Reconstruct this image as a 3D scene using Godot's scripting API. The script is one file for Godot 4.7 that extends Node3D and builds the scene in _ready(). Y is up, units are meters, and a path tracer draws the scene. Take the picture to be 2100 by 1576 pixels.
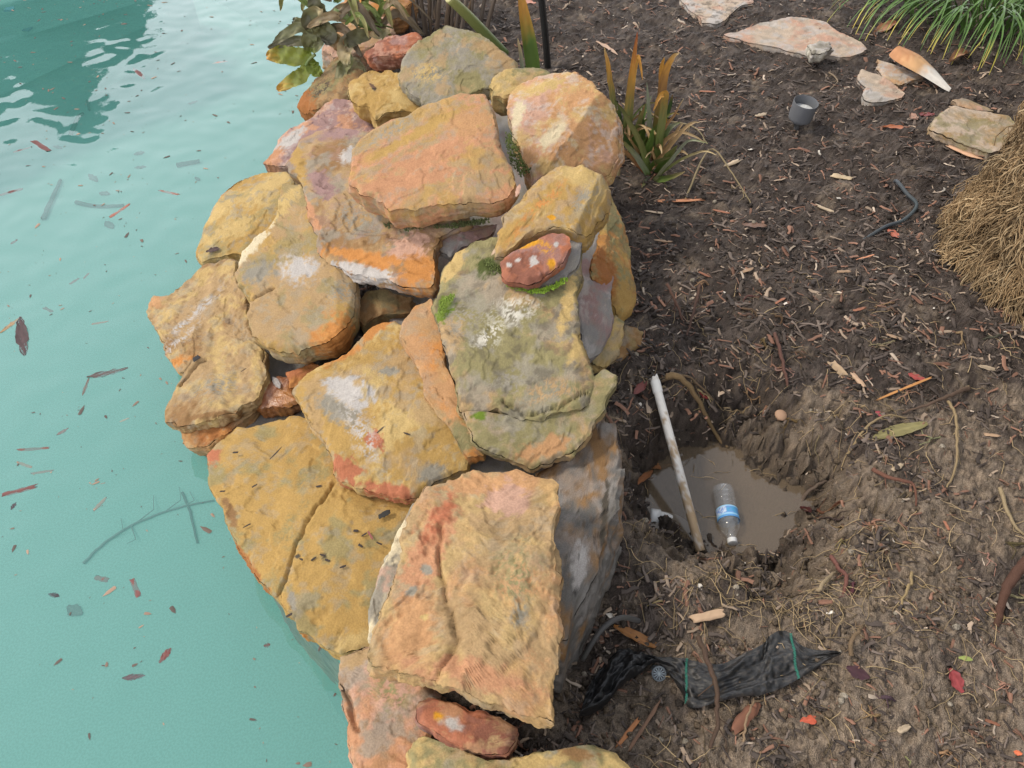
extends Node3D
# A mortared sandstone edging between a pool and a garden bed with a dug hole. Metres, y up.

const WATER_Y := -0.10
const PUDDLE_Y := -0.16
const FLOOR_Y := -0.95

const STONES = [
	{"label": "grey mortar footing under the whole stone edging", "kind": "mortar", "c": [-0.209, -0.03, -1.5], "n": [0.0, 1.0, 0.0], "u": [1.0, 0.0, 0.0], "pts": [-0.422, -0.484, -0.22, -0.719, -0.102, -0.887, -0.0378, -1.1, 0.253, -1.1, 0.276, -0.935, 0.321, -0.785, 0.381, -0.65, 0.428, -0.471, 0.475, -0.231, 0.541, 0.095, 0.568, 0.404, 0.566, 0.838, 0.584, 1.315, 0.48, 1.688, 0.188, 1.779, -0.122, 1.973, -0.338, 1.923, -0.492, 1.779, -0.587, 1.354, -0.666, 0.996, -0.75, 0.691, -0.7, 0.309, -0.677, 0.016, -0.557, -0.231], "t": 0.72, "re": 0.03, "rough": 0.6, "flare": 0.0, "cols": [0.27, 0.25, 0.23, 0.27, 0.24, 0.185, 0.46, 0.42, 0.38, 0.075, 0.062, 0.045], "mix": [0.5, 0.3, 0.4], "feats": [], "pit": 0.0, "wet": 0.0, "fs": 1.0, "ter": 0.0, "rp": 1},
	{"label": "grey mortar filling between the upper stones", "kind": "mortar", "c": [-0.076, 0.11, -1.53], "n": [0.0, 1.0, 0.0], "u": [1.0, 0.0, 0.0], "pts": [-0.0556, -0.679, -0.0438, -0.89, 0.112, -0.909, 0.14, -0.557, 0.213, -0.377, 0.247, -0.187, 0.279, 0.114, 0.341, 0.594, 0.329, 1.172, 0.095, 1.366, -0.211, 1.407, -0.386, 1.098, -0.48, 0.768, -0.359, 0.337, -0.25, -0.006, -0.16, -0.285], "t": 0.2, "re": 0.03, "rough": 0.6, "flare": 0.0, "cols": [0.27, 0.25, 0.23, 0.27, 0.24, 0.185, 0.3, 0.185, 0.165, 0.075, 0.062, 0.045], "mix": [0.5, 0.3, 0.3], "feats": [], "pit": 0.0, "wet": 0.0, "fs": 1.0, "ter": 0.0, "rp": 1},
	{"label": "weathered grey mortar face dropping into the dug hole", "kind": "mortar", "c": [0.147, 0.17, -0.877], "n": [0.0, 1.0, 0.0], "u": [1.0, 0.0, 0.0], "pts": [-0.117, -0.0519, -0.085, -0.256, -0.0449, -0.256, -0.0089, -0.179, 0.0274, -0.09, 0.0528, -0.0177, 0.077, 0.066, 0.089, 0.157, 0.089, 0.243, 0.0589, 0.269, -0.0081, 0.163, -0.094, 0.117], "t": 0.6, "re": 0.03, "rough": 1.0, "flare": 0.035, "cols": [0.15, 0.137, 0.12, 0.26, 0.145, 0.06, 0.27, 0.25, 0.23, 0.27, 0.25, 0.23], "mix": [0.35, 0.4, 0.35], "feats": [[0.0393, 0.157, 0.089, 0.013, -1.507, 0.26, 0.145, 0.06, 0.4], [0.0429, 0.0057, 0.069, 0.0079, -1.725, 0.075, 0.062, 0.045, 0.3], [-0.0137, -0.107, 0.0526, 0.0189, -1.784, 0.46, 0.42, 0.38, 0.4]], "pit": 0.0, "wet": 0.0, "fs": 1.0, "ter": 1.6, "rp": 1},
	{"label": "smooth grey mortar between the yellow slab and right hand stones", "kind": "mortar", "c": [0.228, 0.17, -1.583], "n": [0.475, 0.863, 0.173], "u": [0.876, -0.482, 0.0], "pts": [-0.0593, 0.0309, -0.0576, -0.119, -0.0242, -0.236, 0.0258, -0.192, 0.0574, -0.066, 0.0455, 0.0137, 0.0552, 0.163, 0.0166, 0.297, -0.0541, 0.179], "t": 0.15, "re": 0.03, "rough": 0.5, "flare": 0.0, "cols": [0.27, 0.25, 0.23, 0.3, 0.185, 0.165, 0.46, 0.42, 0.38, 0.27, 0.24, 0.185], "mix": [0.5, 0.4, 0.3], "feats": [], "pit": 0.0, "wet": 0.0, "fs": 1.0, "ter": 0.0, "rp": 1},
	{"label": "yellow sandstone slab with a lip along the pool, under the heart shaped stone", "kind": "stone", "c": [-0.86, 0.09, -2.038], "n": [-0.117, 0.977, 0.176], "u": [0.993, 0.119, 0.0], "pts": [-0.115, -0.129, -0.087, -0.167, -0.0321, -0.156, 0.0415, -0.164, 0.075, -0.128, 0.121, -0.0527, 0.156, 0.0269, 0.157, 0.137, 0.119, 0.205, 0.0321, 0.232, -0.0453, 0.197, -0.087, 0.128, -0.103, 0.042, -0.115, -0.0309, -0.11, -0.077], "t": 0.1, "re": 0.012, "rough": 0.8, "flare": 0.0, "cols": [0.41, 0.255, 0.08, 0.5, 0.35, 0.14, 0.25, 0.215, 0.1, 0.27, 0.24, 0.185], "mix": [0.45, 0.4, 0.5], "feats": [[-0.099, 0.108, 0.113, 0.0156, 1.24, 0.5, 0.215, 0.06, 0.5], [0.09, 0.147, 0.096, 0.048, 0.639, 0.5, 0.35, 0.14, 0.6], [-0.0041, -0.0564, 0.074, 0.0449, 0.361, 0.5, 0.35, 0.14, 0.6]], "pit": 0.0, "wet": 0.0, "fs": 1.0, "ter": 0.75, "rp": 1},
	{"label": "pitted tan and orange stone jutting into the pool", "kind": "stone", "c": [-0.825, 0.075, -1.499], "n": [-0.118, 0.982, 0.147], "u": [0.993, 0.119, 0.0], "pts": [-0.208, 0.14, -0.173, 0.075, -0.093, -0.0463, -0.0332, -0.114, -0.0331, -0.148, -0.065, -0.215, -0.0589, -0.249, -0.011, -0.262, 0.088, -0.251, 0.124, -0.242, 0.172, -0.214, 0.192, -0.128, 0.173, -0.0553, 0.119, 0.0245, 0.112, 0.076, 0.101, 0.125, 0.061, 0.184, 0.0315, 0.287, -0.0129, 0.318, -0.079, 0.301, -0.11, 0.261, -0.156, 0.192, -0.212, 0.199], "t": 0.075, "re": 0.018, "rough": 1.1, "flare": 0.0, "cols": [0.385, 0.255, 0.125, 0.26, 0.145, 0.06, 0.5, 0.35, 0.14, 0.27, 0.24, 0.185], "mix": [0.35, 0.5, 0.4], "feats": [[-0.0473, 0.095, 0.126, 0.0227, 1.003, 0.46, 0.42, 0.38, 0.85], [-0.066, -0.005, 0.106, 0.0182, 0.995, 0.46, 0.42, 0.38, 0.85], [-0.193, 0.165, 0.03, 0.0383, -0.119, 0.475, 0.26, 0.12, 0.6], [0.062, -0.161, 0.073, 0.0496, 0.343, 0.27, 0.24, 0.185, 0.8], [-0.062, -0.078, 0.0495, 0.0178, 0.35, 0.5, 0.215, 0.06, 0.6], [0.0555, -0.248, 0.11, 0.0078, 0.112, 0.26, 0.145, 0.06, 0.4]], "pit": 0.3, "wet": 0.0, "fs": 1.0, "ter": 0.75, "rp": 1, "groove": [-0.0345, -0.148, -0.0012, -0.08, 0.0179, -0.076]},
	{"label": "small tan and orange ledge stone below the pitted stone", "kind": "stone", "c": [-0.754, -0.005, -1.258], "n": [-0.098, 0.976, 0.195], "u": [0.995, 0.1, 0.0], "pts": [-0.084, -0.0352, -0.063, -0.0519, -0.0136, -0.0581, 0.007, -0.0403, 0.061, 0.0061, 0.088, 0.034, 0.101, 0.077, 0.0364, 0.0365, -0.0318, 0.0215, -0.098, 0.0149], "t": 0.075, "re": 0.015, "rough": 1.2, "flare": 0.0, "cols": [0.385, 0.255, 0.125, 0.5, 0.215, 0.06, 0.26, 0.145, 0.06, 0.27, 0.24, 0.185], "mix": [0.5, 0.4, 0.3], "feats": [[0.0012, -0.0162, 0.047, 0.0308, 0.568, 0.33, 0.13, 0.04, 0.6]], "pit": 0.0, "wet": 0.0, "fs": 1.0, "ter": 0.75, "rp": 1},
	{"label": "wet orange stone wedged in the gap", "kind": "stone", "c": [-0.612, 0.035, -1.331], "n": [0.0, 0.981, 0.196], "u": [1.0, 0.0, 0.0], "pts": [-0.0317, -0.0423, 0.0174, -0.0394, 0.067, -0.0193, 0.0306, 0.0529, -0.0034, 0.0589, -0.0299, 0.0201, -0.0491, -0.028], "t": 0.08, "re": 0.014, "rough": 1.0, "flare": 0.0, "cols": [0.33, 0.13, 0.04, 0.5, 0.215, 0.06, 0.24, 0.095, 0.06, 0.5, 0.3, 0.21], "mix": [0.5, 0.4, 0.3], "feats": [], "pit": 0.0, "wet": 1.0, "fs": 1.0, "ter": 0.75, "rp": 1},
	{"label": "rust coloured stone sliver beside the lichened yellow slab", "kind": "stone", "c": [-0.541, 0.06, -1.372], "n": [0.0, 0.981, 0.196], "u": [1.0, 0.0, 0.0], "pts": [-0.0307, -0.0313, 0.0055, -0.0401, 0.0543, 0.0162, 0.019, 0.0434, -0.0476, 0.0132], "t": 0.08, "re": 0.012, "rough": 1.0, "flare": 0.0, "cols": [0.33, 0.13, 0.04, 0.5, 0.215, 0.06, 0.42, 0.15, 0.075, 0.26, 0.145, 0.06], "mix": [0.5, 0.4, 0.3], "feats": [], "pit": 0.0, "wet": 0.0, "fs": 1.0, "ter": 0.75, "rp": 1},
	{"label": "large yellow sandstone slab split by one long crack", "kind": "stone", "c": [-0.439, 0.085, -0.909], "n": [-0.099, 0.99, 0.099], "u": [0.995, 0.1, 0.0], "pts": [-0.27, 0.165, -0.226, 0.079, -0.192, 0.017, -0.154, -0.0338, -0.036, -0.167, 0.0116, -0.229, 0.068, -0.26, 0.099, -0.273, 0.164, -0.26, 0.176, -0.236, 0.185, -0.168, 0.197, -0.085, 0.234, -0.0203, 0.24, 0.0491, 0.161, 0.091, 0.079, 0.134, 0.023, 0.216, -0.0465, 0.291, -0.13, 0.293, -0.224, 0.279, -0.262, 0.238, -0.282, 0.205], "t": 0.1, "re": 0.016, "rough": 0.75, "flare": 0.0, "cols": [0.41, 0.255, 0.08, 0.41, 0.255, 0.08, 0.25, 0.215, 0.1, 0.27, 0.24, 0.185], "mix": [0.5, 0.5, 0.35], "feats": [[-0.269, 0.204, 0.0326, 0.0195, -1.073, 0.42, 0.15, 0.075, 0.4], [-0.126, -0.078, 0.13, 0.0132, -0.866, 0.33, 0.13, 0.04, 0.55], [0.0047, -0.229, 0.064, 0.0106, -0.725, 0.5, 0.215, 0.06, 0.6], [-0.0278, 0.0304, 0.162, 0.075, 1.003, 0.41, 0.255, 0.08, 0.9], [0.13, -0.253, 0.046, 0.022, 0.317, 0.5, 0.35, 0.14, 0.5], [-0.0054, -0.169, 0.0328, 0.0095, -1.093, 0.27, 0.24, 0.185, 0.6], [-0.183, 0.0401, 0.0521, 0.0102, -1.072, 0.26, 0.145, 0.06, 0.5], [-0.0079, -0.079, 0.0095, 0.0078, -0.0551, 0.075, 0.062, 0.045, 0.2], [0.0474, -0.08, 0.0063, 0.0066, -0.0553, 0.075, 0.062, 0.045, 0.2]], "pit": 0.0, "wet": 0.0, "fs": 1.0, "ter": 0.8, "rp": 1, "groove": [0.0456, 0.098, 0.0189, 0.0454, 0.0018, 0.0145, -0.0142, -0.0396, -0.0217, -0.083, -0.0246, -0.116, -0.0372, -0.177]},
	{"label": "reddish brown slab at the water below the cracked yellow slab", "kind": "stone", "c": [-0.229, 0.1, -0.496], "n": [-0.099, 0.99, 0.099], "u": [0.995, 0.1, 0.0], "pts": [-0.098, 0.088, -0.079, 0.0398, -0.067, -0.0022, -0.0467, -0.066, -0.0255, -0.155, 0.0277, -0.156, 0.073, -0.1, 0.078, -0.0467, 0.084, -0.0073, 0.104, 0.0331, 0.071, 0.064, 0.0047, 0.106, -0.0427, 0.137, -0.101, 0.123], "t": 0.12, "re": 0.02, "rough": 1.05, "flare": 0.0, "cols": [0.5, 0.3, 0.21, 0.475, 0.24, 0.125, 0.27, 0.24, 0.185, 0.26, 0.145, 0.06], "mix": [0.5, 0.5, 0.45], "feats": [[-0.069, 0.109, 0.0442, 0.0237, 0.314, 0.385, 0.255, 0.125, 0.7], [0.0101, 0.045, 0.0549, 0.0363, -0.661, 0.25, 0.215, 0.1, 0.9], [-0.0541, -0.0187, 0.057, 0.0171, -1.271, 0.475, 0.24, 0.125, 0.7]], "pit": 0.0, "wet": 0.0, "fs": 1.0, "ter": 0.75, "rp": 1, "groove": [-0.091, 0.066, -0.065, 0.0393, -0.056, -0.0025, -0.0409, -0.0192]},
	{"label": "brown stone with a rusty end at the water, behind the wilted leaf", "kind": "stone", "c": [-0.712, 0.12, -2.868], "n": [-0.322, 0.919, 0.23], "u": [0.944, 0.33, 0.0], "pts": [-0.0579, -0.112, 0.026, -0.124, 0.118, -0.107, 0.156, -0.0145, 0.11, 0.13, 0.0273, 0.166, -0.0348, 0.109, -0.094, 0.022, -0.123, -0.0013, -0.134, -0.0522], "t": 0.13, "re": 0.035, "rough": 0.8, "flare": 0.0, "cols": [0.25, 0.215, 0.1, 0.26, 0.145, 0.06, 0.385, 0.255, 0.125, 0.075, 0.062, 0.045], "mix": [0.5, 0.4, 0.35], "feats": [[-0.121, -0.0555, 0.128, 0.065, -1.165, 0.33, 0.13, 0.04, 0.5], [-0.0216, -0.0128, 0.076, 0.0517, 0.596, 0.075, 0.062, 0.045, 0.8]], "pit": 0.0, "wet": 0.0, "fs": 1.0, "ter": 0.75, "rp": 1},
	{"label": "pinkish purple flat slab under the rough yellow stone", "kind": "stone", "c": [-0.641, 0.15, -2.444], "n": [-0.146, 0.97, 0.194], "u": [0.989, 0.148, 0.0], "pts": [-0.146, -0.131, -0.064, -0.174, 0.107, -0.206, 0.284, -0.124, 0.226, 0.0341, 0.126, 0.093, 0.075, 0.17, 0.0196, 0.19, -0.0322, 0.166, -0.061, 0.099, -0.142, 0.065, -0.182, -0.0324, -0.219, -0.103], "t": 0.1, "re": 0.012, "rough": 0.9, "flare": 0.0, "cols": [0.3, 0.185, 0.165, 0.5, 0.3, 0.21, 0.475, 0.24, 0.125, 0.46, 0.42, 0.38], "mix": [0.5, 0.5, 0.3], "feats": [[-0.135, -0.0171, 0.075, 0.0354, 0.976, 0.46, 0.42, 0.38, 0.5], [-0.179, -0.082, 0.055, 0.0249, 0.976, 0.475, 0.24, 0.125, 0.5]], "pit": 0.0, "wet": 0.0, "fs": 1.0, "ter": 0.75, "rp": 1},
	{"label": "heart shaped tan stone with a rounded orange underside", "kind": "stone", "c": [-0.564, 0.2, -1.577], "n": [-0.144, 0.96, 0.24], "u": [0.989, 0.148, 0.0], "pts": [-0.093, 0.25, -0.141, 0.175, -0.172, 0.135, -0.185, 0.104, -0.178, 0.0287, -0.151, -0.0104, -0.126, -0.0421, -0.129, -0.091, -0.113, -0.135, -0.064, -0.183, 0.0089, -0.206, 0.09, -0.194, 0.132, -0.158, 0.149, -0.113, 0.153, -0.061, 0.149, -0.0056, 0.116, 0.0473, 0.0543, 0.14, 0.0163, 0.25, -0.0277, 0.362, -0.088, 0.374], "t": 0.12, "re": 0.03, "rough": 0.7, "flare": 0.0, "cols": [0.385, 0.255, 0.125, 0.41, 0.255, 0.08, 0.25, 0.215, 0.1, 0.27, 0.24, 0.185], "mix": [0.5, 0.4, 0.4], "feats": [[-0.098, 0.251, 0.135, 0.0294, 1.017, 0.5, 0.35, 0.14, 0.3], [-0.142, 0.153, 0.086, 0.0251, 1.015, 0.62, 0.52, 0.34, 0.4], [-0.0051, 0.049, 0.061, 0.045, -0.51, 0.46, 0.42, 0.38, 0.7], [0.123, -0.0488, 0.0378, 0.0571, -0.506, 0.27, 0.24, 0.185, 0.8], [0.121, -0.183, 0.074, 0.069, 0.733, 0.5, 0.215, 0.06, 0.7], [0.0119, -0.234, 0.138, 0.0377, -0.0248, 0.5, 0.215, 0.06, 0.8], [-0.114, 0.0486, 0.0562, 0.0332, -0.145, 0.27, 0.24, 0.185, 0.7]], "pit": 0.0, "wet": 0.0, "fs": 1.0, "ter": 0.75, "rp": 0, "groove": [-0.126, -0.0453, -0.092, -0.0187, -0.066, -0.0064], "facets": [[0.997, 0.078, 0.106, 0.35], [-0.164, -0.986, 0.154, 0.3]]},
	{"label": "ragged brown slab with a curled orange edge under the top boulder", "kind": "stone", "c": [-0.385, 0.3, -1.787], "n": [-0.19, 0.952, 0.238], "u": [0.981, 0.196, 0.0], "pts": [-0.256, 0.181, -0.223, 0.145, -0.197, 0.08, -0.175, -0.0145, -0.139, -0.074, -0.142, -0.12, -0.122, -0.157, -0.0564, -0.215, 0.0247, -0.256, 0.09, -0.284, 0.167, -0.31, 0.179, -0.28, 0.177, -0.22, 0.199, -0.148, 0.277, -0.115, 0.232, -0.017, 0.092, 0.218, -0.044, 0.308, -0.127, 0.361, -0.199, 0.359, -0.243, 0.329, -0.249, 0.284, -0.267, 0.213], "t": 0.06, "re": 0.008, "rough": 1.2, "flare": 0.0, "cols": [0.385, 0.255, 0.125, 0.26, 0.145, 0.06, 0.27, 0.24, 0.185, 0.3, 0.185, 0.165], "mix": [0.55, 0.5, 0.3], "feats": [[-0.233, 0.22, 0.123, 0.0203, -1.29, 0.41, 0.255, 0.08, 0.5], [-0.149, 0.106, 0.079, 0.0301, -1.121, 0.3, 0.185, 0.165, 0.5], [0.114, -0.176, 0.0592, 0.0459, 0.0135, 0.5, 0.3, 0.21, 0.15], [-0.0096, -0.223, 0.099, 0.0242, -0.417, 0.46, 0.42, 0.38, 0.2], [0.141, -0.26, 0.065, 0.061, -0.191, 0.5, 0.215, 0.06, 0.7], [-0.169, 0.0018, 0.094, 0.0107, -1.167, 0.475, 0.24, 0.125, 0.5], [0.0085, -0.187, 0.168, 0.0217, -0.388, 0.5, 0.215, 0.06, 0.6], [-0.105, 0.328, 0.094, 0.0412, -0.252, 0.3, 0.185, 0.165, 0.6], [-0.071, 0.2, 0.0306, 0.035, -0.239, 0.46, 0.42, 0.38, 0.4], [-0.0394, -0.0436, 0.1, 0.059, -0.732, 0.27, 0.24, 0.185, 0.9]], "pit": 0.0, "wet": 0.0, "fs": 1.0, "ter": 1.2, "rp": 1},
	{"label": "grey purple flat chip under the top boulder", "kind": "stone", "c": [-0.133, 0.285, -1.661], "n": [-0.0485, 0.969, 0.242], "u": [0.999, 0.0499, 0.0], "pts": [-0.0516, -0.0441, -0.0259, -0.0534, 0.018, -0.0203, 0.088, 0.0185, 0.095, 0.0464, 0.017, 0.0389, -0.0537, 0.0211, -0.085, -0.0052], "t": 0.03, "re": 0.006, "rough": 1.0, "flare": 0.0, "cols": [0.3, 0.185, 0.165, 0.27, 0.25, 0.23, 0.27, 0.24, 0.185, 0.26, 0.145, 0.06], "mix": [0.5, 0.4, 0.3], "feats": [], "pit": 0.0, "wet": 0.0, "fs": 1.0, "ter": 0.75, "rp": 1},
	{"label": "small dark brown stone inside the cavity", "kind": "stone", "c": [-0.344, 0.14, -1.556], "n": [0.0, 0.958, 0.287], "u": [1.0, 0.0, 0.0], "pts": [-0.0513, -0.0584, 0.0082, -0.0284, 0.079, -0.0209, 0.082, 0.0312, 0.0159, 0.0468, -0.057, 0.053, -0.077, -0.0209], "t": 0.1, "re": 0.02, "rough": 1.0, "flare": 0.0, "cols": [0.26, 0.145, 0.06, 0.385, 0.255, 0.125, 0.25, 0.215, 0.1, 0.075, 0.062, 0.045], "mix": [0.5, 0.4, 0.4], "feats": [], "pit": 0.0, "wet": 0.0, "fs": 1.0, "ter": 0.75, "rp": 1},
	{"label": "yellow slab with a white lichen patch and red corner", "kind": "stone", "c": [-0.303, 0.19, -1.127], "n": [-0.049, 0.979, 0.196], "u": [0.999, 0.0499, 0.0], "pts": [-0.178, 0.0239, -0.161, -0.0071, -0.122, -0.0528, -0.087, -0.114, -0.086, -0.135, -0.061, -0.155, -0.0097, -0.176, 0.0592, -0.194, 0.091, -0.192, 0.131, -0.158, 0.198, -0.128, 0.21, -0.091, 0.179, -0.0047, 0.137, 0.087, 0.097, 0.197, 0.0577, 0.275, 0.0052, 0.293, -0.0413, 0.276, -0.076, 0.215, -0.163, 0.135, -0.21, 0.074], "t": 0.085, "re": 0.016, "rough": 0.9, "flare": 0.0, "cols": [0.41, 0.255, 0.08, 0.5, 0.35, 0.14, 0.385, 0.255, 0.125, 0.27, 0.24, 0.185], "mix": [0.5, 0.5, 0.4], "feats": [[-0.07, 0.062, 0.067, 0.0417, -0.416, 0.46, 0.42, 0.38, 0.35], [-0.093, 0.0181, 0.063, 0.0247, -0.733, 0.27, 0.24, 0.185, 0.6], [-0.061, -0.128, 0.0459, 0.0235, -0.556, 0.42, 0.15, 0.075, 0.35], [0.0331, -0.177, 0.063, 0.0177, -0.179, 0.42, 0.15, 0.075, 0.5], [0.0051, -0.066, 0.027, 0.0189, -1.038, 0.42, 0.15, 0.075, 0.25], [-0.025, 0.268, 0.077, 0.0171, 0.923, 0.5, 0.215, 0.06, 0.5], [0.0217, 0.118, 0.0282, 0.0158, -0.241, 0.27, 0.24, 0.185, 0.4], [0.125, -0.14, 0.0415, 0.0231, 0.356, 0.27, 0.24, 0.185, 0.6], [-0.0313, -0.0463, 0.11, 0.0316, -1.032, 0.46, 0.42, 0.38, 0.95], [-0.099, 0.178, 0.07, 0.0141, 0.718, 0.5, 0.215, 0.06, 0.6]], "pit": 0.0, "wet": 0.0, "fs": 1.0, "ter": 0.75, "rp": 1, "facets": [[-0.063, -0.998, 0.133, 0.35], [-0.913, -0.408, 0.115, 0.25], [-0.678, 0.735, 0.202, 0.2]]},
	{"label": "orange strip of sandstone between the lichened slab and mossy slab", "kind": "stone", "c": [-0.186, 0.235, -1.254], "n": [-0.0488, 0.975, 0.215], "u": [0.999, 0.0499, 0.0], "pts": [-0.083, 0.08, -0.046, 0.0113, -0.0137, -0.093, 0.0202, -0.142, 0.0541, -0.189, 0.084, -0.241, 0.121, -0.235, 0.131, -0.194, 0.082, -0.144, 0.0524, -0.0546, 0.0202, 0.067, -0.009, 0.183, -0.0485, 0.164], "t": 0.08, "re": 0.01, "rough": 0.6, "flare": 0.0, "cols": [0.475, 0.26, 0.12, 0.5, 0.215, 0.06, 0.385, 0.255, 0.125, 0.27, 0.24, 0.185], "mix": [0.5, 0.35, 0.3], "feats": [[0.078, -0.192, 0.0578, 0.0324, -0.925, 0.25, 0.215, 0.1, 0.6], [0.0228, -0.154, 0.0359, 0.0219, -0.92, 0.385, 0.255, 0.125, 0.6]], "pit": 0.0, "wet": 0.0, "fs": 1.0, "ter": 0.75, "rp": 1},
	{"label": "large olive grey slab with cream lichen and moss", "kind": "stone", "c": [0.0019, 0.31, -1.284], "n": [-0.0478, 0.957, 0.287], "u": [0.999, 0.0499, 0.0], "pts": [-0.182, 0.0505, -0.16, -0.0151, -0.136, -0.091, -0.125, -0.151, -0.115, -0.194, -0.078, -0.205, -0.0362, -0.192, 0.0054, -0.221, 0.0574, -0.225, 0.11, -0.214, 0.158, -0.195, 0.178, -0.151, 0.176, -0.103, 0.157, -0.0496, 0.149, 0.0102, 0.149, 0.062, 0.162, 0.142, 0.172, 0.24, 0.119, 0.257, 0.0139, 0.277, -0.0453, 0.271, -0.091, 0.262, -0.138, 0.235, -0.165, 0.195, -0.176, 0.125, -0.189, 0.095], "t": 0.075, "re": 0.02, "rough": 1.0, "flare": 0.0, "cols": [0.25, 0.215, 0.1, 0.385, 0.255, 0.125, 0.27, 0.24, 0.185, 0.075, 0.062, 0.045], "mix": [0.4, 0.5, 0.45], "feats": [[-0.139, 0.198, 0.068, 0.02, 1.214, 0.5, 0.35, 0.14, 0.4], [-0.0013, 0.0426, 0.081, 0.043, 0.559, 0.6, 0.56, 0.46, 0.85], [-0.0573, -0.0194, 0.0463, 0.0365, 0.745, 0.6, 0.56, 0.46, 0.85], [0.128, 0.063, 0.0179, 0.103, -0.209, 0.5, 0.35, 0.14, 0.6], [0.081, -0.159, 0.096, 0.0349, 0.156, 0.385, 0.255, 0.125, 0.8], [-0.159, 0.069, 0.0231, 0.0389, -0.245, 0.13, 0.19, 0.02, 0.5], [-0.0572, 0.173, 0.0385, 0.0304, -0.814, 0.07, 0.085, 0.02, 0.6], [0.15, -0.0406, 0.0218, 0.061, -0.341, 0.5, 0.35, 0.14, 0.6], [-0.113, 0.0344, 0.056, 0.077, -0.0434, 0.27, 0.24, 0.185, 0.9], [-0.0038, -0.132, 0.064, 0.0355, -0.0383, 0.27, 0.24, 0.185, 0.9]], "pit": 0.0, "wet": 0.0, "fs": 1.0, "ter": 0.75, "rp": 1, "groove": [0.16, -0.162, 0.1, -0.201, 0.0264, -0.215, -0.0256, -0.179], "facets": [[1.0, -0.0013, 0.135, 0.35], [0.996, 0.092, 0.139, 0.3], [-0.989, -0.145, 0.149, 0.3]]},
	{"label": "tan stone layer beneath the olive grey slab", "kind": "stone", "c": [0.072, 0.235, -1.073], "n": [-0.0287, 0.957, 0.287], "u": [1.0, 0.03, 0.0], "pts": [-0.17, -0.0053, -0.153, -0.0418, -0.124, -0.064, -0.073, -0.081, -0.0319, -0.103, 0.0092, -0.092, 0.0507, -0.077, 0.086, -0.0366, 0.128, 0.0205, 0.155, 0.079, 0.162, 0.107, 0.137, 0.125, 0.114, 0.103, 0.077, 0.0355, 0.0123, 0.008, -0.061, 0.0016, -0.125, 0.0167, -0.178, 0.0259], "t": 0.06, "re": 0.014, "rough": 1.1, "flare": 0.0, "cols": [0.25, 0.215, 0.1, 0.385, 0.255, 0.125, 0.27, 0.24, 0.185, 0.27, 0.24, 0.185], "mix": [0.5, 0.4, 0.4], "feats": [[-0.0003, -0.065, 0.063, 0.0217, 0.351, 0.475, 0.26, 0.12, 0.6], [-0.124, -0.0402, 0.0422, 0.0219, -0.39, 0.25, 0.215, 0.1, 0.7], [-0.14, 0.0113, 0.0169, 0.0115, -0.0213, 0.13, 0.19, 0.02, 0.4]], "pit": 0.0, "wet": 0.0, "fs": 1.0, "ter": 0.75, "rp": 0},
	{"label": "pale thin stone showing beside the big red slab", "kind": "stone", "c": [-0.213, 0.2, -0.729], "n": [-0.099, 0.99, 0.099], "u": [0.995, 0.1, 0.0], "pts": [0.0152, 0.147, -0.0173, 0.065, -0.0436, -0.0086, -0.053, -0.069, -0.0522, -0.119, -0.0047, -0.134, 0.075, 0.0192, 0.09, 0.132], "t": 0.1, "re": 0.02, "rough": 1.0, "flare": 0.0, "cols": [0.62, 0.52, 0.34, 0.27, 0.24, 0.185, 0.5, 0.3, 0.21, 0.075, 0.062, 0.045], "mix": [0.5, 0.45, 0.5], "feats": [[-0.0457, -0.06, 0.0133, 0.0527, -0.302, 0.27, 0.24, 0.185, 0.6], [-0.0045, 0.085, 0.0126, 0.0477, -0.577, 0.62, 0.52, 0.34, 0.5]], "pit": 0.0, "wet": 0.0, "fs": 1.0, "ter": 0.75, "rp": 1},
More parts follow.
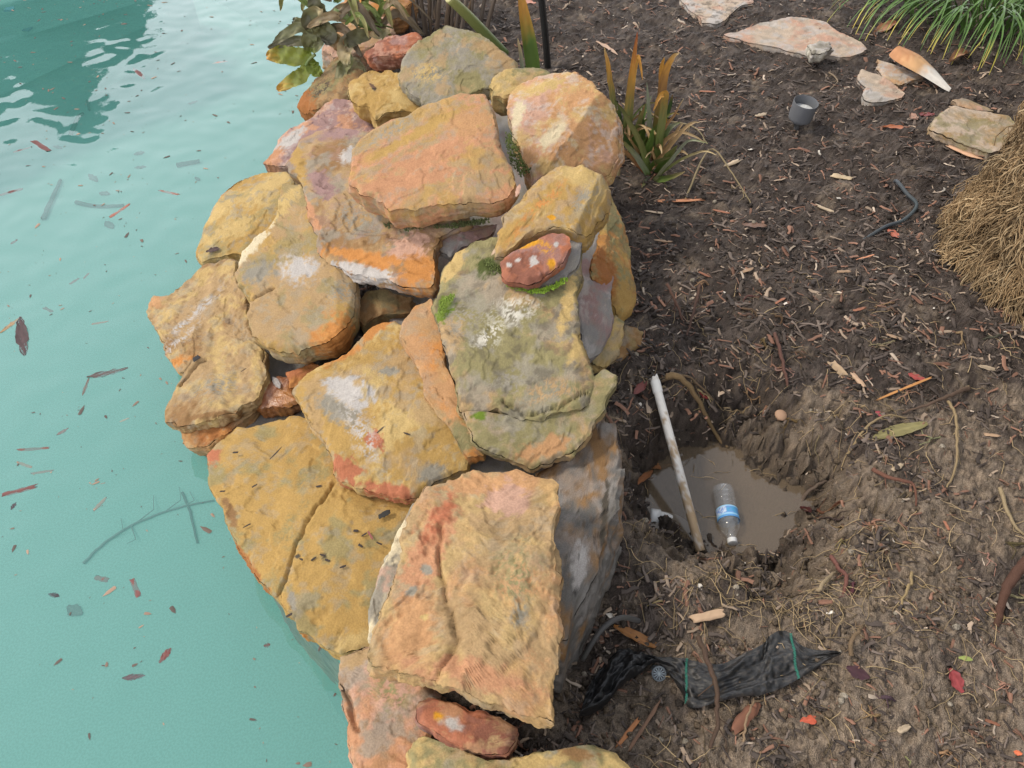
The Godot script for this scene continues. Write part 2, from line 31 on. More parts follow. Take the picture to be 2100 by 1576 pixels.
	{"label": "big red and tan pitted slab lying on top of the edging", "kind": "stone", "c": [-0.0519, 0.29, -0.672], "n": [-0.02, 0.999, 0.0499], "u": [1.0, 0.02, 0.0], "pts": [-0.113, 0.193, -0.137, 0.146, -0.151, 0.076, -0.157, 0.0088, -0.174, -0.0566, -0.19, -0.139, -0.177, -0.153, -0.114, -0.167, -0.066, -0.182, -0.019, -0.203, 0.0486, -0.22, 0.101, -0.234, 0.117, -0.237, 0.127, -0.151, 0.131, -0.076, 0.125, -0.0153, 0.127, 0.0272, 0.124, 0.085, 0.14, 0.142, 0.144, 0.197, 0.108, 0.21, 0.082, 0.215, 0.0521, 0.229, 0.0001, 0.233, -0.0432, 0.228, -0.072, 0.208], "t": 0.09, "re": 0.014, "rough": 1.1, "flare": 0.0, "cols": [0.385, 0.255, 0.125, 0.475, 0.26, 0.12, 0.5, 0.35, 0.14, 0.27, 0.24, 0.185], "mix": [0.38, 0.3, 0.3], "feats": [[0.0056, 0.191, 0.093, 0.0324, -0.0139, 0.475, 0.26, 0.12, 0.4], [0.0429, 0.158, 0.0465, 0.041, -0.411, 0.5, 0.3, 0.21, 0.35], [-0.097, 0.0585, 0.0359, 0.126, -0.294, 0.475, 0.24, 0.125, 0.5], [-0.083, 0.118, 0.0187, 0.068, -0.395, 0.42, 0.15, 0.075, 0.7], [-0.119, -0.095, 0.0501, 0.071, -0.356, 0.475, 0.26, 0.12, 0.6], [0.06, 0.0, 0.0594, 0.096, -0.0108, 0.25, 0.215, 0.1, 0.95], [-0.0187, -0.168, 0.094, 0.0229, -0.214, 0.475, 0.24, 0.125, 0.6], [0.092, -0.13, 0.0318, 0.085, -0.0087, 0.385, 0.255, 0.125, 0.8], [0.064, -0.071, 0.0246, 0.0337, -0.0097, 0.27, 0.24, 0.185, 0.8], [-0.121, -0.0253, 0.0118, 0.0108, -0.0104, 0.27, 0.24, 0.185, 0.4], [-0.098, 0.0128, 0.0103, 0.0112, -0.011, 0.27, 0.24, 0.185, 0.4], [-0.096, -0.074, 0.0082, 0.0051, -0.0096, 0.5, 0.35, 0.14, 0.2]], "pit": 0.4, "wet": 0.0, "fs": 1.0, "ter": 1.1, "rp": 1, "groove": [-0.078, 0.103, -0.078, 0.0295, -0.061, -0.0349, -0.0464, -0.079, -0.0364, -0.12, -0.0552, -0.144, -0.067, -0.176]},
	{"label": "dark red oblong stone mortared below the big red slab", "kind": "stone", "c": [-0.074, 0.19, -0.452], "n": [0.0, 0.995, 0.1], "u": [1.0, 0.0, 0.0], "pts": [-0.084, 0.0089, -0.0567, -0.0061, -0.0053, -0.032, 0.0312, -0.0415, 0.065, -0.0415, 0.082, -0.021, 0.084, -0.0024, 0.0526, 0.015, -0.0155, 0.0421, -0.069, 0.05, -0.09, 0.0335], "t": 0.09, "re": 0.025, "rough": 0.8, "flare": 0.0, "cols": [0.24, 0.095, 0.06, 0.3, 0.185, 0.165, 0.42, 0.15, 0.075, 0.385, 0.255, 0.125], "mix": [0.5, 0.45, 0.4], "feats": [[-0.0467, 0.015, 0.0145, 0.0091, 0.0, 0.58, 0.27, 0.02, 0.35], [-0.0262, 0.0074, 0.0242, 0.0149, -0.326, 0.46, 0.42, 0.38, 0.7], [0.0506, -0.0225, 0.0317, 0.0146, 0.0, 0.385, 0.255, 0.125, 0.9]], "pit": 0.0, "wet": 0.0, "fs": 1.0, "ter": 0.75, "rp": 1},
	{"label": "olive grey stone with a flat front below the dark red stone", "kind": "stone", "c": [0.0143, 0.16, -0.387], "n": [0.0, 0.999, 0.0499], "u": [1.0, 0.0, 0.0], "pts": [-0.18, -0.0357, -0.127, -0.09, 0.061, -0.09, 0.175, -0.076, 0.203, -0.0287, 0.181, 0.0142, 0.142, 0.0447, 0.113, 0.05, 0.0226, 0.0364, -0.0215, 0.0238, -0.088, 0.0275, -0.132, 0.0409, -0.168, 0.065, -0.189, 0.0387], "t": 0.2, "re": 0.02, "rough": 0.9, "flare": 0.0, "cols": [0.25, 0.215, 0.1, 0.5, 0.35, 0.14, 0.27, 0.24, 0.185, 0.385, 0.255, 0.125], "mix": [0.5, 0.45, 0.5], "feats": [[0.09, 0.0327, 0.032, 0.0104, 0.0, 0.26, 0.145, 0.06, 0.5], [0.0255, 0.0216, 0.0478, 0.0146, 0.0, 0.5, 0.35, 0.14, 0.6]], "pit": 0.0, "wet": 0.0, "fs": 1.0, "ter": 0.75, "rp": 1},
	{"label": "small dark red stone on the far end of the edging", "kind": "stone", "c": [-0.404, 0.37, -2.633], "n": [-0.095, 0.953, 0.286], "u": [0.995, 0.1, 0.0], "pts": [-0.094, -0.0363, -0.0425, -0.0482, 0.0309, -0.0421, 0.077, -0.0181, 0.111, 0.0245, 0.077, 0.0512, 0.0154, 0.0577, -0.068, 0.0217, -0.107, -0.0085], "t": 0.08, "re": 0.03, "rough": 1.0, "flare": 0.0, "cols": [0.24, 0.095, 0.06, 0.42, 0.15, 0.075, 0.3, 0.185, 0.165, 0.5, 0.3, 0.21], "mix": [0.5, 0.5, 0.4], "feats": [], "pit": 0.0, "wet": 0.0, "fs": 1.0, "ter": 0.75, "rp": 1},
	{"label": "rough bright yellow stone under the dark red stone", "kind": "stone", "c": [-0.43, 0.29, -2.461], "n": [-0.094, 0.94, 0.329], "u": [0.995, 0.1, 0.0], "pts": [-0.111, 0.0145, -0.089, -0.0415, -0.0519, -0.0545, -0.0253, -0.104, 0.0554, -0.088, 0.109, -0.099, 0.173, -0.0592, 0.107, 0.0019, 0.064, 0.072, 0.0216, 0.106, -0.0461, 0.12, -0.095, 0.077, -0.121, 0.068], "t": 0.12, "re": 0.02, "rough": 1.1, "flare": 0.0, "cols": [0.41, 0.255, 0.08, 0.5, 0.35, 0.14, 0.41, 0.255, 0.08, 0.385, 0.255, 0.125], "mix": [0.5, 0.5, 0.35], "feats": [[-0.0338, 0.024, 0.0217, 0.0067, -1.139, 0.075, 0.062, 0.045, 0.2]], "pit": 0.0, "wet": 0.0, "fs": 1.0, "ter": 0.75, "rp": 1},
	{"label": "grey green slab leaning at the far end of the edging", "kind": "stone", "c": [-0.185, 0.4, -2.436], "n": [-0.087, 0.873, 0.48], "u": [0.995, 0.1, 0.0], "pts": [-0.174, -0.0451, -0.154, -0.074, -0.104, -0.128, -0.0067, -0.156, 0.104, -0.106, 0.144, -0.066, 0.204, -0.041, 0.201, -0.0101, 0.161, 0.0252, 0.126, 0.066, 0.085, 0.107, 0.0332, 0.119, -0.0251, 0.146, -0.095, 0.103, -0.152, 0.061, -0.173, 0.0272, -0.185, -0.0151], "t": 0.1, "re": 0.016, "rough": 0.9, "flare": 0.0, "cols": [0.25, 0.215, 0.1, 0.27, 0.24, 0.185, 0.385, 0.255, 0.125, 0.25, 0.215, 0.1], "mix": [0.5, 0.5, 0.4], "feats": [[0.14, 0.0149, 0.086, 0.0329, -0.847, 0.385, 0.255, 0.125, 0.7], [-0.082, -0.032, 0.079, 0.0536, -0.112, 0.5, 0.35, 0.14, 0.95]], "pit": 0.0, "wet": 0.0, "fs": 1.0, "ter": 0.75, "rp": 1, "facets": [[-0.991, -0.136, 0.143, 0.3], [0.726, 0.688, 0.116, 0.35]]},
	{"label": "knobbly olive stone behind the pink boulder", "kind": "stone", "c": [0.0189, 0.38, -2.354], "n": [0.0, 0.928, 0.371], "u": [1.0, 0.0, 0.0], "pts": [-0.08, -0.0599, -0.0417, -0.069, 0.0268, -0.0408, 0.104, -0.0022, 0.102, 0.0468, 0.0507, 0.061, -0.0035, 0.0566, -0.065, 0.0271, -0.091, -0.0157], "t": 0.12, "re": 0.03, "rough": 1.1, "flare": 0.0, "cols": [0.25, 0.215, 0.1, 0.5, 0.35, 0.14, 0.385, 0.255, 0.125, 0.27, 0.24, 0.185], "mix": [0.5, 0.5, 0.3], "feats": [], "pit": 0.0, "wet": 0.0, "fs": 1.0, "ter": 0.75, "rp": 1},
	{"label": "pink and cream boulder with a steep dark side", "kind": "stone", "c": [0.139, 0.41, -2.063], "n": [-0.23, 0.919, 0.322], "u": [0.97, 0.243, 0.0], "pts": [-0.154, 0.065, -0.141, -0.0327, -0.129, -0.138, -0.1, -0.196, -0.071, -0.185, -0.0167, -0.165, 0.053, -0.155, 0.109, -0.14, 0.147, -0.084, 0.158, 0.0024, 0.151, 0.049, 0.125, 0.065, 0.101, 0.117, 0.067, 0.165, 0.0016, 0.186, -0.0532, 0.186, -0.114, 0.174, -0.152, 0.149], "t": 0.17, "re": 0.025, "rough": 1.0, "flare": 0.02, "cols": [0.475, 0.26, 0.12, 0.5, 0.3, 0.21, 0.5, 0.35, 0.14, 0.46, 0.42, 0.38], "mix": [0.5, 0.5, 0.4], "feats": [[-0.125, 0.0363, 0.0208, 0.072, -0.29, 0.62, 0.52, 0.34, 0.5], [0.0362, 0.062, 0.088, 0.054, 0.614, 0.475, 0.26, 0.12, 0.8], [-0.0442, 0.125, 0.085, 0.0308, 0.155, 0.5, 0.35, 0.14, 0.7], [-0.0341, -0.064, 0.0582, 0.0241, 0.716, 0.62, 0.52, 0.34, 0.6]], "pit": 0.0, "wet": 0.0, "fs": 1.0, "ter": 0.75, "rp": 1, "facets": [[0.809, -0.588, 0.061, 1.0], [0.623, -0.782, 0.075, 0.8], [0.201, 0.98, 0.14, 0.3]]},
	{"label": "long yellow stone beside the top boulder", "kind": "stone", "c": [0.098, 0.44, -1.573], "n": [-0.0471, 0.943, 0.33], "u": [0.999, 0.0499, 0.0], "pts": [-0.12, -0.12, -0.085, -0.093, -0.0412, -0.07, 0.0169, -0.0592, 0.0552, -0.075, 0.08, -0.071, 0.114, -0.0166, 0.141, 0.0464, 0.139, 0.083, 0.111, 0.105, 0.073, 0.131, 0.0429, 0.133, 0.0003, 0.117, -0.0464, 0.075, -0.076, 0.0347, -0.111, -0.0135, -0.135, -0.064, -0.144, -0.117], "t": 0.13, "re": 0.025, "rough": 0.9, "flare": 0.01, "cols": [0.41, 0.255, 0.08, 0.385, 0.255, 0.125, 0.5, 0.35, 0.14, 0.27, 0.24, 0.185], "mix": [0.5, 0.45, 0.4], "feats": [[-0.0273, 0.0049, 0.159, 0.0184, 0.843, 0.5, 0.215, 0.06, 0.75], [0.079, 0.028, 0.0297, 0.081, -0.67, 0.27, 0.24, 0.185, 0.9], [-0.003, -0.0359, 0.0116, 0.0084, -0.0506, 0.58, 0.27, 0.02, 0.25], [0.0587, 0.087, 0.0488, 0.0287, -0.478, 0.5, 0.35, 0.14, 0.7]], "pit": 0.0, "wet": 0.0, "fs": 1.0, "ter": 0.75, "rp": 1, "band": [0.784], "facets": [[0.924, -0.382, 0.07, 1.0], [-0.646, 0.763, 0.064, 0.35]]},
	{"label": "olive yellow stone standing against the soil", "kind": "stone", "c": [0.29, 0.17, -1.741], "n": [0.653, 0.725, 0.218], "u": [0.743, -0.669, 0.0], "pts": [-0.0491, 0.096, -0.062, -0.0276, -0.072, -0.136, 0.007, -0.139, 0.0343, -0.157, 0.066, -0.183, 0.105, -0.144, 0.106, -0.11, 0.068, -0.0066, 0.0321, 0.133, -0.0037, 0.193, -0.038, 0.237, -0.074, 0.221], "t": 0.12, "re": 0.03, "rough": 1.0, "flare": 0.0, "cols": [0.41, 0.255, 0.08, 0.25, 0.215, 0.1, 0.5, 0.215, 0.06, 0.26, 0.145, 0.06], "mix": [0.5, 0.5, 0.4], "feats": [[-0.0327, -0.097, 0.0566, 0.098, 0.344, 0.33, 0.13, 0.04, 0.6], [0.07, -0.132, 0.0428, 0.073, 0.466, 0.41, 0.255, 0.08, 0.5]], "pit": 0.0, "wet": 0.0, "fs": 1.0, "ter": 0.75, "rp": 1},
	{"label": "olive chunk low against the soil", "kind": "stone", "c": [0.261, 0.1, -1.464], "n": [0.427, 0.854, 0.299], "u": [0.894, -0.447, 0.0], "pts": [-0.0396, -0.08, -0.0067, -0.073, 0.0265, -0.027, 0.0345, 0.0241, 0.0395, 0.078, 0.0137, 0.091, -0.0163, 0.0501, -0.048, -0.0546], "t": 0.12, "re": 0.02, "rough": 1.2, "flare": 0.0, "cols": [0.25, 0.215, 0.1, 0.5, 0.35, 0.14, 0.27, 0.24, 0.185, 0.385, 0.255, 0.125], "mix": [0.5, 0.4, 0.4], "feats": [], "pit": 0.0, "wet": 0.0, "fs": 1.0, "ter": 0.75, "rp": 1},
	{"label": "brown lump of stone meeting the soil", "kind": "stone", "c": [0.319, 0.02, -1.529], "n": [0.427, 0.854, 0.299], "u": [0.894, -0.447, 0.0], "pts": [-0.0243, 0.0097, -0.0358, -0.0413, -0.0274, -0.067, 0.0047, -0.0372, 0.0425, 0.0144, 0.0524, 0.061, -0.0096, 0.065], "t": 0.14, "re": 0.03, "rough": 1.0, "flare": 0.0, "cols": [0.385, 0.255, 0.125, 0.26, 0.145, 0.06, 0.27, 0.24, 0.185, 0.25, 0.215, 0.1], "mix": [0.5, 0.4, 0.4], "feats": [], "pit": 0.0, "wet": 0.0, "fs": 1.0, "ter": 0.75, "rp": 1},
	{"label": "red banded boulder on top of the edging", "kind": "stone", "c": [-0.183, 0.46, -1.748], "n": [-0.095, 0.948, 0.303], "u": [0.995, 0.1, 0.0], "pts": [-0.237, -0.0434, -0.206, -0.082, -0.15, -0.107, -0.129, -0.144, -0.062, -0.146, -0.0011, -0.13, 0.08, -0.13, 0.128, -0.131, 0.168, -0.12, 0.189, -0.075, 0.177, -0.0241, 0.15, 0.0508, 0.141, 0.126, 0.132, 0.187, 0.117, 0.234, -0.0049, 0.222, -0.092, 0.175, -0.177, 0.14, -0.235, 0.072], "t": 0.1, "re": 0.016, "rough": 0.75, "flare": 0.006, "cols": [0.385, 0.255, 0.125, 0.475, 0.24, 0.125, 0.41, 0.255, 0.08, 0.27, 0.24, 0.185], "mix": [0.5, 0.5, 0.4], "feats": [[-0.145, 0.111, 0.119, 0.0367, 0.617, 0.27, 0.24, 0.185, 0.8], [-0.0028, 0.0284, 0.195, 0.035, 0.56, 0.475, 0.24, 0.125, 0.6], [-0.076, -0.058, 0.147, 0.0282, 0.11, 0.475, 0.24, 0.125, 0.6], [-0.0548, 0.1, 0.197, 0.0232, 0.523, 0.41, 0.255, 0.08, 0.6], [0.073, 0.118, 0.066, 0.049, 0.563, 0.475, 0.26, 0.12, 0.6]], "pit": 0.0, "wet": 0.0, "fs": 1.0, "ter": 0.7, "rp": 1, "band": [0.633], "facets": [[1.0, 0.0291, 0.131, 0.45], [-0.574, -0.819, 0.183, 0.3], [-0.185, 0.983, 0.208, 0.15]]},
	{"label": "grey mortar bed around the lichened red stone", "kind": "mortar", "c": [0.061, 0.36, -1.469], "n": [-0.0478, 0.957, 0.287], "u": [0.999, 0.0499, 0.0], "pts": [-0.098, -0.0202, -0.08, -0.0598, -0.0503, -0.075, 0.0089, -0.078, 0.067, -0.0529, 0.102, -0.0017, 0.111, 0.0549, 0.095, 0.085, 0.0117, 0.083, -0.0599, 0.0533, -0.104, 0.0196], "t": 0.06, "re": 0.02, "rough": 0.4, "flare": 0.0, "cols": [0.27, 0.25, 0.23, 0.46, 0.42, 0.38, 0.27, 0.24, 0.185, 0.27, 0.25, 0.23], "mix": [0.5, 0.4, 0.3], "feats": [], "pit": 0.0, "wet": 0.0, "fs": 1.0, "ter": 0.0, "rp": 1},
	{"label": "small red stone spotted with orange and white lichen", "kind": "stone", "c": [0.0596, 0.4, -1.428], "n": [-0.0478, 0.957, 0.287], "u": [0.999, 0.0499, 0.0], "pts": [-0.076, -0.0401, -0.066, -0.0553, -0.0206, -0.061, 0.005, -0.0586, 0.0211, -0.0434, 0.0558, -0.0127, 0.079, 0.0315, 0.078, 0.0567, 0.064, 0.073, 0.0342, 0.07, -0.0181, 0.0405, -0.072, 0.0113, -0.081, -0.0047], "t": 0.05, "re": 0.012, "rough": 0.9, "flare": 0.0, "cols": [0.42, 0.15, 0.075, 0.24, 0.095, 0.06, 0.3, 0.185, 0.165, 0.42, 0.15, 0.075], "mix": [0.5, 0.4, 0.4], "feats": [[0.02, 0.022, 0.0215, 0.0343, 0.57, 0.58, 0.27, 0.02, 0.75], [-0.0193, 0.0378, 0.0348, 0.011, 0.374, 0.58, 0.27, 0.02, 0.7], [-0.0093, -0.015, 0.0101, 0.0162, -0.0482, 0.46, 0.42, 0.38, 0.4], [0.0431, 0.0347, 0.0068, 0.0097, -0.0499, 0.46, 0.42, 0.38, 0.3], [-0.066, -0.0217, 0.0067, 0.0068, -0.0479, 0.46, 0.42, 0.38, 0.3], [-0.0463, -0.0091, 0.0079, 0.0068, -0.0483, 0.46, 0.42, 0.38, 0.4], [0.0297, -0.0196, 0.0156, 0.0135, -0.0481, 0.58, 0.27, 0.02, 0.7]], "pit": 0.0, "wet": 0.0, "fs": 1.0, "ter": 0.75, "rp": 1},
	{"label": "orange stone on the pool edge behind the wilted plant", "kind": "stone", "c": [-0.611, 0.16, -3.575], "n": [0.0, 0.958, 0.287], "u": [1.0, 0.0, 0.0], "pts": [-0.107, -0.076, 0.0103, -0.064, 0.137, -0.0323, 0.177, 0.022, 0.063, 0.103, -0.109, 0.071, -0.17, -0.0196], "t": 0.15, "re": 0.03, "rough": 1.0, "flare": 0.0, "cols": [0.475, 0.26, 0.12, 0.5, 0.215, 0.06, 0.385, 0.255, 0.125, 0.5, 0.3, 0.21], "mix": [0.5, 0.4, 0.4], "feats": [], "pit": 0.0, "wet": 0.0, "fs": 1.0, "ter": 0.75, "rp": 1},
	{"label": "pink tan stone behind the cut stalks", "kind": "stone", "c": [-0.652, 0.14, -3.254], "n": [0.0, 0.958, 0.287], "u": [1.0, 0.0, 0.0], "pts": [-0.089, -0.109, -0.0095, -0.104, 0.087, -0.061, 0.161, 0.0411, 0.114, 0.131, -0.0091, 0.116, -0.106, 0.0559, -0.145, -0.061], "t": 0.2, "re": 0.03, "rough": 1.0, "flare": 0.0, "cols": [0.5, 0.3, 0.21, 0.475, 0.26, 0.12, 0.385, 0.255, 0.125, 0.46, 0.42, 0.38], "mix": [0.5, 0.4, 0.4], "feats": [], "pit": 0.0, "wet": 0.0, "fs": 1.0, "ter": 0.75, "rp": 1}
]
const POOL_EDGE = [-0.259, -0.221, -0.279, -0.436, -0.278, -0.543, -0.308, -0.621, -0.417, -0.759, -0.545, -0.889, -0.629, -1.007, -0.713, -1.158, -0.803, -1.285, -0.848, -1.379, -0.894, -1.546, -0.977, -1.689, -1.016, -1.799, -0.928, -1.991, -0.961, -2.122, -0.93, -2.351, -0.809, -2.543, -0.778, -2.905, -0.767, -3.088, -0.792, -3.529, -0.801, -3.909, -0.828, -4.281, -0.873, -4.706]
const SOIL_EDGE = [-0.127, -0.346, -0.174, -0.509, -0.249, -0.701, -0.34, -0.931, -0.451, -1.212, -0.561, -1.564, -0.579, -2.015, -0.565, -2.615, -0.541, -3.215, -0.569, -3.664, -0.67, -4.14, -0.728, -4.412]
const HOLE = [0.551, -1.132, 0.34, 0.36, 0.179, -0.635, 0.756, -0.697]
const TAN = [0.82, -0.657, 0.5, 0.637, -0.507, 0.42, 0.397, -0.528, 0.2, 0.911, -0.507, 0.4, 0.829, -1.007, 0.22, 1.165, -1.064, 0.3, 0.37, -0.835, 0.12, 0.755, -1.275, 0.12]
const PALM = [1.728, -1.902]
const FLAGSTONES = [
	{"label": "large pale tan flagstone with a small rock sitting on it", "kind": "stone", "c": [1.337, 0.018, -3.515], "n": [0.0, 1.0, 0.0], "u": [1.0, 0.0, 0.0], "pts": [-0.284, -0.0214, -0.147, -0.092, -0.0366, -0.166, 0.0287, -0.161, 0.086, -0.185, 0.207, -0.137, 0.236, -0.092, 0.224, -0.0111, 0.162, 0.078, 0.132, 0.187, 0.0466, 0.238, -0.071, 0.226, -0.227, 0.143, -0.369, 0.0515], "t": 0.06, "re": 0.006, "rough": 0.6, "flare": 0.0, "cols": [0.5, 0.39, 0.29, 0.5, 0.3, 0.21, 0.46, 0.42, 0.38, 0.27, 0.24, 0.185], "mix": [0.5, 0.5, 0.4], "feats": [], "pit": 0.0, "wet": 0.0, "fs": 1.0, "ter": 0.75, "rp": 1, "lump": 0},
	{"label": "pale flagstone sunk in the soil behind the large one", "kind": "stone", "c": [1.0, 0.016, -3.93], "n": [0.0, 1.0, 0.0], "u": [1.0, 0.0, 0.0], "pts": [-0.144, -0.091, -0.108, -0.222, -0.042, -0.239, 0.0517, -0.109, 0.182, 0.0101, 0.203, 0.166, 0.131, 0.297, -0.086, 0.198, -0.171, 0.0406], "t": 0.06, "re": 0.006, "rough": 0.6, "flare": 0.0, "cols": [0.5, 0.39, 0.29, 0.46, 0.42, 0.38, 0.5, 0.3, 0.21, 0.075, 0.062, 0.045], "mix": [0.5, 0.5, 0.55], "feats": [], "pit": 0.0, "wet": 0.0, "fs": 1.0, "ter": 0.75, "rp": 1, "lump": 0},
	{"label": "pinkish grey flagstone beside the dried palm sheath", "kind": "stone", "c": [1.506, 0.016, -3.05], "n": [0.0, 1.0, 0.0], "u": [1.0, 0.0, 0.0], "pts": [-0.064, 0.064, -0.0482, -0.0009, -0.087, -0.093, -0.064, -0.126, 0.067, -0.085, 0.097, -0.0433, 0.08, 0.0119, 0.0357, 0.122, -0.0161, 0.167], "t": 0.05, "re": 0.006, "rough": 0.6, "flare": 0.0, "cols": [0.5, 0.39, 0.29, 0.46, 0.42, 0.38, 0.5, 0.3, 0.21, 0.27, 0.24, 0.185], "mix": [0.5, 0.5, 0.4], "feats": [], "pit": 0.0, "wet": 0.0, "fs": 1.0, "ter": 0.75, "rp": 1, "lump": 0},
	{"label": "broken pink flagstone under the palm sheath", "kind": "stone", "c": [1.626, 0.015, -3.187], "n": [0.0, 1.0, 0.0], "u": [1.0, 0.0, 0.0], "pts": [-0.065, 0.0411, -0.063, -0.0493, -0.0247, -0.115, 0.041, -0.071, 0.103, -0.0404, 0.052, 0.0182, -0.0046, 0.097, -0.0402, 0.13], "t": 0.05, "re": 0.006, "rough": 0.6, "flare": 0.0, "cols": [0.5, 0.39, 0.29, 0.46, 0.42, 0.38, 0.385, 0.255, 0.125, 0.5, 0.215, 0.06], "mix": [0.5, 0.4, 0.4], "feats": [], "pit": 0.0, "wet": 0.0, "fs": 1.0, "ter": 0.75, "rp": 1, "lump": 0},
	{"label": "thick yellowish flagstone against the palm roots", "kind": "stone", "c": [1.742, 0.03, -2.691], "n": [0.0, 1.0, 0.0], "u": [1.0, 0.0, 0.0], "pts": [-0.106, -0.0583, -0.077, -0.121, -0.0121, -0.179, 0.063, -0.128, 0.171, 0.0139, 0.18, 0.096, 0.068, 0.146, -0.0021, 0.186, -0.122, 0.07, -0.155, 0.0066], "t": 0.08, "re": 0.012, "rough": 0.7, "flare": 0.0, "cols": [0.5, 0.39, 0.29, 0.385, 0.255, 0.125, 0.25, 0.215, 0.1, 0.27, 0.24, 0.185], "mix": [0.5, 0.5, 0.45], "feats": [], "pit": 0.0, "wet": 0.0, "fs": 1.0, "ter": 0.75, "rp": 1, "lump": 0},
	{"label": "thin buried flake of stone behind the thick yellowish flagstone", "kind": "stone", "c": [1.821, 0.02, -2.898], "n": [0.0, 1.0, 0.0], "u": [1.0, 0.0, 0.0], "pts": [-0.0521, -0.0053, 0.0026, -0.037, 0.073, -0.0527, 0.0366, -0.0013, -0.0069, 0.0595, -0.0541, 0.039], "t": 0.03, "re": 0.005, "rough": 0.6, "flare": 0.0, "cols": [0.5, 0.3, 0.21, 0.27, 0.24, 0.185, 0.385, 0.255, 0.125, 0.27, 0.24, 0.185], "mix": [0.5, 0.4, 0.4], "feats": [], "pit": 0.0, "wet": 0.0, "fs": 1.0, "ter": 0.75, "rp": 1, "lump": 0},
	{"label": "small knobbly whitish rock lying on the large flagstone", "kind": "stone", "c": [1.322, 0.075, -3.301], "n": [0.0, 1.0, 0.0], "u": [1.0, 0.0, 0.0], "pts": [-0.0493, -0.0571, -0.0027, -0.0524, 0.0438, -0.0048, 0.0478, 0.0389, 0.0069, 0.0585, -0.0456, 0.0193], "t": 0.05, "re": 0.02, "rough": 2.0, "flare": 0.0, "cols": [0.46, 0.42, 0.38, 0.6, 0.56, 0.46, 0.27, 0.24, 0.185, 0.075, 0.062, 0.045], "mix": [0.5, 0.5, 0.5], "feats": [], "pit": 0.0, "wet": 0.0, "fs": 1.0, "ter": 0.75, "rp": 1, "lump": 1}
]
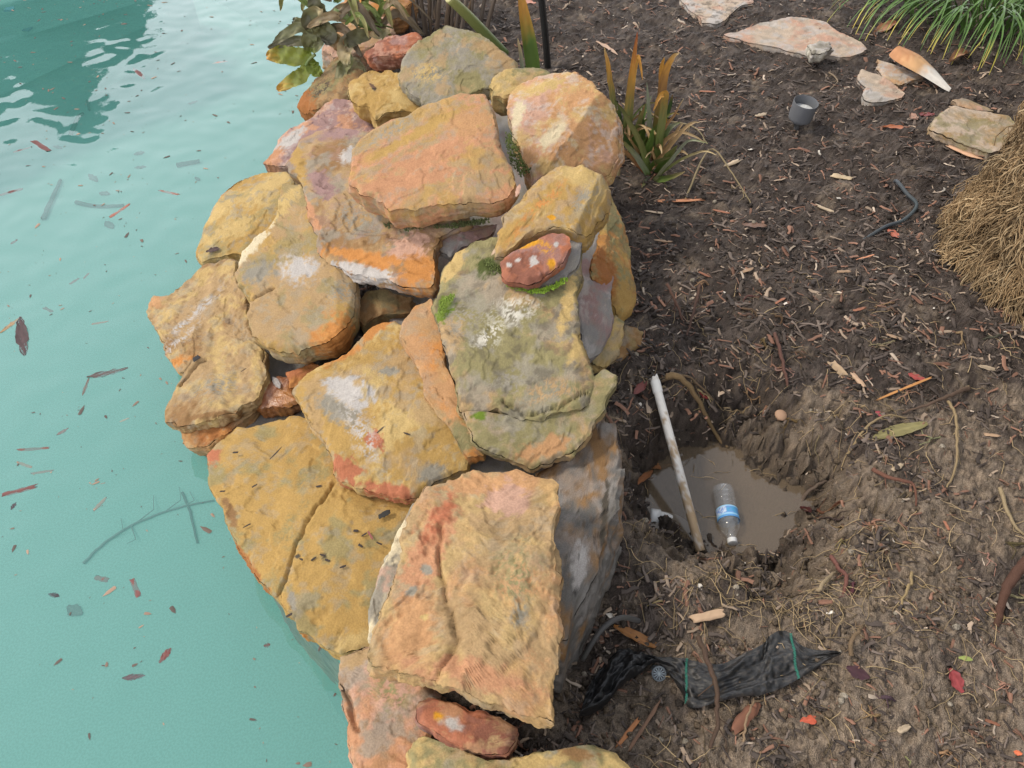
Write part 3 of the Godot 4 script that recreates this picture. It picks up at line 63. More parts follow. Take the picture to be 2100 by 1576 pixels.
const LITTER = [
	{"kind": "flake", "p": [0.37, -0.731, 0.441, -0.74], "w": 0.0261, "col": [0.36, 0.245, 0.155], "name": "wood_chip", "label": "tan chip of wood lying between the hole and the black fabric", "cat": "wood chip", "group": "", "on": "soil", "curl": 0.2, "lobes": 0},
	{"kind": "flake", "p": [0.409, -0.508, 0.479, -0.561], "w": 0.0314, "col": [0.2, 0.09, 0.055], "name": "bark_piece", "label": "ridged reddish brown bark piece below the black fabric", "cat": "bark", "group": "", "on": "soil", "curl": 0.2, "lobes": 0},
	{"kind": "flake", "p": [0.196, -0.487, 0.248, -0.545], "w": 0.0131, "col": [0.4, 0.17, 0.07], "name": "bark_strip", "label": "bright orange brown strip of bark near the black fabric end", "cat": "bark", "group": "", "on": "soil", "curl": 0.2, "lobes": 0},
	{"kind": "flake", "p": [0.211, -0.473, 0.288, -0.569], "w": 0.0101, "col": [0.16, 0.09, 0.055], "name": "bark_strip", "label": "dark brown strip of bark crossing beside the orange strip", "cat": "bark", "group": "", "on": "soil", "curl": 0.2, "lobes": 0},
	{"kind": "leaf", "p": [0.214, -0.733, 0.312, -0.68], "w": 0.0233, "col": [0.34, 0.15, 0.045], "name": "dry_leaf", "label": "long curled orange brown leaf behind the black fabric", "cat": "leaf", "group": "", "on": "soil", "curl": 0.5, "lobes": 0},
	{"kind": "flake", "p": [0.956, -1.343, 1.107, -1.408], "w": 0.0101, "col": [0.42, 0.2, 0.07], "name": "wood_splinter", "label": "straight bright orange splinter of wood on the mud", "cat": "wood splinter", "group": "", "on": "soil", "curl": 0.2, "lobes": 0},
	{"kind": "leaf", "p": [0.9, -1.217, 1.049, -1.257], "w": 0.0358, "col": [0.22, 0.19, 0.08], "name": "dry_leaf", "label": "long olive and brown leaf lying flat on the mud", "cat": "leaf", "group": "", "on": "soil", "curl": 0.15, "lobes": 0},
	{"kind": "flake", "p": [0.875, -1.483, 0.894, -1.427], "w": 0.0373, "col": [0.44, 0.31, 0.19], "name": "wood_chip", "label": "pale jagged wood chip on the mud above the hole", "cat": "wood chip", "group": "", "on": "soil", "curl": 0.2, "lobes": 0},
	{"kind": "flake", "p": [0.913, -1.435, 0.937, -1.386], "w": 0.0229, "col": [0.42, 0.28, 0.18], "name": "wood_chip", "label": "small pinkish wood chip next to the pale jagged one", "cat": "wood chip", "group": "", "on": "soil", "curl": 0.2, "lobes": 0},
	{"kind": "leaf", "p": [0.543, -0.526, 0.585, -0.53], "w": 0.0182, "col": [0.5, 0.1, 0.05], "name": "red_leaf", "label": "bright red lobed leaf on the tan mud", "cat": "leaf", "group": "", "on": "soil", "curl": 0.1, "lobes": 5},
	{"kind": "leaf", "p": [0.652, -0.62, 0.69, -0.598], "w": 0.0267, "col": [0.06, 0.025, 0.03], "name": "purple_leaf", "label": "dark purple leaf by the pointed end of the fabric", "cat": "leaf", "group": "", "on": "soil", "curl": 0.1, "lobes": 0},
	{"kind": "leaf", "p": [0.851, -0.619, 0.869, -0.576], "w": 0.0279, "col": [0.3, 0.06, 0.06], "name": "red_leaf", "label": "crimson pointed leaf on the tan mud", "cat": "leaf", "group": "", "on": "soil", "curl": 0.2, "lobes": 0},
	{"kind": "leaf", "p": [0.92, -0.471, 0.931, -0.463], "w": 0.0104, "col": [0.55, 0.13, 0.05], "name": "red_leaf", "label": "tiny orange red leaf scrap on the tan mud", "cat": "leaf", "group": "", "on": "soil", "curl": 0.2, "lobes": 0},
	{"kind": "leaf", "p": [0.936, -1.301, 0.954, -1.279], "w": 0.0194, "col": [0.32, 0.05, 0.06], "name": "red_leaf", "label": "small crimson leaf scrap by the orange splinter", "cat": "leaf", "group": "", "on": "soil", "curl": 0.2, "lobes": 0},
	{"kind": "leaf", "p": [1.061, -1.427, 1.097, -1.399], "w": 0.0236, "col": [0.3, 0.06, 0.05], "name": "red_leaf", "label": "dull red leaf tucked behind the orange splinter", "cat": "leaf", "group": "", "on": "soil", "curl": 0.2, "lobes": 0},
	{"kind": "leaf", "p": [0.877, -0.639, 0.904, -0.635], "w": 0.0106, "col": [0.3, 0.34, 0.1], "name": "green_leaf", "label": "small torn pale green leaf on the mud", "cat": "leaf", "group": "", "on": "soil", "curl": 0.2, "lobes": 0},
	{"kind": "flake", "p": [0.5, -2.251, 0.653, -2.268], "w": 0.0228, "col": [0.42, 0.19, 0.1], "name": "bark_strip", "label": "orange brown bark strip in front of the strappy plant", "cat": "bark", "group": "", "on": "soil", "curl": 0.2, "lobes": 0},
	{"kind": "leaf", "p": [1.431, -2.753, 1.521, -2.73], "w": 0.0284, "col": [0.36, 0.12, 0.05], "name": "dry_leaf", "label": "orange brown leaf lying between lamp and flagstones", "cat": "leaf", "group": "", "on": "soil", "curl": 0.3, "lobes": 0},
	{"kind": "leaf", "p": [1.566, -2.836, 1.579, -2.798], "w": 0.036, "col": [0.5, 0.3, 0.22], "name": "dry_leaf", "label": "pale pink upright leaf scrap near the thick flagstone", "cat": "leaf", "group": "", "on": "soil", "curl": 0.6, "lobes": 0},
	{"kind": "leaf", "p": [1.613, -2.868, 1.66, -2.836], "w": 0.0366, "col": [0.16, 0.03, 0.025], "name": "red_leaf", "label": "dark red leaf lying before the thick flagstone", "cat": "leaf", "group": "", "on": "soil", "curl": 0.2, "lobes": 0},
	{"kind": "flake", "p": [1.625, -2.601, 1.71, -2.509], "w": 0.0344, "col": [0.52, 0.31, 0.19], "name": "wood_stick", "label": "peeled pinkish wood stick beside the thick flagstone", "cat": "stick", "group": "", "on": "soil", "curl": 0.2, "lobes": 0},
	{"kind": "flake", "p": [1.136, -2.415, 1.205, -2.396], "w": 0.0388, "col": [0.52, 0.4, 0.25], "name": "wood_chip", "label": "pale yellowish chip in the dark mulch", "cat": "wood chip", "group": "", "on": "soil", "curl": 0.2, "lobes": 0},
	{"kind": "leaf", "p": [0.38, -3.506, 0.469, -3.395], "w": 0.024, "col": [0.5, 0.34, 0.24], "name": "dry_leaf", "label": "pale narrow leaf behind the strappy plant", "cat": "leaf", "group": "", "on": "soil", "curl": 0.3, "lobes": 0},
	{"kind": "leaf", "p": [1.217, -2.067, 1.239, -2.025], "w": 0.0321, "col": [0.4, 0.12, 0.07], "name": "red_leaf", "label": "brick red leaf scrap beside the black hose", "cat": "leaf", "group": "", "on": "soil", "curl": 0.2, "lobes": 0},
	{"kind": "leaf", "p": [0.0291, -4.001, 0.115, -3.952], "w": 0.043, "col": [0.46, 0.2, 0.13], "name": "dry_leaf", "label": "orange leaf on the soil behind the black stake", "cat": "leaf", "group": "", "on": "soil", "curl": 0.2, "lobes": 0},
	{"kind": "flake", "p": [0.446, -2.193, 0.503, -2.176], "w": 0.0153, "col": [0.5, 0.38, 0.26], "name": "wood_chip", "label": "pale thin chip by the olive yellow stone", "cat": "wood chip", "group": "", "on": "soil", "curl": 0.2, "lobes": 0},
	{"kind": "leaf", "p": [0.752, -2.099, 0.827, -2.078], "w": 0.0272, "col": [0.16, 0.09, 0.06], "name": "dry_leaf", "label": "brown leaf flat in the mulch", "cat": "leaf", "group": "", "on": "soil", "curl": 0.2, "lobes": 0},
	{"kind": "leaf", "p": [1.664, -3.6, 1.812, -3.719], "w": 0.0547, "col": [0.45, 0.22, 0.12], "name": "dry_leaf", "label": "orange brown leaf at the foot of the grass clump", "cat": "leaf", "group": "", "on": "soil", "curl": 0.5, "lobes": 0},
	{"kind": "leaf", "p": [1.89, -3.285, 2.019, -3.395], "w": 0.0473, "col": [0.36, 0.2, 0.11], "name": "dry_leaf", "label": "folded brown leaf under the grass clump edge", "cat": "leaf", "group": "", "on": "soil", "curl": 0.8, "lobes": 0},
	{"kind": "flake", "p": [1.08, -1.932, 1.132, -1.934], "w": 0.0085, "col": [0.45, 0.2, 0.11], "name": "bark_strip", "label": "thin straight orange bark sliver near the hose", "cat": "bark", "group": "", "on": "soil", "curl": 0.2, "lobes": 0},
	{"kind": "leaf", "p": [0.3, -1.098, 0.373, -1.224], "w": 0.019, "col": [0.25, 0.1, 0.04], "name": "dry_leaf", "label": "brown leaf at the shadowed foot of the wall", "cat": "leaf", "group": "", "on": "soil", "curl": 0.4, "lobes": 0},
	{"kind": "leaf", "p": [0.346, -1.224, 0.435, -1.264], "w": 0.0218, "col": [0.27, 0.12, 0.05], "name": "dry_leaf", "label": "brown leaf on the slope behind the pipe", "cat": "leaf", "group": "", "on": "soil", "curl": 0.3, "lobes": 0},
	{"kind": "leaf", "p": [0.321, -1.36, 0.358, -1.402], "w": 0.0235, "col": [0.16, 0.04, 0.03], "name": "red_leaf", "label": "dark red leaf beside the pipe top", "cat": "leaf", "group": "", "on": "soil", "curl": 0.2, "lobes": 0},
	{"kind": "leaf", "p": [0.504, -1.404, 0.532, -1.392], "w": 0.0183, "col": [0.18, 0.03, 0.03], "name": "red_leaf", "label": "dark red leaf scrap under the root sticks", "cat": "leaf", "group": "", "on": "soil", "curl": 0.2, "lobes": 0},
	{"kind": "leaf", "p": [0.734, -1.112, 0.744, -1.068], "w": 0.0243, "col": [0.05, 0.012, 0.01], "name": "wet_leaf", "label": "blackish red wet leaf at the puddle rim", "cat": "leaf", "group": "", "on": "soil", "curl": 0.2, "lobes": 0},
	{"kind": "leaf", "p": [0.735, -1.156, 0.757, -1.123], "w": 0.0222, "col": [0.06, 0.014, 0.012], "name": "wet_leaf", "label": "blackish wet leaf stuck above the puddle rim", "cat": "leaf", "group": "", "on": "soil", "curl": 0.2, "lobes": 0},
	{"kind": "flake", "p": [0.677, -2.187, 0.728, -2.166], "w": 0.0138, "col": [0.28, 0.12, 0.07], "name": "bark_chip", "label": "reddish bark chip among the mulch", "cat": "bark chip", "group": "bark chips scattered on the soil", "on": "soil", "curl": 0.2, "lobes": 0},
	{"kind": "flake", "p": [0.696, -1.855, 0.744, -1.878], "w": 0.0158, "col": [0.32, 0.21, 0.13], "name": "bark_chip", "label": "pale tan bark chip among the mulch", "cat": "bark chip", "group": "bark chips scattered on the soil", "on": "soil", "curl": 0.2, "lobes": 0},
	{"kind": "flake", "p": [0.857, -1.983, 0.87, -1.944], "w": 0.0199, "col": [0.17, 0.085, 0.055], "name": "bark_chip", "label": "dark brown bark chip among the mulch", "cat": "bark chip", "group": "bark chips scattered on the soil", "on": "soil", "curl": 0.2, "lobes": 0},
	{"kind": "flake", "p": [1.026, -2.21, 1.081, -2.199], "w": 0.0254, "col": [0.4, 0.31, 0.21], "name": "bark_chip", "label": "whitish bark chip among the mulch", "cat": "bark chip", "group": "bark chips scattered on the soil", "on": "soil", "curl": 0.2, "lobes": 0},
	{"kind": "flake", "p": [0.988, -1.682, 1.032, -1.692], "w": 0.0125, "col": [0.28, 0.12, 0.07], "name": "bark_chip", "label": "reddish bark chip among the mulch", "cat": "bark chip", "group": "bark chips scattered on the soil", "on": "soil", "curl": 0.2, "lobes": 0},
	{"kind": "flake", "p": [1.05, -1.574, 1.086, -1.553], "w": 0.0153, "col": [0.32, 0.21, 0.13], "name": "bark_chip", "label": "pale tan bark chip among the mulch", "cat": "bark chip", "group": "bark chips scattered on the soil", "on": "soil", "curl": 0.2, "lobes": 0},
	{"kind": "flake", "p": [0.726, -1.583, 0.725, -1.544], "w": 0.0174, "col": [0.17, 0.085, 0.055], "name": "bark_chip", "label": "dark brown bark chip among the mulch", "cat": "bark chip", "group": "bark chips scattered on the soil", "on": "soil", "curl": 0.2, "lobes": 0},
	{"kind": "flake", "p": [0.765, -2.469, 0.824, -2.491], "w": 0.0266, "col": [0.4, 0.31, 0.21], "name": "bark_chip", "label": "whitish bark chip among the mulch", "cat": "bark chip", "group": "bark chips scattered on the soil", "on": "soil", "curl": 0.2, "lobes": 0},
	{"kind": "flake", "p": [0.567, -1.883, 0.603, -1.85], "w": 0.0125, "col": [0.28, 0.12, 0.07], "name": "bark_chip", "label": "reddish bark chip among the mulch", "cat": "bark chip", "group": "bark chips scattered on the soil", "on": "soil", "curl": 0.2, "lobes": 0},
	{"kind": "flake", "p": [0.457, -2.015, 0.513, -2.015], "w": 0.0162, "col": [0.32, 0.21, 0.13], "name": "bark_chip", "label": "pale tan bark chip among the mulch", "cat": "bark chip", "group": "bark chips scattered on the soil", "on": "soil", "curl": 0.2, "lobes": 0},
	{"kind": "flake", "p": [1.065, -2.596, 1.104, -2.565], "w": 0.0241, "col": [0.17, 0.085, 0.055], "name": "bark_chip", "label": "dark brown bark chip among the mulch", "cat": "bark chip", "group": "bark chips scattered on the soil", "on": "soil", "curl": 0.2, "lobes": 0},
	{"kind": "flake", "p": [0.952, -2.814, 1.006, -2.859], "w": 0.0297, "col": [0.4, 0.31, 0.21], "name": "bark_chip", "label": "whitish bark chip among the mulch", "cat": "bark chip", "group": "bark chips scattered on the soil", "on": "soil", "curl": 0.2, "lobes": 0},
	{"kind": "flake", "p": [0.774, -3.046, 0.831, -3.033], "w": 0.0176, "col": [0.28, 0.12, 0.07], "name": "bark_chip", "label": "reddish bark chip among the mulch", "cat": "bark chip", "group": "bark chips scattered on the soil", "on": "soil", "curl": 0.2, "lobes": 0},
	{"kind": "flake", "p": [0.999, -1.863, 1.041, -1.87], "w": 0.0165, "col": [0.32, 0.21, 0.13], "name": "bark_chip", "label": "pale tan bark chip among the mulch", "cat": "bark chip", "group": "bark chips scattered on the soil", "on": "soil", "curl": 0.2, "lobes": 0},
	{"kind": "flake", "p": [1.187, -1.746, 1.205, -1.713], "w": 0.0196, "col": [0.17, 0.085, 0.055], "name": "bark_chip", "label": "dark brown bark chip among the mulch", "cat": "bark chip", "group": "bark chips scattered on the soil", "on": "soil", "curl": 0.2, "lobes": 0},
	{"kind": "flake", "p": [0.917, -1.109, 0.945, -1.134], "w": 0.0185, "col": [0.4, 0.31, 0.21], "name": "bark_chip", "label": "whitish bark chip among the mulch", "cat": "bark chip", "group": "bark chips scattered on the soil", "on": "soil", "curl": 0.2, "lobes": 0},
	{"kind": "flake", "p": [0.983, -0.968, 0.987, -0.944], "w": 0.0103, "col": [0.28, 0.12, 0.07], "name": "bark_chip", "label": "reddish bark chip among the mulch", "cat": "bark chip", "group": "bark chips scattered on the soil", "on": "soil", "curl": 0.2, "lobes": 0},
	{"kind": "flake", "p": [1.177, -1.218, 1.21, -1.207], "w": 0.0144, "col": [0.32, 0.21, 0.13], "name": "bark_chip", "label": "pale tan bark chip among the mulch", "cat": "bark chip", "group": "bark chips scattered on the soil", "on": "soil", "curl": 0.2, "lobes": 0},
	{"kind": "flake", "p": [0.634, -0.758, 0.66, -0.751], "w": 0.0137, "col": [0.17, 0.085, 0.055], "name": "bark_chip", "label": "dark brown bark chip among the mulch", "cat": "bark chip", "group": "bark chips scattered on the soil", "on": "soil", "curl": 0.2, "lobes": 0},
	{"kind": "flake", "p": [0.712, -0.502, 0.74, -0.51], "w": 0.0155, "col": [0.4, 0.31, 0.21], "name": "bark_chip", "label": "whitish bark chip among the mulch", "cat": "bark chip", "group": "bark chips scattered on the soil", "on": "soil", "curl": 0.2, "lobes": 0},
	{"kind": "flake", "p": [0.898, -0.53, 0.919, -0.519], "w": 0.0093, "col": [0.28, 0.12, 0.07], "name": "bark_chip", "label": "reddish bark chip among the mulch", "cat": "bark chip", "group": "bark chips scattered on the soil", "on": "soil", "curl": 0.2, "lobes": 0},
	{"kind": "flake", "p": [0.51, -0.602, 0.522, -0.616], "w": 0.0108, "col": [0.32, 0.21, 0.13], "name": "bark_chip", "label": "pale tan bark chip among the mulch", "cat": "bark chip", "group": "bark chips scattered on the soil", "on": "soil", "curl": 0.2, "lobes": 0},
	{"kind": "flake", "p": [1.144, -1.461, 1.194, -1.475], "w": 0.0182, "col": [0.17, 0.085, 0.055], "name": "bark_chip", "label": "dark brown bark chip among the mulch", "cat": "bark chip", "group": "bark chips scattered on the soil", "on": "soil", "curl": 0.2, "lobes": 0},
	{"kind": "flake", "p": [1.258, -1.453, 1.302, -1.446], "w": 0.0217, "col": [0.4, 0.31, 0.21], "name": "bark_chip", "label": "whitish bark chip among the mulch", "cat": "bark chip", "group": "bark chips scattered on the soil", "on": "soil", "curl": 0.2, "lobes": 0},
	{"kind": "flake", "p": [0.775, -1.715, 0.81, -1.745], "w": 0.0123, "col": [0.28, 0.12, 0.07], "name": "bark_chip", "label": "reddish bark chip among the mulch", "cat": "bark chip", "group": "bark chips scattered on the soil", "on": "soil", "curl": 0.2, "lobes": 0},
	{"kind": "flake", "p": [-1.937, -2.827, -1.826, -2.76], "w": 0.033, "col": [0.15, 0.062, 0.055], "name": "floating_bark", "label": "long frayed dark red bark flake among floating bits", "cat": "bark", "group": "", "on": "water", "curl": 0.12, "lobes": 0},
	{"kind": "flake", "p": [-1.968, -2.745, -1.922, -2.782], "w": 0.0189, "col": [0.16, 0.06, 0.05], "name": "floating_bark", "label": "dark thin bark flake beside the frayed red one", "cat": "bark", "group": "", "on": "water", "curl": 0.12, "lobes": 0},
	{"kind": "flake", "p": [-1.886, -2.445, -1.825, -2.487], "w": 0.0286, "col": [0.15, 0.062, 0.055], "name": "floating_bark", "label": "red brown bark flake floating apart, beside a submerged stick", "cat": "bark", "group": "", "on": "water", "curl": 0.12, "lobes": 0},
	{"kind": "flake", "p": [-1.432, -2.309, -1.387, -2.382], "w": 0.0221, "col": [0.26, 0.11, 0.08], "name": "floating_bark", "label": "red bark flake floating above a sunken leaf", "cat": "bark", "group": "", "on": "water", "curl": 0.12, "lobes": 0},
	{"kind": "flake", "p": [-1.308, -2.47, -1.227, -2.451], "w": 0.0182, "col": [0.24, 0.11, 0.08], "name": "floating_bark", "label": "forked red bark flake nearest the yellow lipped slab", "cat": "bark", "group": "", "on": "water", "curl": 0.12, "lobes": 0},
	{"kind": "leaf", "p": [-1.522, -1.776, -1.434, -1.606], "w": 0.0349, "col": [0.07, 0.045, 0.045], "name": "floating_leaf", "label": "dark curled leaf with a long stalk floating on the pool", "cat": "leaf", "group": "", "on": "water", "curl": 0.12, "lobes": 0},
	{"kind": "leaf", "p": [-1.549, -1.702, -1.521, -1.772], "w": 0.0178, "col": [0.3, 0.19, 0.1], "name": "floating_leaf", "label": "tan narrow leaf touching the dark curled leaf", "cat": "leaf", "group": "", "on": "water", "curl": 0.12, "lobes": 0},
	{"kind": "leaf", "p": [-1.217, -1.517, -1.112, -1.554], "w": 0.0254, "col": [0.1, 0.075, 0.07], "name": "floating_leaf", "label": "long grey brown curled leaf floating on the pool", "cat": "leaf", "group": "", "on": "water", "curl": 0.12, "lobes": 0},
	{"kind": "leaf", "p": [-1.204, -1.447, -1.211, -1.517], "w": 0.011, "col": [0.14, 0.07, 0.05], "name": "floating_leaf", "label": "brown stalk end of the long curled leaf", "cat": "leaf", "group": "", "on": "water", "curl": 0.12, "lobes": 0},
	{"kind": "flake", "p": [-1.272, -1.117, -1.201, -1.138], "w": 0.022, "col": [0.15, 0.062, 0.055], "name": "floating_bark", "label": "broad ridged red bark flake floating on the pool", "cat": "bark", "group": "", "on": "water", "curl": 0.12, "lobes": 0},
	{"kind": "flake", "p": [-1.299, -1.257, -1.224, -1.26], "w": 0.0136, "col": [0.16, 0.08, 0.065], "name": "floating_bark", "label": "knotted brown bark strip in the floating debris line", "cat": "bark", "group": "", "on": "water", "curl": 0.12, "lobes": 0},
	{"kind": "flake", "p": [-1.283, -1.212, -1.24, -1.201], "w": 0.012, "col": [0.3, 0.18, 0.12], "name": "floating_bark", "label": "pale brown bark curl in the floating debris line", "cat": "bark", "group": "", "on": "water", "curl": 0.12, "lobes": 0},
	{"kind": "flake", "p": [-1.232, -1.181, -1.18, -1.187], "w": 0.0103, "col": [0.24, 0.13, 0.1], "name": "floating_bark", "label": "thin light brown bark strip in the floating debris line", "cat": "bark", "group": "", "on": "water", "curl": 0.12, "lobes": 0},
	{"kind": "flake", "p": [-1.033, -1.067, -1.011, -1.106], "w": 0.0152, "col": [0.28, 0.16, 0.11], "name": "floating_bark", "label": "small bow shaped bark curl floating alone", "cat": "bark", "group": "", "on": "water", "curl": 0.12, "lobes": 0},
	{"kind": "flake", "p": [-0.875, -0.877, -0.842, -0.838], "w": 0.0178, "col": [0.15, 0.062, 0.055], "name": "floating_bark", "label": "frayed red fibre tuft floating on the pool", "cat": "bark", "group": "", "on": "water", "curl": 0.12, "lobes": 0},
	{"kind": "flake", "p": [-0.959, -0.887, -0.928, -0.874], "w": 0.0182, "col": [0.15, 0.062, 0.055], "name": "floating_bark", "label": "squarish red bark scrap with a bent stalk", "cat": "bark", "group": "", "on": "water", "curl": 0.12, "lobes": 0},
	{"kind": "leaf", "p": [-1.051, -0.843, -1.022, -0.836], "w": 0.0119, "col": [0.05, 0.045, 0.05], "name": "floating_leaf", "label": "small black leaf scrap floating on the pool", "cat": "leaf", "group": "", "on": "water", "curl": 0.12, "lobes": 0},
	{"kind": "leaf", "p": [-0.749, -0.682, -0.734, -0.715], "w": 0.0168, "col": [0.16, 0.06, 0.055], "name": "floating_leaf", "label": "dark red pointed leaf floating below the yellow slab", "cat": "leaf", "group": "", "on": "water", "curl": 0.12, "lobes": 0},
	{"kind": "leaf", "p": [-0.817, -0.649, -0.77, -0.655], "w": 0.0144, "col": [0.1, 0.075, 0.08], "name": "floating_leaf", "label": "dark grey leaf floating below the yellow slab", "cat": "leaf", "group": "", "on": "water", "curl": 0.12, "lobes": 0},
	{"kind": "flake", "p": [-1.744, -3.479, -1.657, -3.381], "w": 0.0315, "col": [0.15, 0.062, 0.055], "name": "floating_bark", "label": "red bark flake floating within the tree reflection", "cat": "bark", "group": "", "on": "water", "curl": 0.12, "lobes": 0},
	{"kind": "flake", "p": [-1.39, -3.529, -1.333, -3.554], "w": 0.0208, "col": [0.34, 0.18, 0.14], "name": "floating_bark", "label": "pale red bark flake floating toward the far water", "cat": "bark", "group": "", "on": "water", "curl": 0.12, "lobes": 0},
	{"kind": "flake", "p": [-1.463, -1.822, -1.435, -1.799], "w": 0.016, "col": [0.14, 0.08, 0.07], "name": "floating_bark", "label": "tiny brown scrap floating beside the curled leaf", "cat": "bark", "group": "", "on": "water", "curl": 0.12, "lobes": 0},
	{"kind": "flake", "p": [-1.432, -1.931, -1.411, -1.966], "w": 0.0147, "col": [0.17, 0.09, 0.08], "name": "floating_bark", "label": "brown bark scrap with a pale edge floating alone", "cat": "bark", "group": "", "on": "water", "curl": 0.12, "lobes": 0},
	{"kind": "flake", "p": [-1.397, -1.961, -1.389, -1.991], "w": 0.011, "col": [0.22, 0.11, 0.09], "name": "floating_bark", "label": "slender brown bark scrap floating alone", "cat": "bark", "group": "", "on": "water", "curl": 0.12, "lobes": 0},
	{"kind": "leaf", "p": [-1.235, -1.068, -1.233, -1.091], "w": 0.0116, "col": [0.06, 0.045, 0.05], "name": "floating_leaf", "label": "dark leaf tip floating below the debris line", "cat": "leaf", "group": "", "on": "water", "curl": 0.12, "lobes": 0},
	{"kind": "flake", "p": [-1.065, -1.354, -1.045, -1.365], "w": 0.0089, "col": [0.4, 0.27, 0.18], "name": "floating_bark", "label": "tan wood sliver floating by the reddish ledge", "cat": "bark", "group": "", "on": "water", "curl": 0.12, "lobes": 0},
	{"kind": "leaf", "p": [-1.218, -1.305, -1.196, -1.33], "w": 0.0137, "col": [0.16, 0.11, 0.1], "name": "floating_leaf", "label": "dark winged seed floating above the debris line", "cat": "leaf", "group": "", "on": "water", "curl": 0.12, "lobes": 0},
	{"kind": "leaf", "p": [-0.536, -0.72, -0.522, -0.723], "w": 0.0116, "col": [0.13, 0.045, 0.04], "name": "floating_leaf", "label": "small maroon leaf floating close to the slab edge", "cat": "leaf", "group": "", "on": "water", "curl": 0.12, "lobes": 0},
	{"kind": "flake", "p": [-1.288, -1.745, -1.243, -1.754], "w": 0.0119, "col": [0.33, 0.15, 0.09], "name": "floating_bark", "label": "orange brown bark sliver floating on the pool", "cat": "bark", "group": "", "on": "water", "curl": 0.12, "lobes": 0},
	{"kind": "flake", "p": [-1.043, -1.147, -1.032, -1.15], "w": 0.0056, "col": [0.3, 0.17, 0.1], "name": "floating_bark", "label": "short light bark sliver floating on the pool", "cat": "bark", "group": "", "on": "water", "curl": 0.12, "lobes": 0},
	{"kind": "flake", "p": [-1.718, -2.149, -1.701, -2.171], "w": 0.0161, "col": [0.18, 0.08, 0.07], "name": "floating_bark", "label": "dull red scrap floating near the pool steps side", "cat": "bark", "group": "", "on": "water", "curl": 0.12, "lobes": 0},
	{"kind": "leaf", "p": [-2.274, -4.17, -2.221, -4.198], "w": 0.0507, "col": [0.08, 0.11, 0.105], "name": "sunken_leaf", "label": "pale round sunken leaf on the pool floor", "cat": "leaf", "group": "", "on": "floor", "curl": 0.05, "lobes": 0},
	{"kind": "leaf", "p": [-2.222, -4.024, -2.157, -4.034], "w": 0.0362, "col": [0.08, 0.11, 0.105], "name": "sunken_leaf", "label": "dark oval sunken leaf on the pool floor", "cat": "leaf", "group": "", "on": "floor", "curl": 0.05, "lobes": 0},
	{"kind": "leaf", "p": [-2.466, -3.955, -2.385, -3.873], "w": 0.0396, "col": [0.08, 0.11, 0.105], "name": "sunken_leaf", "label": "slanting broad sunken leaf on the pool floor", "cat": "leaf", "group": "", "on": "floor", "curl": 0.05, "lobes": 0},
	{"kind": "leaf", "p": [-2.201, -3.486, -2.135, -3.42], "w": 0.0421, "col": [0.08, 0.11, 0.105], "name": "sunken_leaf", "label": "pointed oval sunken leaf below the red flake", "cat": "leaf", "group": "", "on": "floor", "curl": 0.05, "lobes": 0},
	{"kind": "leaf", "p": [-2.334, -3.763, -2.269, -3.744], "w": 0.0446, "col": [0.08, 0.11, 0.105], "name": "sunken_leaf", "label": "curled sunken leaf with a stalk on the pool floor", "cat": "leaf", "group": "", "on": "floor", "curl": 0.05, "lobes": 0},
	{"kind": "leaf", "p": [-1.838, -3.924, -1.799, -3.883], "w": 0.0251, "col": [0.08, 0.11, 0.105], "name": "sunken_leaf", "label": "small sunken leaf near the yellow lipped slab", "cat": "leaf", "group": "", "on": "floor", "curl": 0.05, "lobes": 0},
	{"kind": "leaf", "p": [-1.523, -1.241, -1.461, -1.211], "w": 0.0434, "col": [0.08, 0.11, 0.105], "name": "sunken_leaf", "label": "ragged sunken leaf in the deeper pool floor", "cat": "leaf", "group": "", "on": "floor", "curl": 0.05, "lobes": 0},
	{"kind": "leaf", "p": [-2.799, -4.272, -2.732, -4.238], "w": 0.0321, "col": [0.08, 0.11, 0.105], "name": "sunken_leaf", "label": "dark sunken leaf beside the floating red flakes", "cat": "leaf", "group": "", "on": "floor", "curl": 0.05, "lobes": 0},
	{"kind": "leaf", "p": [-2.13, -4.795, -2.079, -4.841], "w": 0.033, "col": [0.08, 0.11, 0.105], "name": "sunken_leaf", "label": "narrow sunken leaf toward the far water", "cat": "leaf", "group": "", "on": "floor", "curl": 0.05, "lobes": 0},
	{"kind": "flake", "p": [-0.554, -1.076, -0.532, -1.105], "w": 0.0047, "col": [0.035, 0.025, 0.02], "name": "pine_needle_bit", "label": "dark splinter lying on the cracked yellow slab", "cat": "splinter", "group": "", "on": "stone", "curl": 0.2, "lobes": 0, "at": [-0.543, 0.097, -1.09], "n": [-0.099, 0.99, 0.099]},
	{"kind": "flake", "p": [-0.284, -0.916, -0.261, -0.921], "w": 0.0182, "col": [0.03, 0.028, 0.024], "name": "seed_pod", "label": "black seed pod on the cracked yellow slab", "cat": "seed pod", "group": "", "on": "stone", "curl": 0.2, "lobes": 0, "at": [-0.273, 0.107, -0.918], "n": [-0.099, 0.99, 0.099]},
	{"kind": "flake", "p": [-0.303, -0.881, -0.291, -0.863], "w": 0.0064, "col": [0.22, 0.07, 0.06], "name": "bark_scrap", "label": "reddish scrap of bark on the cracked yellow slab", "cat": "bark", "group": "", "on": "stone", "curl": 0.2, "lobes": 0, "at": [-0.298, 0.099, -0.872], "n": [-0.099, 0.99, 0.099]},
	{"kind": "flake", "p": [-0.579, -0.907, -0.563, -0.914], "w": 0.0045, "col": [0.035, 0.025, 0.02], "name": "splinter", "label": "short dark splinter near the rim of the cracked slab", "cat": "splinter", "group": "", "on": "stone", "curl": 0.2, "lobes": 0, "at": [-0.572, 0.076, -0.91], "n": [-0.099, 0.99, 0.099]},
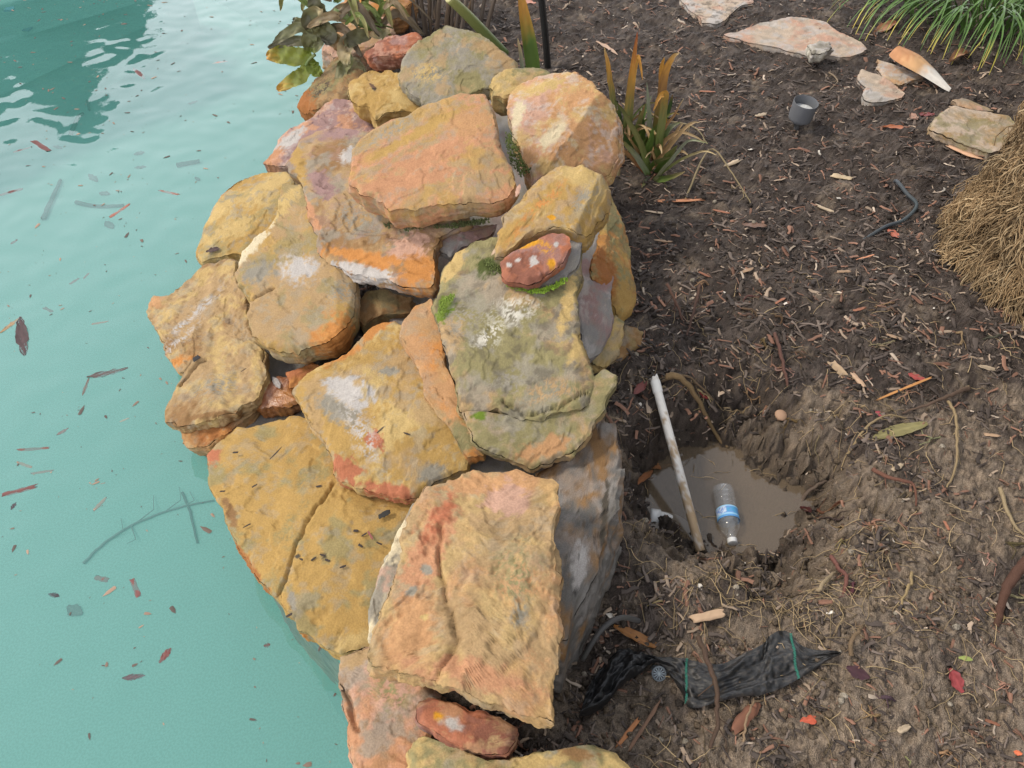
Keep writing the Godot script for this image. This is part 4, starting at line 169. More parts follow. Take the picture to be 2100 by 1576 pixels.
	{"kind": "flake", "p": [-0.296, -1.08, -0.274, -1.106], "w": 0.0055, "col": [0.07, 0.05, 0.035], "name": "splinter", "label": "brown splinter on the lichened slab by its red spot", "cat": "splinter", "group": "", "on": "stone", "curl": 0.2, "lobes": 0, "at": [-0.285, 0.188, -1.092], "n": [-0.049, 0.979, 0.196]},
	{"kind": "flake", "p": [-0.239, -1.078, -0.223, -1.074], "w": 0.0054, "col": [0.035, 0.025, 0.02], "name": "bark_scrap", "label": "dark scrap on the lichened yellow slab", "cat": "bark", "group": "", "on": "stone", "curl": 0.2, "lobes": 0, "at": [-0.231, 0.187, -1.075], "n": [-0.049, 0.979, 0.196]},
	{"kind": "flake", "p": [-0.835, -1.421, -0.82, -1.434], "w": 0.0194, "col": [0.03, 0.028, 0.03], "name": "bark_scrap", "label": "black crumpled scrap in a crease of the pitted stone", "cat": "bark", "group": "", "on": "stone", "curl": 0.2, "lobes": 0, "at": [-0.828, 0.068, -1.427], "n": [-0.118, 0.982, 0.147]},
	{"kind": "flake", "p": [-0.696, -1.372, -0.683, -1.381], "w": 0.004, "col": [0.035, 0.025, 0.02], "name": "splinter", "label": "dark splinter on the pitted stone", "cat": "splinter", "group": "", "on": "stone", "curl": 0.2, "lobes": 0, "at": [-0.69, 0.077, -1.376], "n": [-0.118, 0.982, 0.147]},
	{"kind": "flake", "p": [-0.477, -2.493, -0.456, -2.475], "w": 0.0089, "col": [0.1, 0.05, 0.03], "name": "bark_scrap", "label": "brown scrap of bark on the rough yellow stone", "cat": "bark", "group": "", "on": "stone", "curl": 0.2, "lobes": 0, "at": [-0.467, 0.298, -2.483], "n": [-0.094, 0.94, 0.329]},
	{"kind": "leaf", "p": [-0.93, -1.892, -0.889, -1.902], "w": 0.0226, "col": [0.07, 0.045, 0.04], "name": "crevice_leaf", "label": "dark rotted leaf caught below the lipped yellow slab", "cat": "leaf", "group": "", "on": "stone", "curl": 0.2, "lobes": 0, "at": [-0.91, 0.063, -1.896], "n": [-0.117, 0.977, 0.176]},
	{"kind": "leaf", "p": [-0.115, -1.673, -0.049, -1.695], "w": 0.0092, "col": [0.2, 0.13, 0.08], "name": "crevice_leaf", "label": "thin dry leaf in the crevice under the top boulder", "cat": "leaf", "group": "", "on": "stone", "curl": 0.2, "lobes": 0, "at": [-0.082, 0.297, -1.683], "n": [-0.0485, 0.969, 0.242]},
	{"kind": "leaf", "p": [-0.0488, -1.472, -0.0328, -1.503], "w": 0.0082, "col": [0.42, 0.3, 0.2], "name": "crevice_leaf", "label": "pale dry scrap wedged by the long yellow stone", "cat": "leaf", "group": "", "on": "stone", "curl": 0.2, "lobes": 0, "at": [-0.041, 0.373, -1.486], "n": [-0.0478, 0.957, 0.287]},
	{"kind": "leaf", "p": [0.0094, -1.597, 0.019, -1.635], "w": 0.0109, "col": [0.4, 0.24, 0.17], "name": "crevice_leaf", "label": "pinkish dry leaf standing beside the top boulder", "cat": "leaf", "group": "", "on": "stone", "curl": 0.2, "lobes": 0, "at": [0.014, 0.455, -1.615], "n": [-0.0471, 0.943, 0.33]},
	{"kind": "leaf", "p": [-0.622, -1.38, -0.597, -1.343], "w": 0.0159, "col": [0.3, 0.27, 0.25], "name": "crevice_leaf", "label": "grey wet leaf lying on the wet orange stone", "cat": "leaf", "group": "", "on": "stone", "curl": 0.2, "lobes": 0, "at": [-0.609, 0.0451, -1.361], "n": [0.0, 0.981, 0.196]},
	{"kind": "flake", "p": [-0.313, -0.873, -0.308, -0.876], "w": 0.0053, "col": [0.035, 0.025, 0.02], "name": "dark_crumb", "label": "tiny dark crumb lying on the cracked yellow slab", "cat": "crumb", "group": "dark crumbs on the yellow slab", "on": "stone", "curl": 0.2, "lobes": 0, "at": [-0.311, 0.098, -0.874], "n": [-0.099, 0.99, 0.099]},
	{"kind": "flake", "p": [-0.351, -0.804, -0.343, -0.805], "w": 0.0063, "col": [0.035, 0.025, 0.02], "name": "dark_crumb", "label": "tiny dark crumb lying on the cracked yellow slab", "cat": "crumb", "group": "dark crumbs on the yellow slab", "on": "stone", "curl": 0.2, "lobes": 0, "at": [-0.347, 0.088, -0.804], "n": [-0.099, 0.99, 0.099]},
	{"kind": "flake", "p": [-0.335, -0.885, -0.324, -0.884], "w": 0.0075, "col": [0.035, 0.025, 0.02], "name": "dark_crumb", "label": "tiny dark crumb lying on the cracked yellow slab", "cat": "crumb", "group": "dark crumbs on the yellow slab", "on": "stone", "curl": 0.2, "lobes": 0, "at": [-0.33, 0.097, -0.884], "n": [-0.099, 0.99, 0.099]},
	{"kind": "flake", "p": [-0.28, -0.854, -0.274, -0.851], "w": 0.0053, "col": [0.035, 0.025, 0.02], "name": "dark_crumb", "label": "tiny dark crumb lying on the cracked yellow slab", "cat": "crumb", "group": "dark crumbs on the yellow slab", "on": "stone", "curl": 0.2, "lobes": 0, "at": [-0.277, 0.099, -0.852], "n": [-0.099, 0.99, 0.099]},
	{"kind": "flake", "p": [-0.415, -0.824, -0.408, -0.827], "w": 0.0064, "col": [0.035, 0.025, 0.02], "name": "dark_crumb", "label": "tiny dark crumb lying on the cracked yellow slab", "cat": "crumb", "group": "dark crumbs on the yellow slab", "on": "stone", "curl": 0.2, "lobes": 0, "at": [-0.412, 0.083, -0.825], "n": [-0.099, 0.99, 0.099]},
	{"kind": "flake", "p": [-0.445, -0.825, -0.434, -0.826], "w": 0.0076, "col": [0.035, 0.025, 0.02], "name": "dark_crumb", "label": "tiny dark crumb lying on the cracked yellow slab", "cat": "crumb", "group": "dark crumbs on the yellow slab", "on": "stone", "curl": 0.2, "lobes": 0, "at": [-0.44, 0.081, -0.825], "n": [-0.099, 0.99, 0.099]},
	{"kind": "flake", "p": [-0.396, -0.833, -0.39, -0.832], "w": 0.0054, "col": [0.035, 0.025, 0.02], "name": "dark_crumb", "label": "tiny dark crumb lying on the cracked yellow slab", "cat": "crumb", "group": "dark crumbs on the yellow slab", "on": "stone", "curl": 0.2, "lobes": 0, "at": [-0.394, 0.086, -0.832], "n": [-0.099, 0.99, 0.099]},
	{"kind": "flake", "p": [-0.386, -0.822, -0.378, -0.818], "w": 0.0064, "col": [0.035, 0.025, 0.02], "name": "dark_crumb", "label": "tiny dark crumb lying on the cracked yellow slab", "cat": "crumb", "group": "dark crumbs on the yellow slab", "on": "stone", "curl": 0.2, "lobes": 0, "at": [-0.382, 0.086, -0.82], "n": [-0.099, 0.99, 0.099]},
	{"kind": "flake", "p": [-0.446, -0.707, -0.437, -0.709], "w": 0.0074, "col": [0.035, 0.025, 0.02], "name": "dark_crumb", "label": "tiny dark crumb lying on the cracked yellow slab", "cat": "crumb", "group": "dark crumbs on the yellow slab", "on": "stone", "curl": 0.2, "lobes": 0, "at": [-0.442, 0.069, -0.707], "n": [-0.099, 0.99, 0.099]},
	{"kind": "flake", "p": [-0.65, -0.999, -0.643, -1.0], "w": 0.0059, "col": [0.035, 0.025, 0.02], "name": "dark_crumb", "label": "tiny dark crumb lying on the cracked yellow slab", "cat": "crumb", "group": "dark crumbs on the yellow slab", "on": "stone", "curl": 0.2, "lobes": 0, "at": [-0.647, 0.077, -0.999], "n": [-0.099, 0.99, 0.099]},
	{"kind": "flake", "p": [-0.645, -1.101, -0.635, -1.099], "w": 0.0072, "col": [0.035, 0.025, 0.02], "name": "dark_crumb", "label": "tiny dark crumb lying on the cracked yellow slab", "cat": "crumb", "group": "dark crumbs on the yellow slab", "on": "stone", "curl": 0.2, "lobes": 0, "at": [-0.64, 0.088, -1.1], "n": [-0.099, 0.99, 0.099]},
	{"kind": "flake", "p": [-0.321, -0.851, -0.31, -0.847], "w": 0.0074, "col": [0.035, 0.025, 0.02], "name": "dark_crumb", "label": "tiny dark crumb lying on the cracked yellow slab", "cat": "crumb", "group": "dark crumbs on the yellow slab", "on": "stone", "curl": 0.2, "lobes": 0, "at": [-0.316, 0.095, -0.849], "n": [-0.099, 0.99, 0.099]},
	{"kind": "flake", "p": [-0.579, -1.007, -0.573, -1.01], "w": 0.0058, "col": [0.035, 0.025, 0.02], "name": "dark_crumb", "label": "tiny dark crumb lying on the cracked yellow slab", "cat": "crumb", "group": "dark crumbs on the yellow slab", "on": "stone", "curl": 0.2, "lobes": 0, "at": [-0.576, 0.085, -1.008], "n": [-0.099, 0.99, 0.099]},
	{"kind": "flake", "p": [-0.432, -0.997, -0.424, -0.998], "w": 0.0067, "col": [0.035, 0.025, 0.02], "name": "dark_crumb", "label": "tiny dark crumb lying on the cracked yellow slab", "cat": "crumb", "group": "dark crumbs on the yellow slab", "on": "stone", "curl": 0.2, "lobes": 0, "at": [-0.428, 0.099, -0.997], "n": [-0.099, 0.99, 0.099]}
]
const MOSS = [
	{"on": "large olive", "pts": [-0.0159, 0.344, -1.399, 0.0057, 0.341, -1.385, 0.0396, 0.34, -1.376, 0.073, 0.342, -1.377, 0.102, 0.347, -1.389, 0.125, 0.353, -1.406], "n": [-0.0478, 0.957, 0.287], "wide": 0.0072, "high": 0.006, "count": 420, "col": [0.17, 0.26, 0.025]},
	{"on": "large olive", "pts": [-0.163, 0.316, -1.331, -0.16, 0.323, -1.354, -0.149, 0.327, -1.366, -0.136, 0.33, -1.373], "n": [-0.0478, 0.957, 0.287], "wide": 0.008, "high": 0.004, "count": 200, "col": [0.14, 0.2, 0.03]},
	{"on": "large olive", "pts": [-0.0344, 0.352, -1.429, -0.0462, 0.357, -1.449, -0.0579, 0.361, -1.463], "n": [-0.0478, 0.957, 0.287], "wide": 0.0121, "high": 0.004, "count": 160, "col": [0.09, 0.11, 0.03]},
	{"on": "pink and cream", "pts": [-0.0033, 0.361, -2.055, 0.0023, 0.344, -2.003, 0.0161, 0.329, -1.95, 0.0364, 0.321, -1.912], "n": [-0.23, 0.919, 0.322], "wide": 0.0189, "high": 0.006, "count": 420, "col": [0.09, 0.115, 0.03]},
	{"on": "ragged brown", "pts": [-0.337, 0.29, -1.707, -0.256, 0.298, -1.677, -0.165, 0.314, -1.668, -0.063, 0.334, -1.665], "n": [-0.19, 0.952, 0.238], "wide": 0.0093, "high": 0.007, "count": 460, "col": [0.075, 0.085, 0.03]}
]
const ROOTS = [
	{"pts": [0.407, -1.405, 0.03, 0.442, -1.397, 0.03, 0.491, -1.373, 0.02, 0.562, -1.332, 0.01, 0.591, -1.309, 0.0], "r": [0.0097, 0.0032], "col": [0.3, 0.2, 0.1], "name": "root_stick", "label": "brown root stick slanting from the pipe to the puddle", "cat": "root", "group": "", "on": "soil", "wob": 0.004},
	{"pts": [0.4, -1.411, 0.01, 0.463, -1.42, 0.02, 0.518, -1.408, 0.01, 0.572, -1.388, 0.0], "r": [0.004, 0.002], "col": [0.25, 0.17, 0.1], "name": "root", "label": "thin brown root running across above the root stick", "cat": "root", "group": "", "on": "soil", "wob": 0.004},
	{"pts": [0.741, -1.583, 0.0, 0.731, -1.486, 0.01, 0.728, -1.418, 0.01, 0.732, -1.39, 0.0], "r": [0.0055, 0.0035], "col": [0.2, 0.1, 0.075], "name": "root", "label": "reddish upright root in the dark bank above the hole", "cat": "root", "group": "", "on": "soil", "wob": 0.004},
	{"pts": [0.452, -1.747, 0.05, 0.476, -1.687, 0.03, 0.494, -1.64, 0.0], "r": [0.0044, 0.0029], "col": [0.2, 0.11, 0.08], "name": "twig", "label": "short brown twig leaning on the bank by the olive chunk", "cat": "twig", "group": "", "on": "soil", "wob": 0.004},
	{"pts": [0.545, -1.73, 0.06, 0.523, -1.665, 0.03, 0.493, -1.583, 0.0], "r": [0.0051, 0.0029], "col": [0.17, 0.1, 0.075], "name": "twig", "label": "dark forked twig upright by the olive chunk", "cat": "twig", "group": "", "on": "soil", "wob": 0.004},
	{"pts": [0.712, -0.889, 0.015, 0.71, -0.844, 0.03, 0.702, -0.805, 0.025, 0.691, -0.775, -0.01], "r": [0.0053, 0.0035], "col": [0.3, 0.13, 0.1], "name": "root", "label": "smooth pinkish red root poking from the mud", "cat": "root", "group": "", "on": "soil", "wob": 0.004},
	{"pts": [1.142, -0.863, 0.06, 1.078, -0.828, 0.05, 1.038, -0.792, 0.03, 1.009, -0.747, 0.01, 0.988, -0.709, -0.01], "r": [0.0139, 0.0063], "col": [0.15, 0.075, 0.05], "name": "thick_root", "label": "thick red brown root curving out of the soil", "cat": "root", "group": "", "on": "soil", "wob": 0.004},
	{"pts": [1.207, -1.381, 0.0, 1.148, -1.346, 0.02, 1.078, -1.313, 0.02, 1.002, -1.293, 0.0], "r": [0.0065, 0.0022], "col": [0.2, 0.13, 0.09], "name": "root", "label": "dark root snaking over a clod on the mud", "cat": "root", "group": "", "on": "soil", "wob": 0.004},
	{"pts": [1.126, -1.323, 0.02, 1.114, -1.26, 0.02, 1.087, -1.181, 0.02, 1.061, -1.107, 0.01, 1.027, -1.064, 0.0], "r": [0.0042, 0.0021], "col": [0.48, 0.35, 0.19], "name": "root", "label": "pale forked root hanging straight over the mud", "cat": "root", "group": "", "on": "soil", "wob": 0.004},
	{"pts": [0.862, -1.108, 0.01, 0.886, -1.074, 0.02, 0.936, -1.053, 0.02, 0.935, -1.009, 0.0], "r": [0.0059, 0.002], "col": [0.26, 0.12, 0.08], "name": "root", "label": "red brown crooked root on the tan mud", "cat": "root", "group": "", "on": "soil", "wob": 0.004},
	{"pts": [0.371, -0.674, 0.05, 0.374, -0.614, 0.07, 0.38, -0.575, 0.07, 0.381, -0.538, 0.05, 0.377, -0.502, 0.03, 0.362, -0.475, 0.01], "r": [0.0057, 0.0036], "col": [0.15, 0.095, 0.065], "name": "root", "label": "brown root lying across the black fabric", "cat": "root", "group": "", "on": "soil", "wob": 0.004},
	{"pts": [0.265, -0.738, 0.01, 0.221, -0.722, 0.07, 0.179, -0.696, 0.08, 0.143, -0.659, 0.03], "r": [0.0057, 0.0057], "col": [0.07, 0.065, 0.06], "name": "drip_tube", "label": "dark grey tube arching beside the edging wall", "cat": "tube", "group": "", "on": "soil", "wob": 0.0},
	{"pts": [0.734, -1.112, 0.0, 0.76, -1.15, 0.02, 0.789, -1.161, 0.02, 0.811, -1.171, 0.0], "r": [0.0057, 0.0038], "col": [0.22, 0.16, 0.12], "name": "root", "label": "grey brown root over the puddle bank", "cat": "root", "group": "", "on": "soil", "wob": 0.004},
	{"pts": [0.789, -1.314, 0.0, 0.846, -1.316, 0.0, 0.917, -1.323, 0.0], "r": [0.0041, 0.0027], "col": [0.48, 0.35, 0.19], "name": "root", "label": "pale root lying flat above the mud bank", "cat": "root", "group": "", "on": "soil", "wob": 0.004},
	{"pts": [0.847, -1.195, 0.0, 0.893, -1.244, 0.01, 0.951, -1.273, 0.01, 1.01, -1.279, 0.0], "r": [0.0035, 0.0021], "col": [0.48, 0.35, 0.19], "name": "root", "label": "pale forked root under the olive leaf", "cat": "root", "group": "", "on": "soil", "wob": 0.004},
	{"pts": [1.142, -1.05, 0.02, 1.133, -0.989, 0.02, 1.143, -0.95, 0.01, 1.162, -0.931, 0.0], "r": [0.0053, 0.0027], "col": [0.5, 0.38, 0.22], "name": "root", "label": "straw coloured root bending on the mud edge", "cat": "root", "group": "", "on": "soil", "wob": 0.004},
	{"pts": [0.637, -0.781, 0.01, 0.662, -0.805, 0.02, 0.697, -0.835, 0.01], "r": [0.0046, 0.0035], "col": [0.5, 0.38, 0.23], "name": "root", "label": "stout pale root stub next to the pinkish root", "cat": "root", "group": "", "on": "soil", "wob": 0.004},
	{"pts": [0.857, -0.832, 0.0, 0.834, -0.794, 0.01, 0.808, -0.762, 0.01, 0.791, -0.73, 0.0], "r": [0.0036, 0.0018], "col": [0.55, 0.4, 0.2], "name": "root", "label": "yellowish forked root on the sandy mound", "cat": "root", "group": "", "on": "soil", "wob": 0.004},
	{"pts": [0.83, -0.79, 0.0, 0.851, -0.789, 0.0, 0.875, -0.794, 0.0], "r": [0.0024, 0.0012], "col": [0.55, 0.4, 0.2], "name": "root", "label": "yellowish side root on the sandy mound", "cat": "root", "group": "", "on": "soil", "wob": 0.004},
	{"pts": [0.664, -0.639, 0.01, 0.662, -0.659, 0.03, 0.687, -0.682, 0.03, 0.707, -0.701, 0.0], "r": [0.0051, 0.0028], "col": [0.28, 0.19, 0.11], "name": "root", "label": "brown root ending at the tip of the black fabric", "cat": "root", "group": "", "on": "soil", "wob": 0.004},
	{"pts": [0.427, -0.487, 0.0, 0.44, -0.527, 0.03, 0.457, -0.554, 0.02, 0.483, -0.566, 0.0], "r": [0.0026, 0.0016], "col": [0.44, 0.3, 0.18], "name": "root", "label": "pale thin root looping over the ridged bark", "cat": "root", "group": "", "on": "soil", "wob": 0.004},
	{"pts": [1.353, -3.215, 0.0, 1.361, -3.125, 0.01, 1.304, -3.039, 0.0], "r": [0.0035, 0.0024], "col": [0.4, 0.3, 0.2], "name": "twig", "label": "thin pale twig beside the lamp", "cat": "twig", "group": "", "on": "soil", "wob": 0.004},
	{"pts": [1.347, -2.368, 0.01, 1.322, -2.307, 0.035, 1.327, -2.233, 0.035, 1.343, -2.176, 0.03, 1.288, -2.121, 0.018, 1.21, -2.08, 0.006, 1.11, -2.015, -0.015], "r": [0.0066, 0.0056], "col": [0.045, 0.055, 0.06], "name": "drip_hose", "label": "black irrigation hose kinked across the mulch", "cat": "hose", "group": "", "on": "soil", "wob": 0.0},
	{"pts": [0.593, -2.262, 0.0, 0.712, -2.513, 0.05, 0.775, -2.384, 0.03, 0.813, -2.233, 0.0], "r": [0.0037, 0.0018], "col": [0.46, 0.36, 0.2], "name": "grass_stalk", "label": "long dry straw stalk before the strappy plant", "cat": "straw", "group": "", "on": "soil", "wob": 0.004},
	{"pts": [0.603, -2.76, 0.02, 0.686, -2.687, 0.03, 0.729, -2.615, 0.0], "r": [0.003, 0.002], "col": [0.42, 0.34, 0.2], "name": "grass_stalk", "label": "thin straw stalk lying by the strappy plant", "cat": "straw", "group": "", "on": "soil", "wob": 0.004},
	{"pts": [0.715, -1.539, 0.0, 0.71, -1.534, 0.008, 0.705, -1.528, 0.01, 0.701, -1.523, 0.006, 0.702, -1.517, 0.0], "r": [0.0028, 0.0011], "col": [0.348, 0.256, 0.161], "name": "rootlet", "label": "thin pale rootlet lying on the mud", "cat": "root", "group": "pale rootlets on the mud", "on": "soil", "wob": 0.004},
	{"pts": [1.255, -1.593, 0.0, 1.264, -1.585, 0.008, 1.263, -1.574, 0.01, 1.261, -1.562, 0.006, 1.26, -1.55, 0.0], "r": [0.0038, 0.0012], "col": [0.385, 0.263, 0.141], "name": "rootlet", "label": "thin pale rootlet lying on the mud", "cat": "root", "group": "pale rootlets on the mud", "on": "soil", "wob": 0.004},
	{"pts": [0.914, -1.157, 0.0, 0.911, -1.152, 0.008, 0.913, -1.148, 0.01, 0.917, -1.145, 0.006, 0.92, -1.141, 0.0], "r": [0.0028, 0.001], "col": [0.412, 0.282, 0.186], "name": "rootlet", "label": "thin pale rootlet lying on the mud", "cat": "root", "group": "pale rootlets on the mud", "on": "soil", "wob": 0.004},
	{"pts": [1.042, -1.366, 0.0, 1.035, -1.357, 0.008, 1.024, -1.35, 0.01, 1.011, -1.345, 0.006, 0.999, -1.339, 0.0], "r": [0.0027, 0.0011], "col": [0.463, 0.264, 0.166], "name": "rootlet", "label": "thin pale rootlet lying on the mud", "cat": "root", "group": "pale rootlets on the mud", "on": "soil", "wob": 0.004},
	{"pts": [0.32, -0.776, 0.0, 0.312, -0.773, 0.008, 0.301, -0.772, 0.01, 0.291, -0.77, 0.006, 0.28, -0.77, 0.0], "r": [0.0021, 0.0008], "col": [0.477, 0.361, 0.165], "name": "rootlet", "label": "thin pale rootlet lying on the mud", "cat": "root", "group": "pale rootlets on the mud", "on": "soil", "wob": 0.004},
	{"pts": [1.13, -1.727, 0.0, 1.116, -1.716, 0.008, 1.099, -1.713, 0.01, 1.084, -1.716, 0.006, 1.067, -1.714, 0.0], "r": [0.0024, 0.0012], "col": [0.414, 0.266, 0.141], "name": "rootlet", "label": "thin pale rootlet lying on the mud", "cat": "root", "group": "pale rootlets on the mud", "on": "soil", "wob": 0.004},
	{"pts": [0.502, -1.408, 0.0, 0.508, -1.402, 0.008, 0.523, -1.4, 0.01, 0.539, -1.397, 0.006, 0.554, -1.393, 0.0], "r": [0.0031, 0.001], "col": [0.383, 0.296, 0.157], "name": "rootlet", "label": "thin pale rootlet lying on the mud", "cat": "root", "group": "pale rootlets on the mud", "on": "soil", "wob": 0.004},
	{"pts": [0.857, -0.483, 0.0, 0.862, -0.482, 0.008, 0.869, -0.482, 0.01, 0.875, -0.483, 0.006, 0.881, -0.484, 0.0], "r": [0.0017, 0.0009], "col": [0.406, 0.29, 0.171], "name": "rootlet", "label": "thin pale rootlet lying on the mud", "cat": "root", "group": "pale rootlets on the mud", "on": "soil", "wob": 0.004},
	{"pts": [1.019, -0.745, 0.0, 1.015, -0.738, 0.008, 1.009, -0.732, 0.01, 1.01, -0.726, 0.006, 1.004, -0.719, 0.0], "r": [0.0028, 0.0009], "col": [0.402, 0.294, 0.14], "name": "rootlet", "label": "thin pale rootlet lying on the mud", "cat": "root", "group": "pale rootlets on the mud", "on": "soil", "wob": 0.004},
	{"pts": [1.096, -1.724, 0.0, 1.106, -1.722, 0.008, 1.116, -1.724, 0.01, 1.127, -1.728, 0.006, 1.134, -1.736, 0.0], "r": [0.0026, 0.0012], "col": [0.397, 0.248, 0.191], "name": "rootlet", "label": "thin pale rootlet lying on the mud", "cat": "root", "group": "pale rootlets on the mud", "on": "soil", "wob": 0.004},
	{"pts": [1.016, -1.544, 0.0, 1.022, -1.537, 0.008, 1.03, -1.532, 0.01, 1.041, -1.532, 0.006, 1.05, -1.527, 0.0], "r": [0.003, 0.0011], "col": [0.35, 0.258, 0.156], "name": "rootlet", "label": "thin pale rootlet lying on the mud", "cat": "root", "group": "pale rootlets on the mud", "on": "soil", "wob": 0.004},
	{"pts": [0.595, -1.812, 0.0, 0.579, -1.81, 0.008, 0.566, -1.802, 0.01, 0.552, -1.795, 0.006, 0.545, -1.783, 0.0], "r": [0.0036, 0.0011], "col": [0.453, 0.277, 0.157], "name": "rootlet", "label": "thin pale rootlet lying on the mud", "cat": "root", "group": "pale rootlets on the mud", "on": "soil", "wob": 0.004},
	{"pts": [0.697, -1.417, 0.0, 0.682, -1.415, 0.008, 0.664, -1.418, 0.01, 0.647, -1.424, 0.006, 0.634, -1.431, 0.0], "r": [0.0027, 0.001], "col": [0.396, 0.249, 0.135], "name": "rootlet", "label": "thin pale rootlet lying on the mud", "cat": "root", "group": "pale rootlets on the mud", "on": "soil", "wob": 0.004},
	{"pts": [0.65, -1.39, 0.0, 0.64, -1.386, 0.008, 0.631, -1.381, 0.01, 0.615, -1.381, 0.006, 0.597, -1.385, 0.0], "r": [0.0023, 0.001], "col": [0.374, 0.269, 0.147], "name": "rootlet", "label": "thin pale rootlet lying on the mud", "cat": "root", "group": "pale rootlets on the mud", "on": "soil", "wob": 0.004},
	{"pts": [0.693, -0.532, 0.0, 0.684, -0.53, 0.008, 0.675, -0.529, 0.01, 0.667, -0.53, 0.006, 0.658, -0.528, 0.0], "r": [0.0025, 0.0008], "col": [0.462, 0.304, 0.145], "name": "rootlet", "label": "thin pale rootlet lying on the mud", "cat": "root", "group": "pale rootlets on the mud", "on": "soil", "wob": 0.004},
	{"pts": [1.074, -1.219, 0.0, 1.056, -1.212, 0.008, 1.04, -1.203, 0.01, 1.026, -1.193, 0.006, 1.008, -1.19, 0.0], "r": [0.0023, 0.001], "col": [0.361, 0.356, 0.187], "name": "rootlet", "label": "thin pale rootlet lying on the mud", "cat": "root", "group": "pale rootlets on the mud", "on": "soil", "wob": 0.004},
	{"pts": [1.057, -0.783, 0.0, 1.06, -0.777, 0.008, 1.067, -0.774, 0.01, 1.079, -0.774, 0.006, 1.086, -0.771, 0.0], "r": [0.0031, 0.0009], "col": [0.409, 0.352, 0.188], "name": "rootlet", "label": "thin pale rootlet lying on the mud", "cat": "root", "group": "pale rootlets on the mud", "on": "soil", "wob": 0.004},
	{"pts": [0.585, -1.405, 0.0, 0.591, -1.402, 0.008, 0.596, -1.399, 0.01, 0.603, -1.395, 0.006, 0.611, -1.392, 0.0], "r": [0.0025, 0.001], "col": [0.413, 0.316, 0.193], "name": "rootlet", "label": "thin pale rootlet lying on the mud", "cat": "root", "group": "pale rootlets on the mud", "on": "soil", "wob": 0.004},
	{"pts": [0.756, -0.974, 0.0, 0.754, -0.969, 0.008, 0.752, -0.965, 0.01, 0.752, -0.959, 0.006, 0.754, -0.953, 0.0], "r": [0.0024, 0.0009], "col": [0.458, 0.313, 0.155], "name": "rootlet", "label": "thin pale rootlet lying on the mud", "cat": "root", "group": "pale rootlets on the mud", "on": "soil", "wob": 0.004},
	{"pts": [0.748, -0.925, 0.0, 0.743, -0.924, 0.008, 0.738, -0.924, 0.01, 0.733, -0.921, 0.006, 0.73, -0.916, 0.0], "r": [0.0025, 0.0009], "col": [0.464, 0.357, 0.162], "name": "rootlet", "label": "thin pale rootlet lying on the mud", "cat": "root", "group": "pale rootlets on the mud", "on": "soil", "wob": 0.004},
	{"pts": [0.832, -0.972, 0.0, 0.828, -0.963, 0.008, 0.825, -0.954, 0.01, 0.822, -0.945, 0.006, 0.818, -0.936, 0.0], "r": [0.0029, 0.0009], "col": [0.494, 0.277, 0.17], "name": "rootlet", "label": "thin pale rootlet lying on the mud", "cat": "root", "group": "pale rootlets on the mud", "on": "soil", "wob": 0.004},
	{"pts": [0.943, -0.59, 0.0, 0.948, -0.589, 0.008, 0.953, -0.588, 0.01, 0.96, -0.589, 0.006, 0.966, -0.591, 0.0], "r": [0.0027, 0.0009], "col": [0.487, 0.264, 0.181], "name": "rootlet", "label": "thin pale rootlet lying on the mud", "cat": "root", "group": "pale rootlets on the mud", "on": "soil", "wob": 0.004},
	{"pts": [1.068, -1.555, 0.0, 1.047, -1.549, 0.008, 1.029, -1.539, 0.01, 1.009, -1.537, 0.006, 0.988, -1.533, 0.0], "r": [0.0035, 0.0011], "col": [0.363, 0.298, 0.167], "name": "rootlet", "label": "thin pale rootlet lying on the mud", "cat": "root", "group": "pale rootlets on the mud", "on": "soil", "wob": 0.004},
	{"pts": [0.711, -1.454, 0.0, 0.717, -1.444, 0.008, 0.732, -1.44, 0.01, 0.745, -1.435, 0.006, 0.759, -1.431, 0.0], "r": [0.003, 0.001], "col": [0.422, 0.253, 0.199], "name": "rootlet", "label": "thin pale rootlet lying on the mud", "cat": "root", "group": "pale rootlets on the mud", "on": "soil", "wob": 0.004},
	{"pts": [0.787, -0.471, 0.0, 0.793, -0.47, 0.008, 0.8, -0.471, 0.01, 0.807, -0.471, 0.006, 0.814, -0.472, 0.0], "r": [0.0027, 0.0008], "col": [0.474, 0.277, 0.143], "name": "rootlet", "label": "thin pale rootlet lying on the mud", "cat": "root", "group": "pale rootlets on the mud", "on": "soil", "wob": 0.004},
	{"pts": [1.053, -0.886, 0.0, 1.048, -0.882, 0.008, 1.046, -0.878, 0.01, 1.043, -0.875, 0.006, 1.04, -0.871, 0.0], "r": [0.0027, 0.001], "col": [0.471, 0.255, 0.19], "name": "rootlet", "label": "thin pale rootlet lying on the mud", "cat": "root", "group": "pale rootlets on the mud", "on": "soil", "wob": 0.004},
	{"pts": [0.788, -1.253, 0.0, 0.785, -1.246, 0.008, 0.786, -1.236, 0.01, 0.793, -1.224, 0.006, 0.799, -1.212, 0.0], "r": [0.0022, 0.001], "col": [0.344, 0.27, 0.154], "name": "rootlet", "label": "thin pale rootlet lying on the mud", "cat": "root", "group": "pale rootlets on the mud", "on": "soil", "wob": 0.004},
	{"pts": [0.383, -1.381, 0.0, 0.401, -1.386, 0.008, 0.418, -1.39, 0.01, 0.435, -1.396, 0.006, 0.451, -1.401, 0.0], "r": [0.003, 0.001], "col": [0.409, 0.306, 0.189], "name": "rootlet", "label": "thin pale rootlet lying on the mud", "cat": "root", "group": "pale rootlets on the mud", "on": "soil", "wob": 0.004},
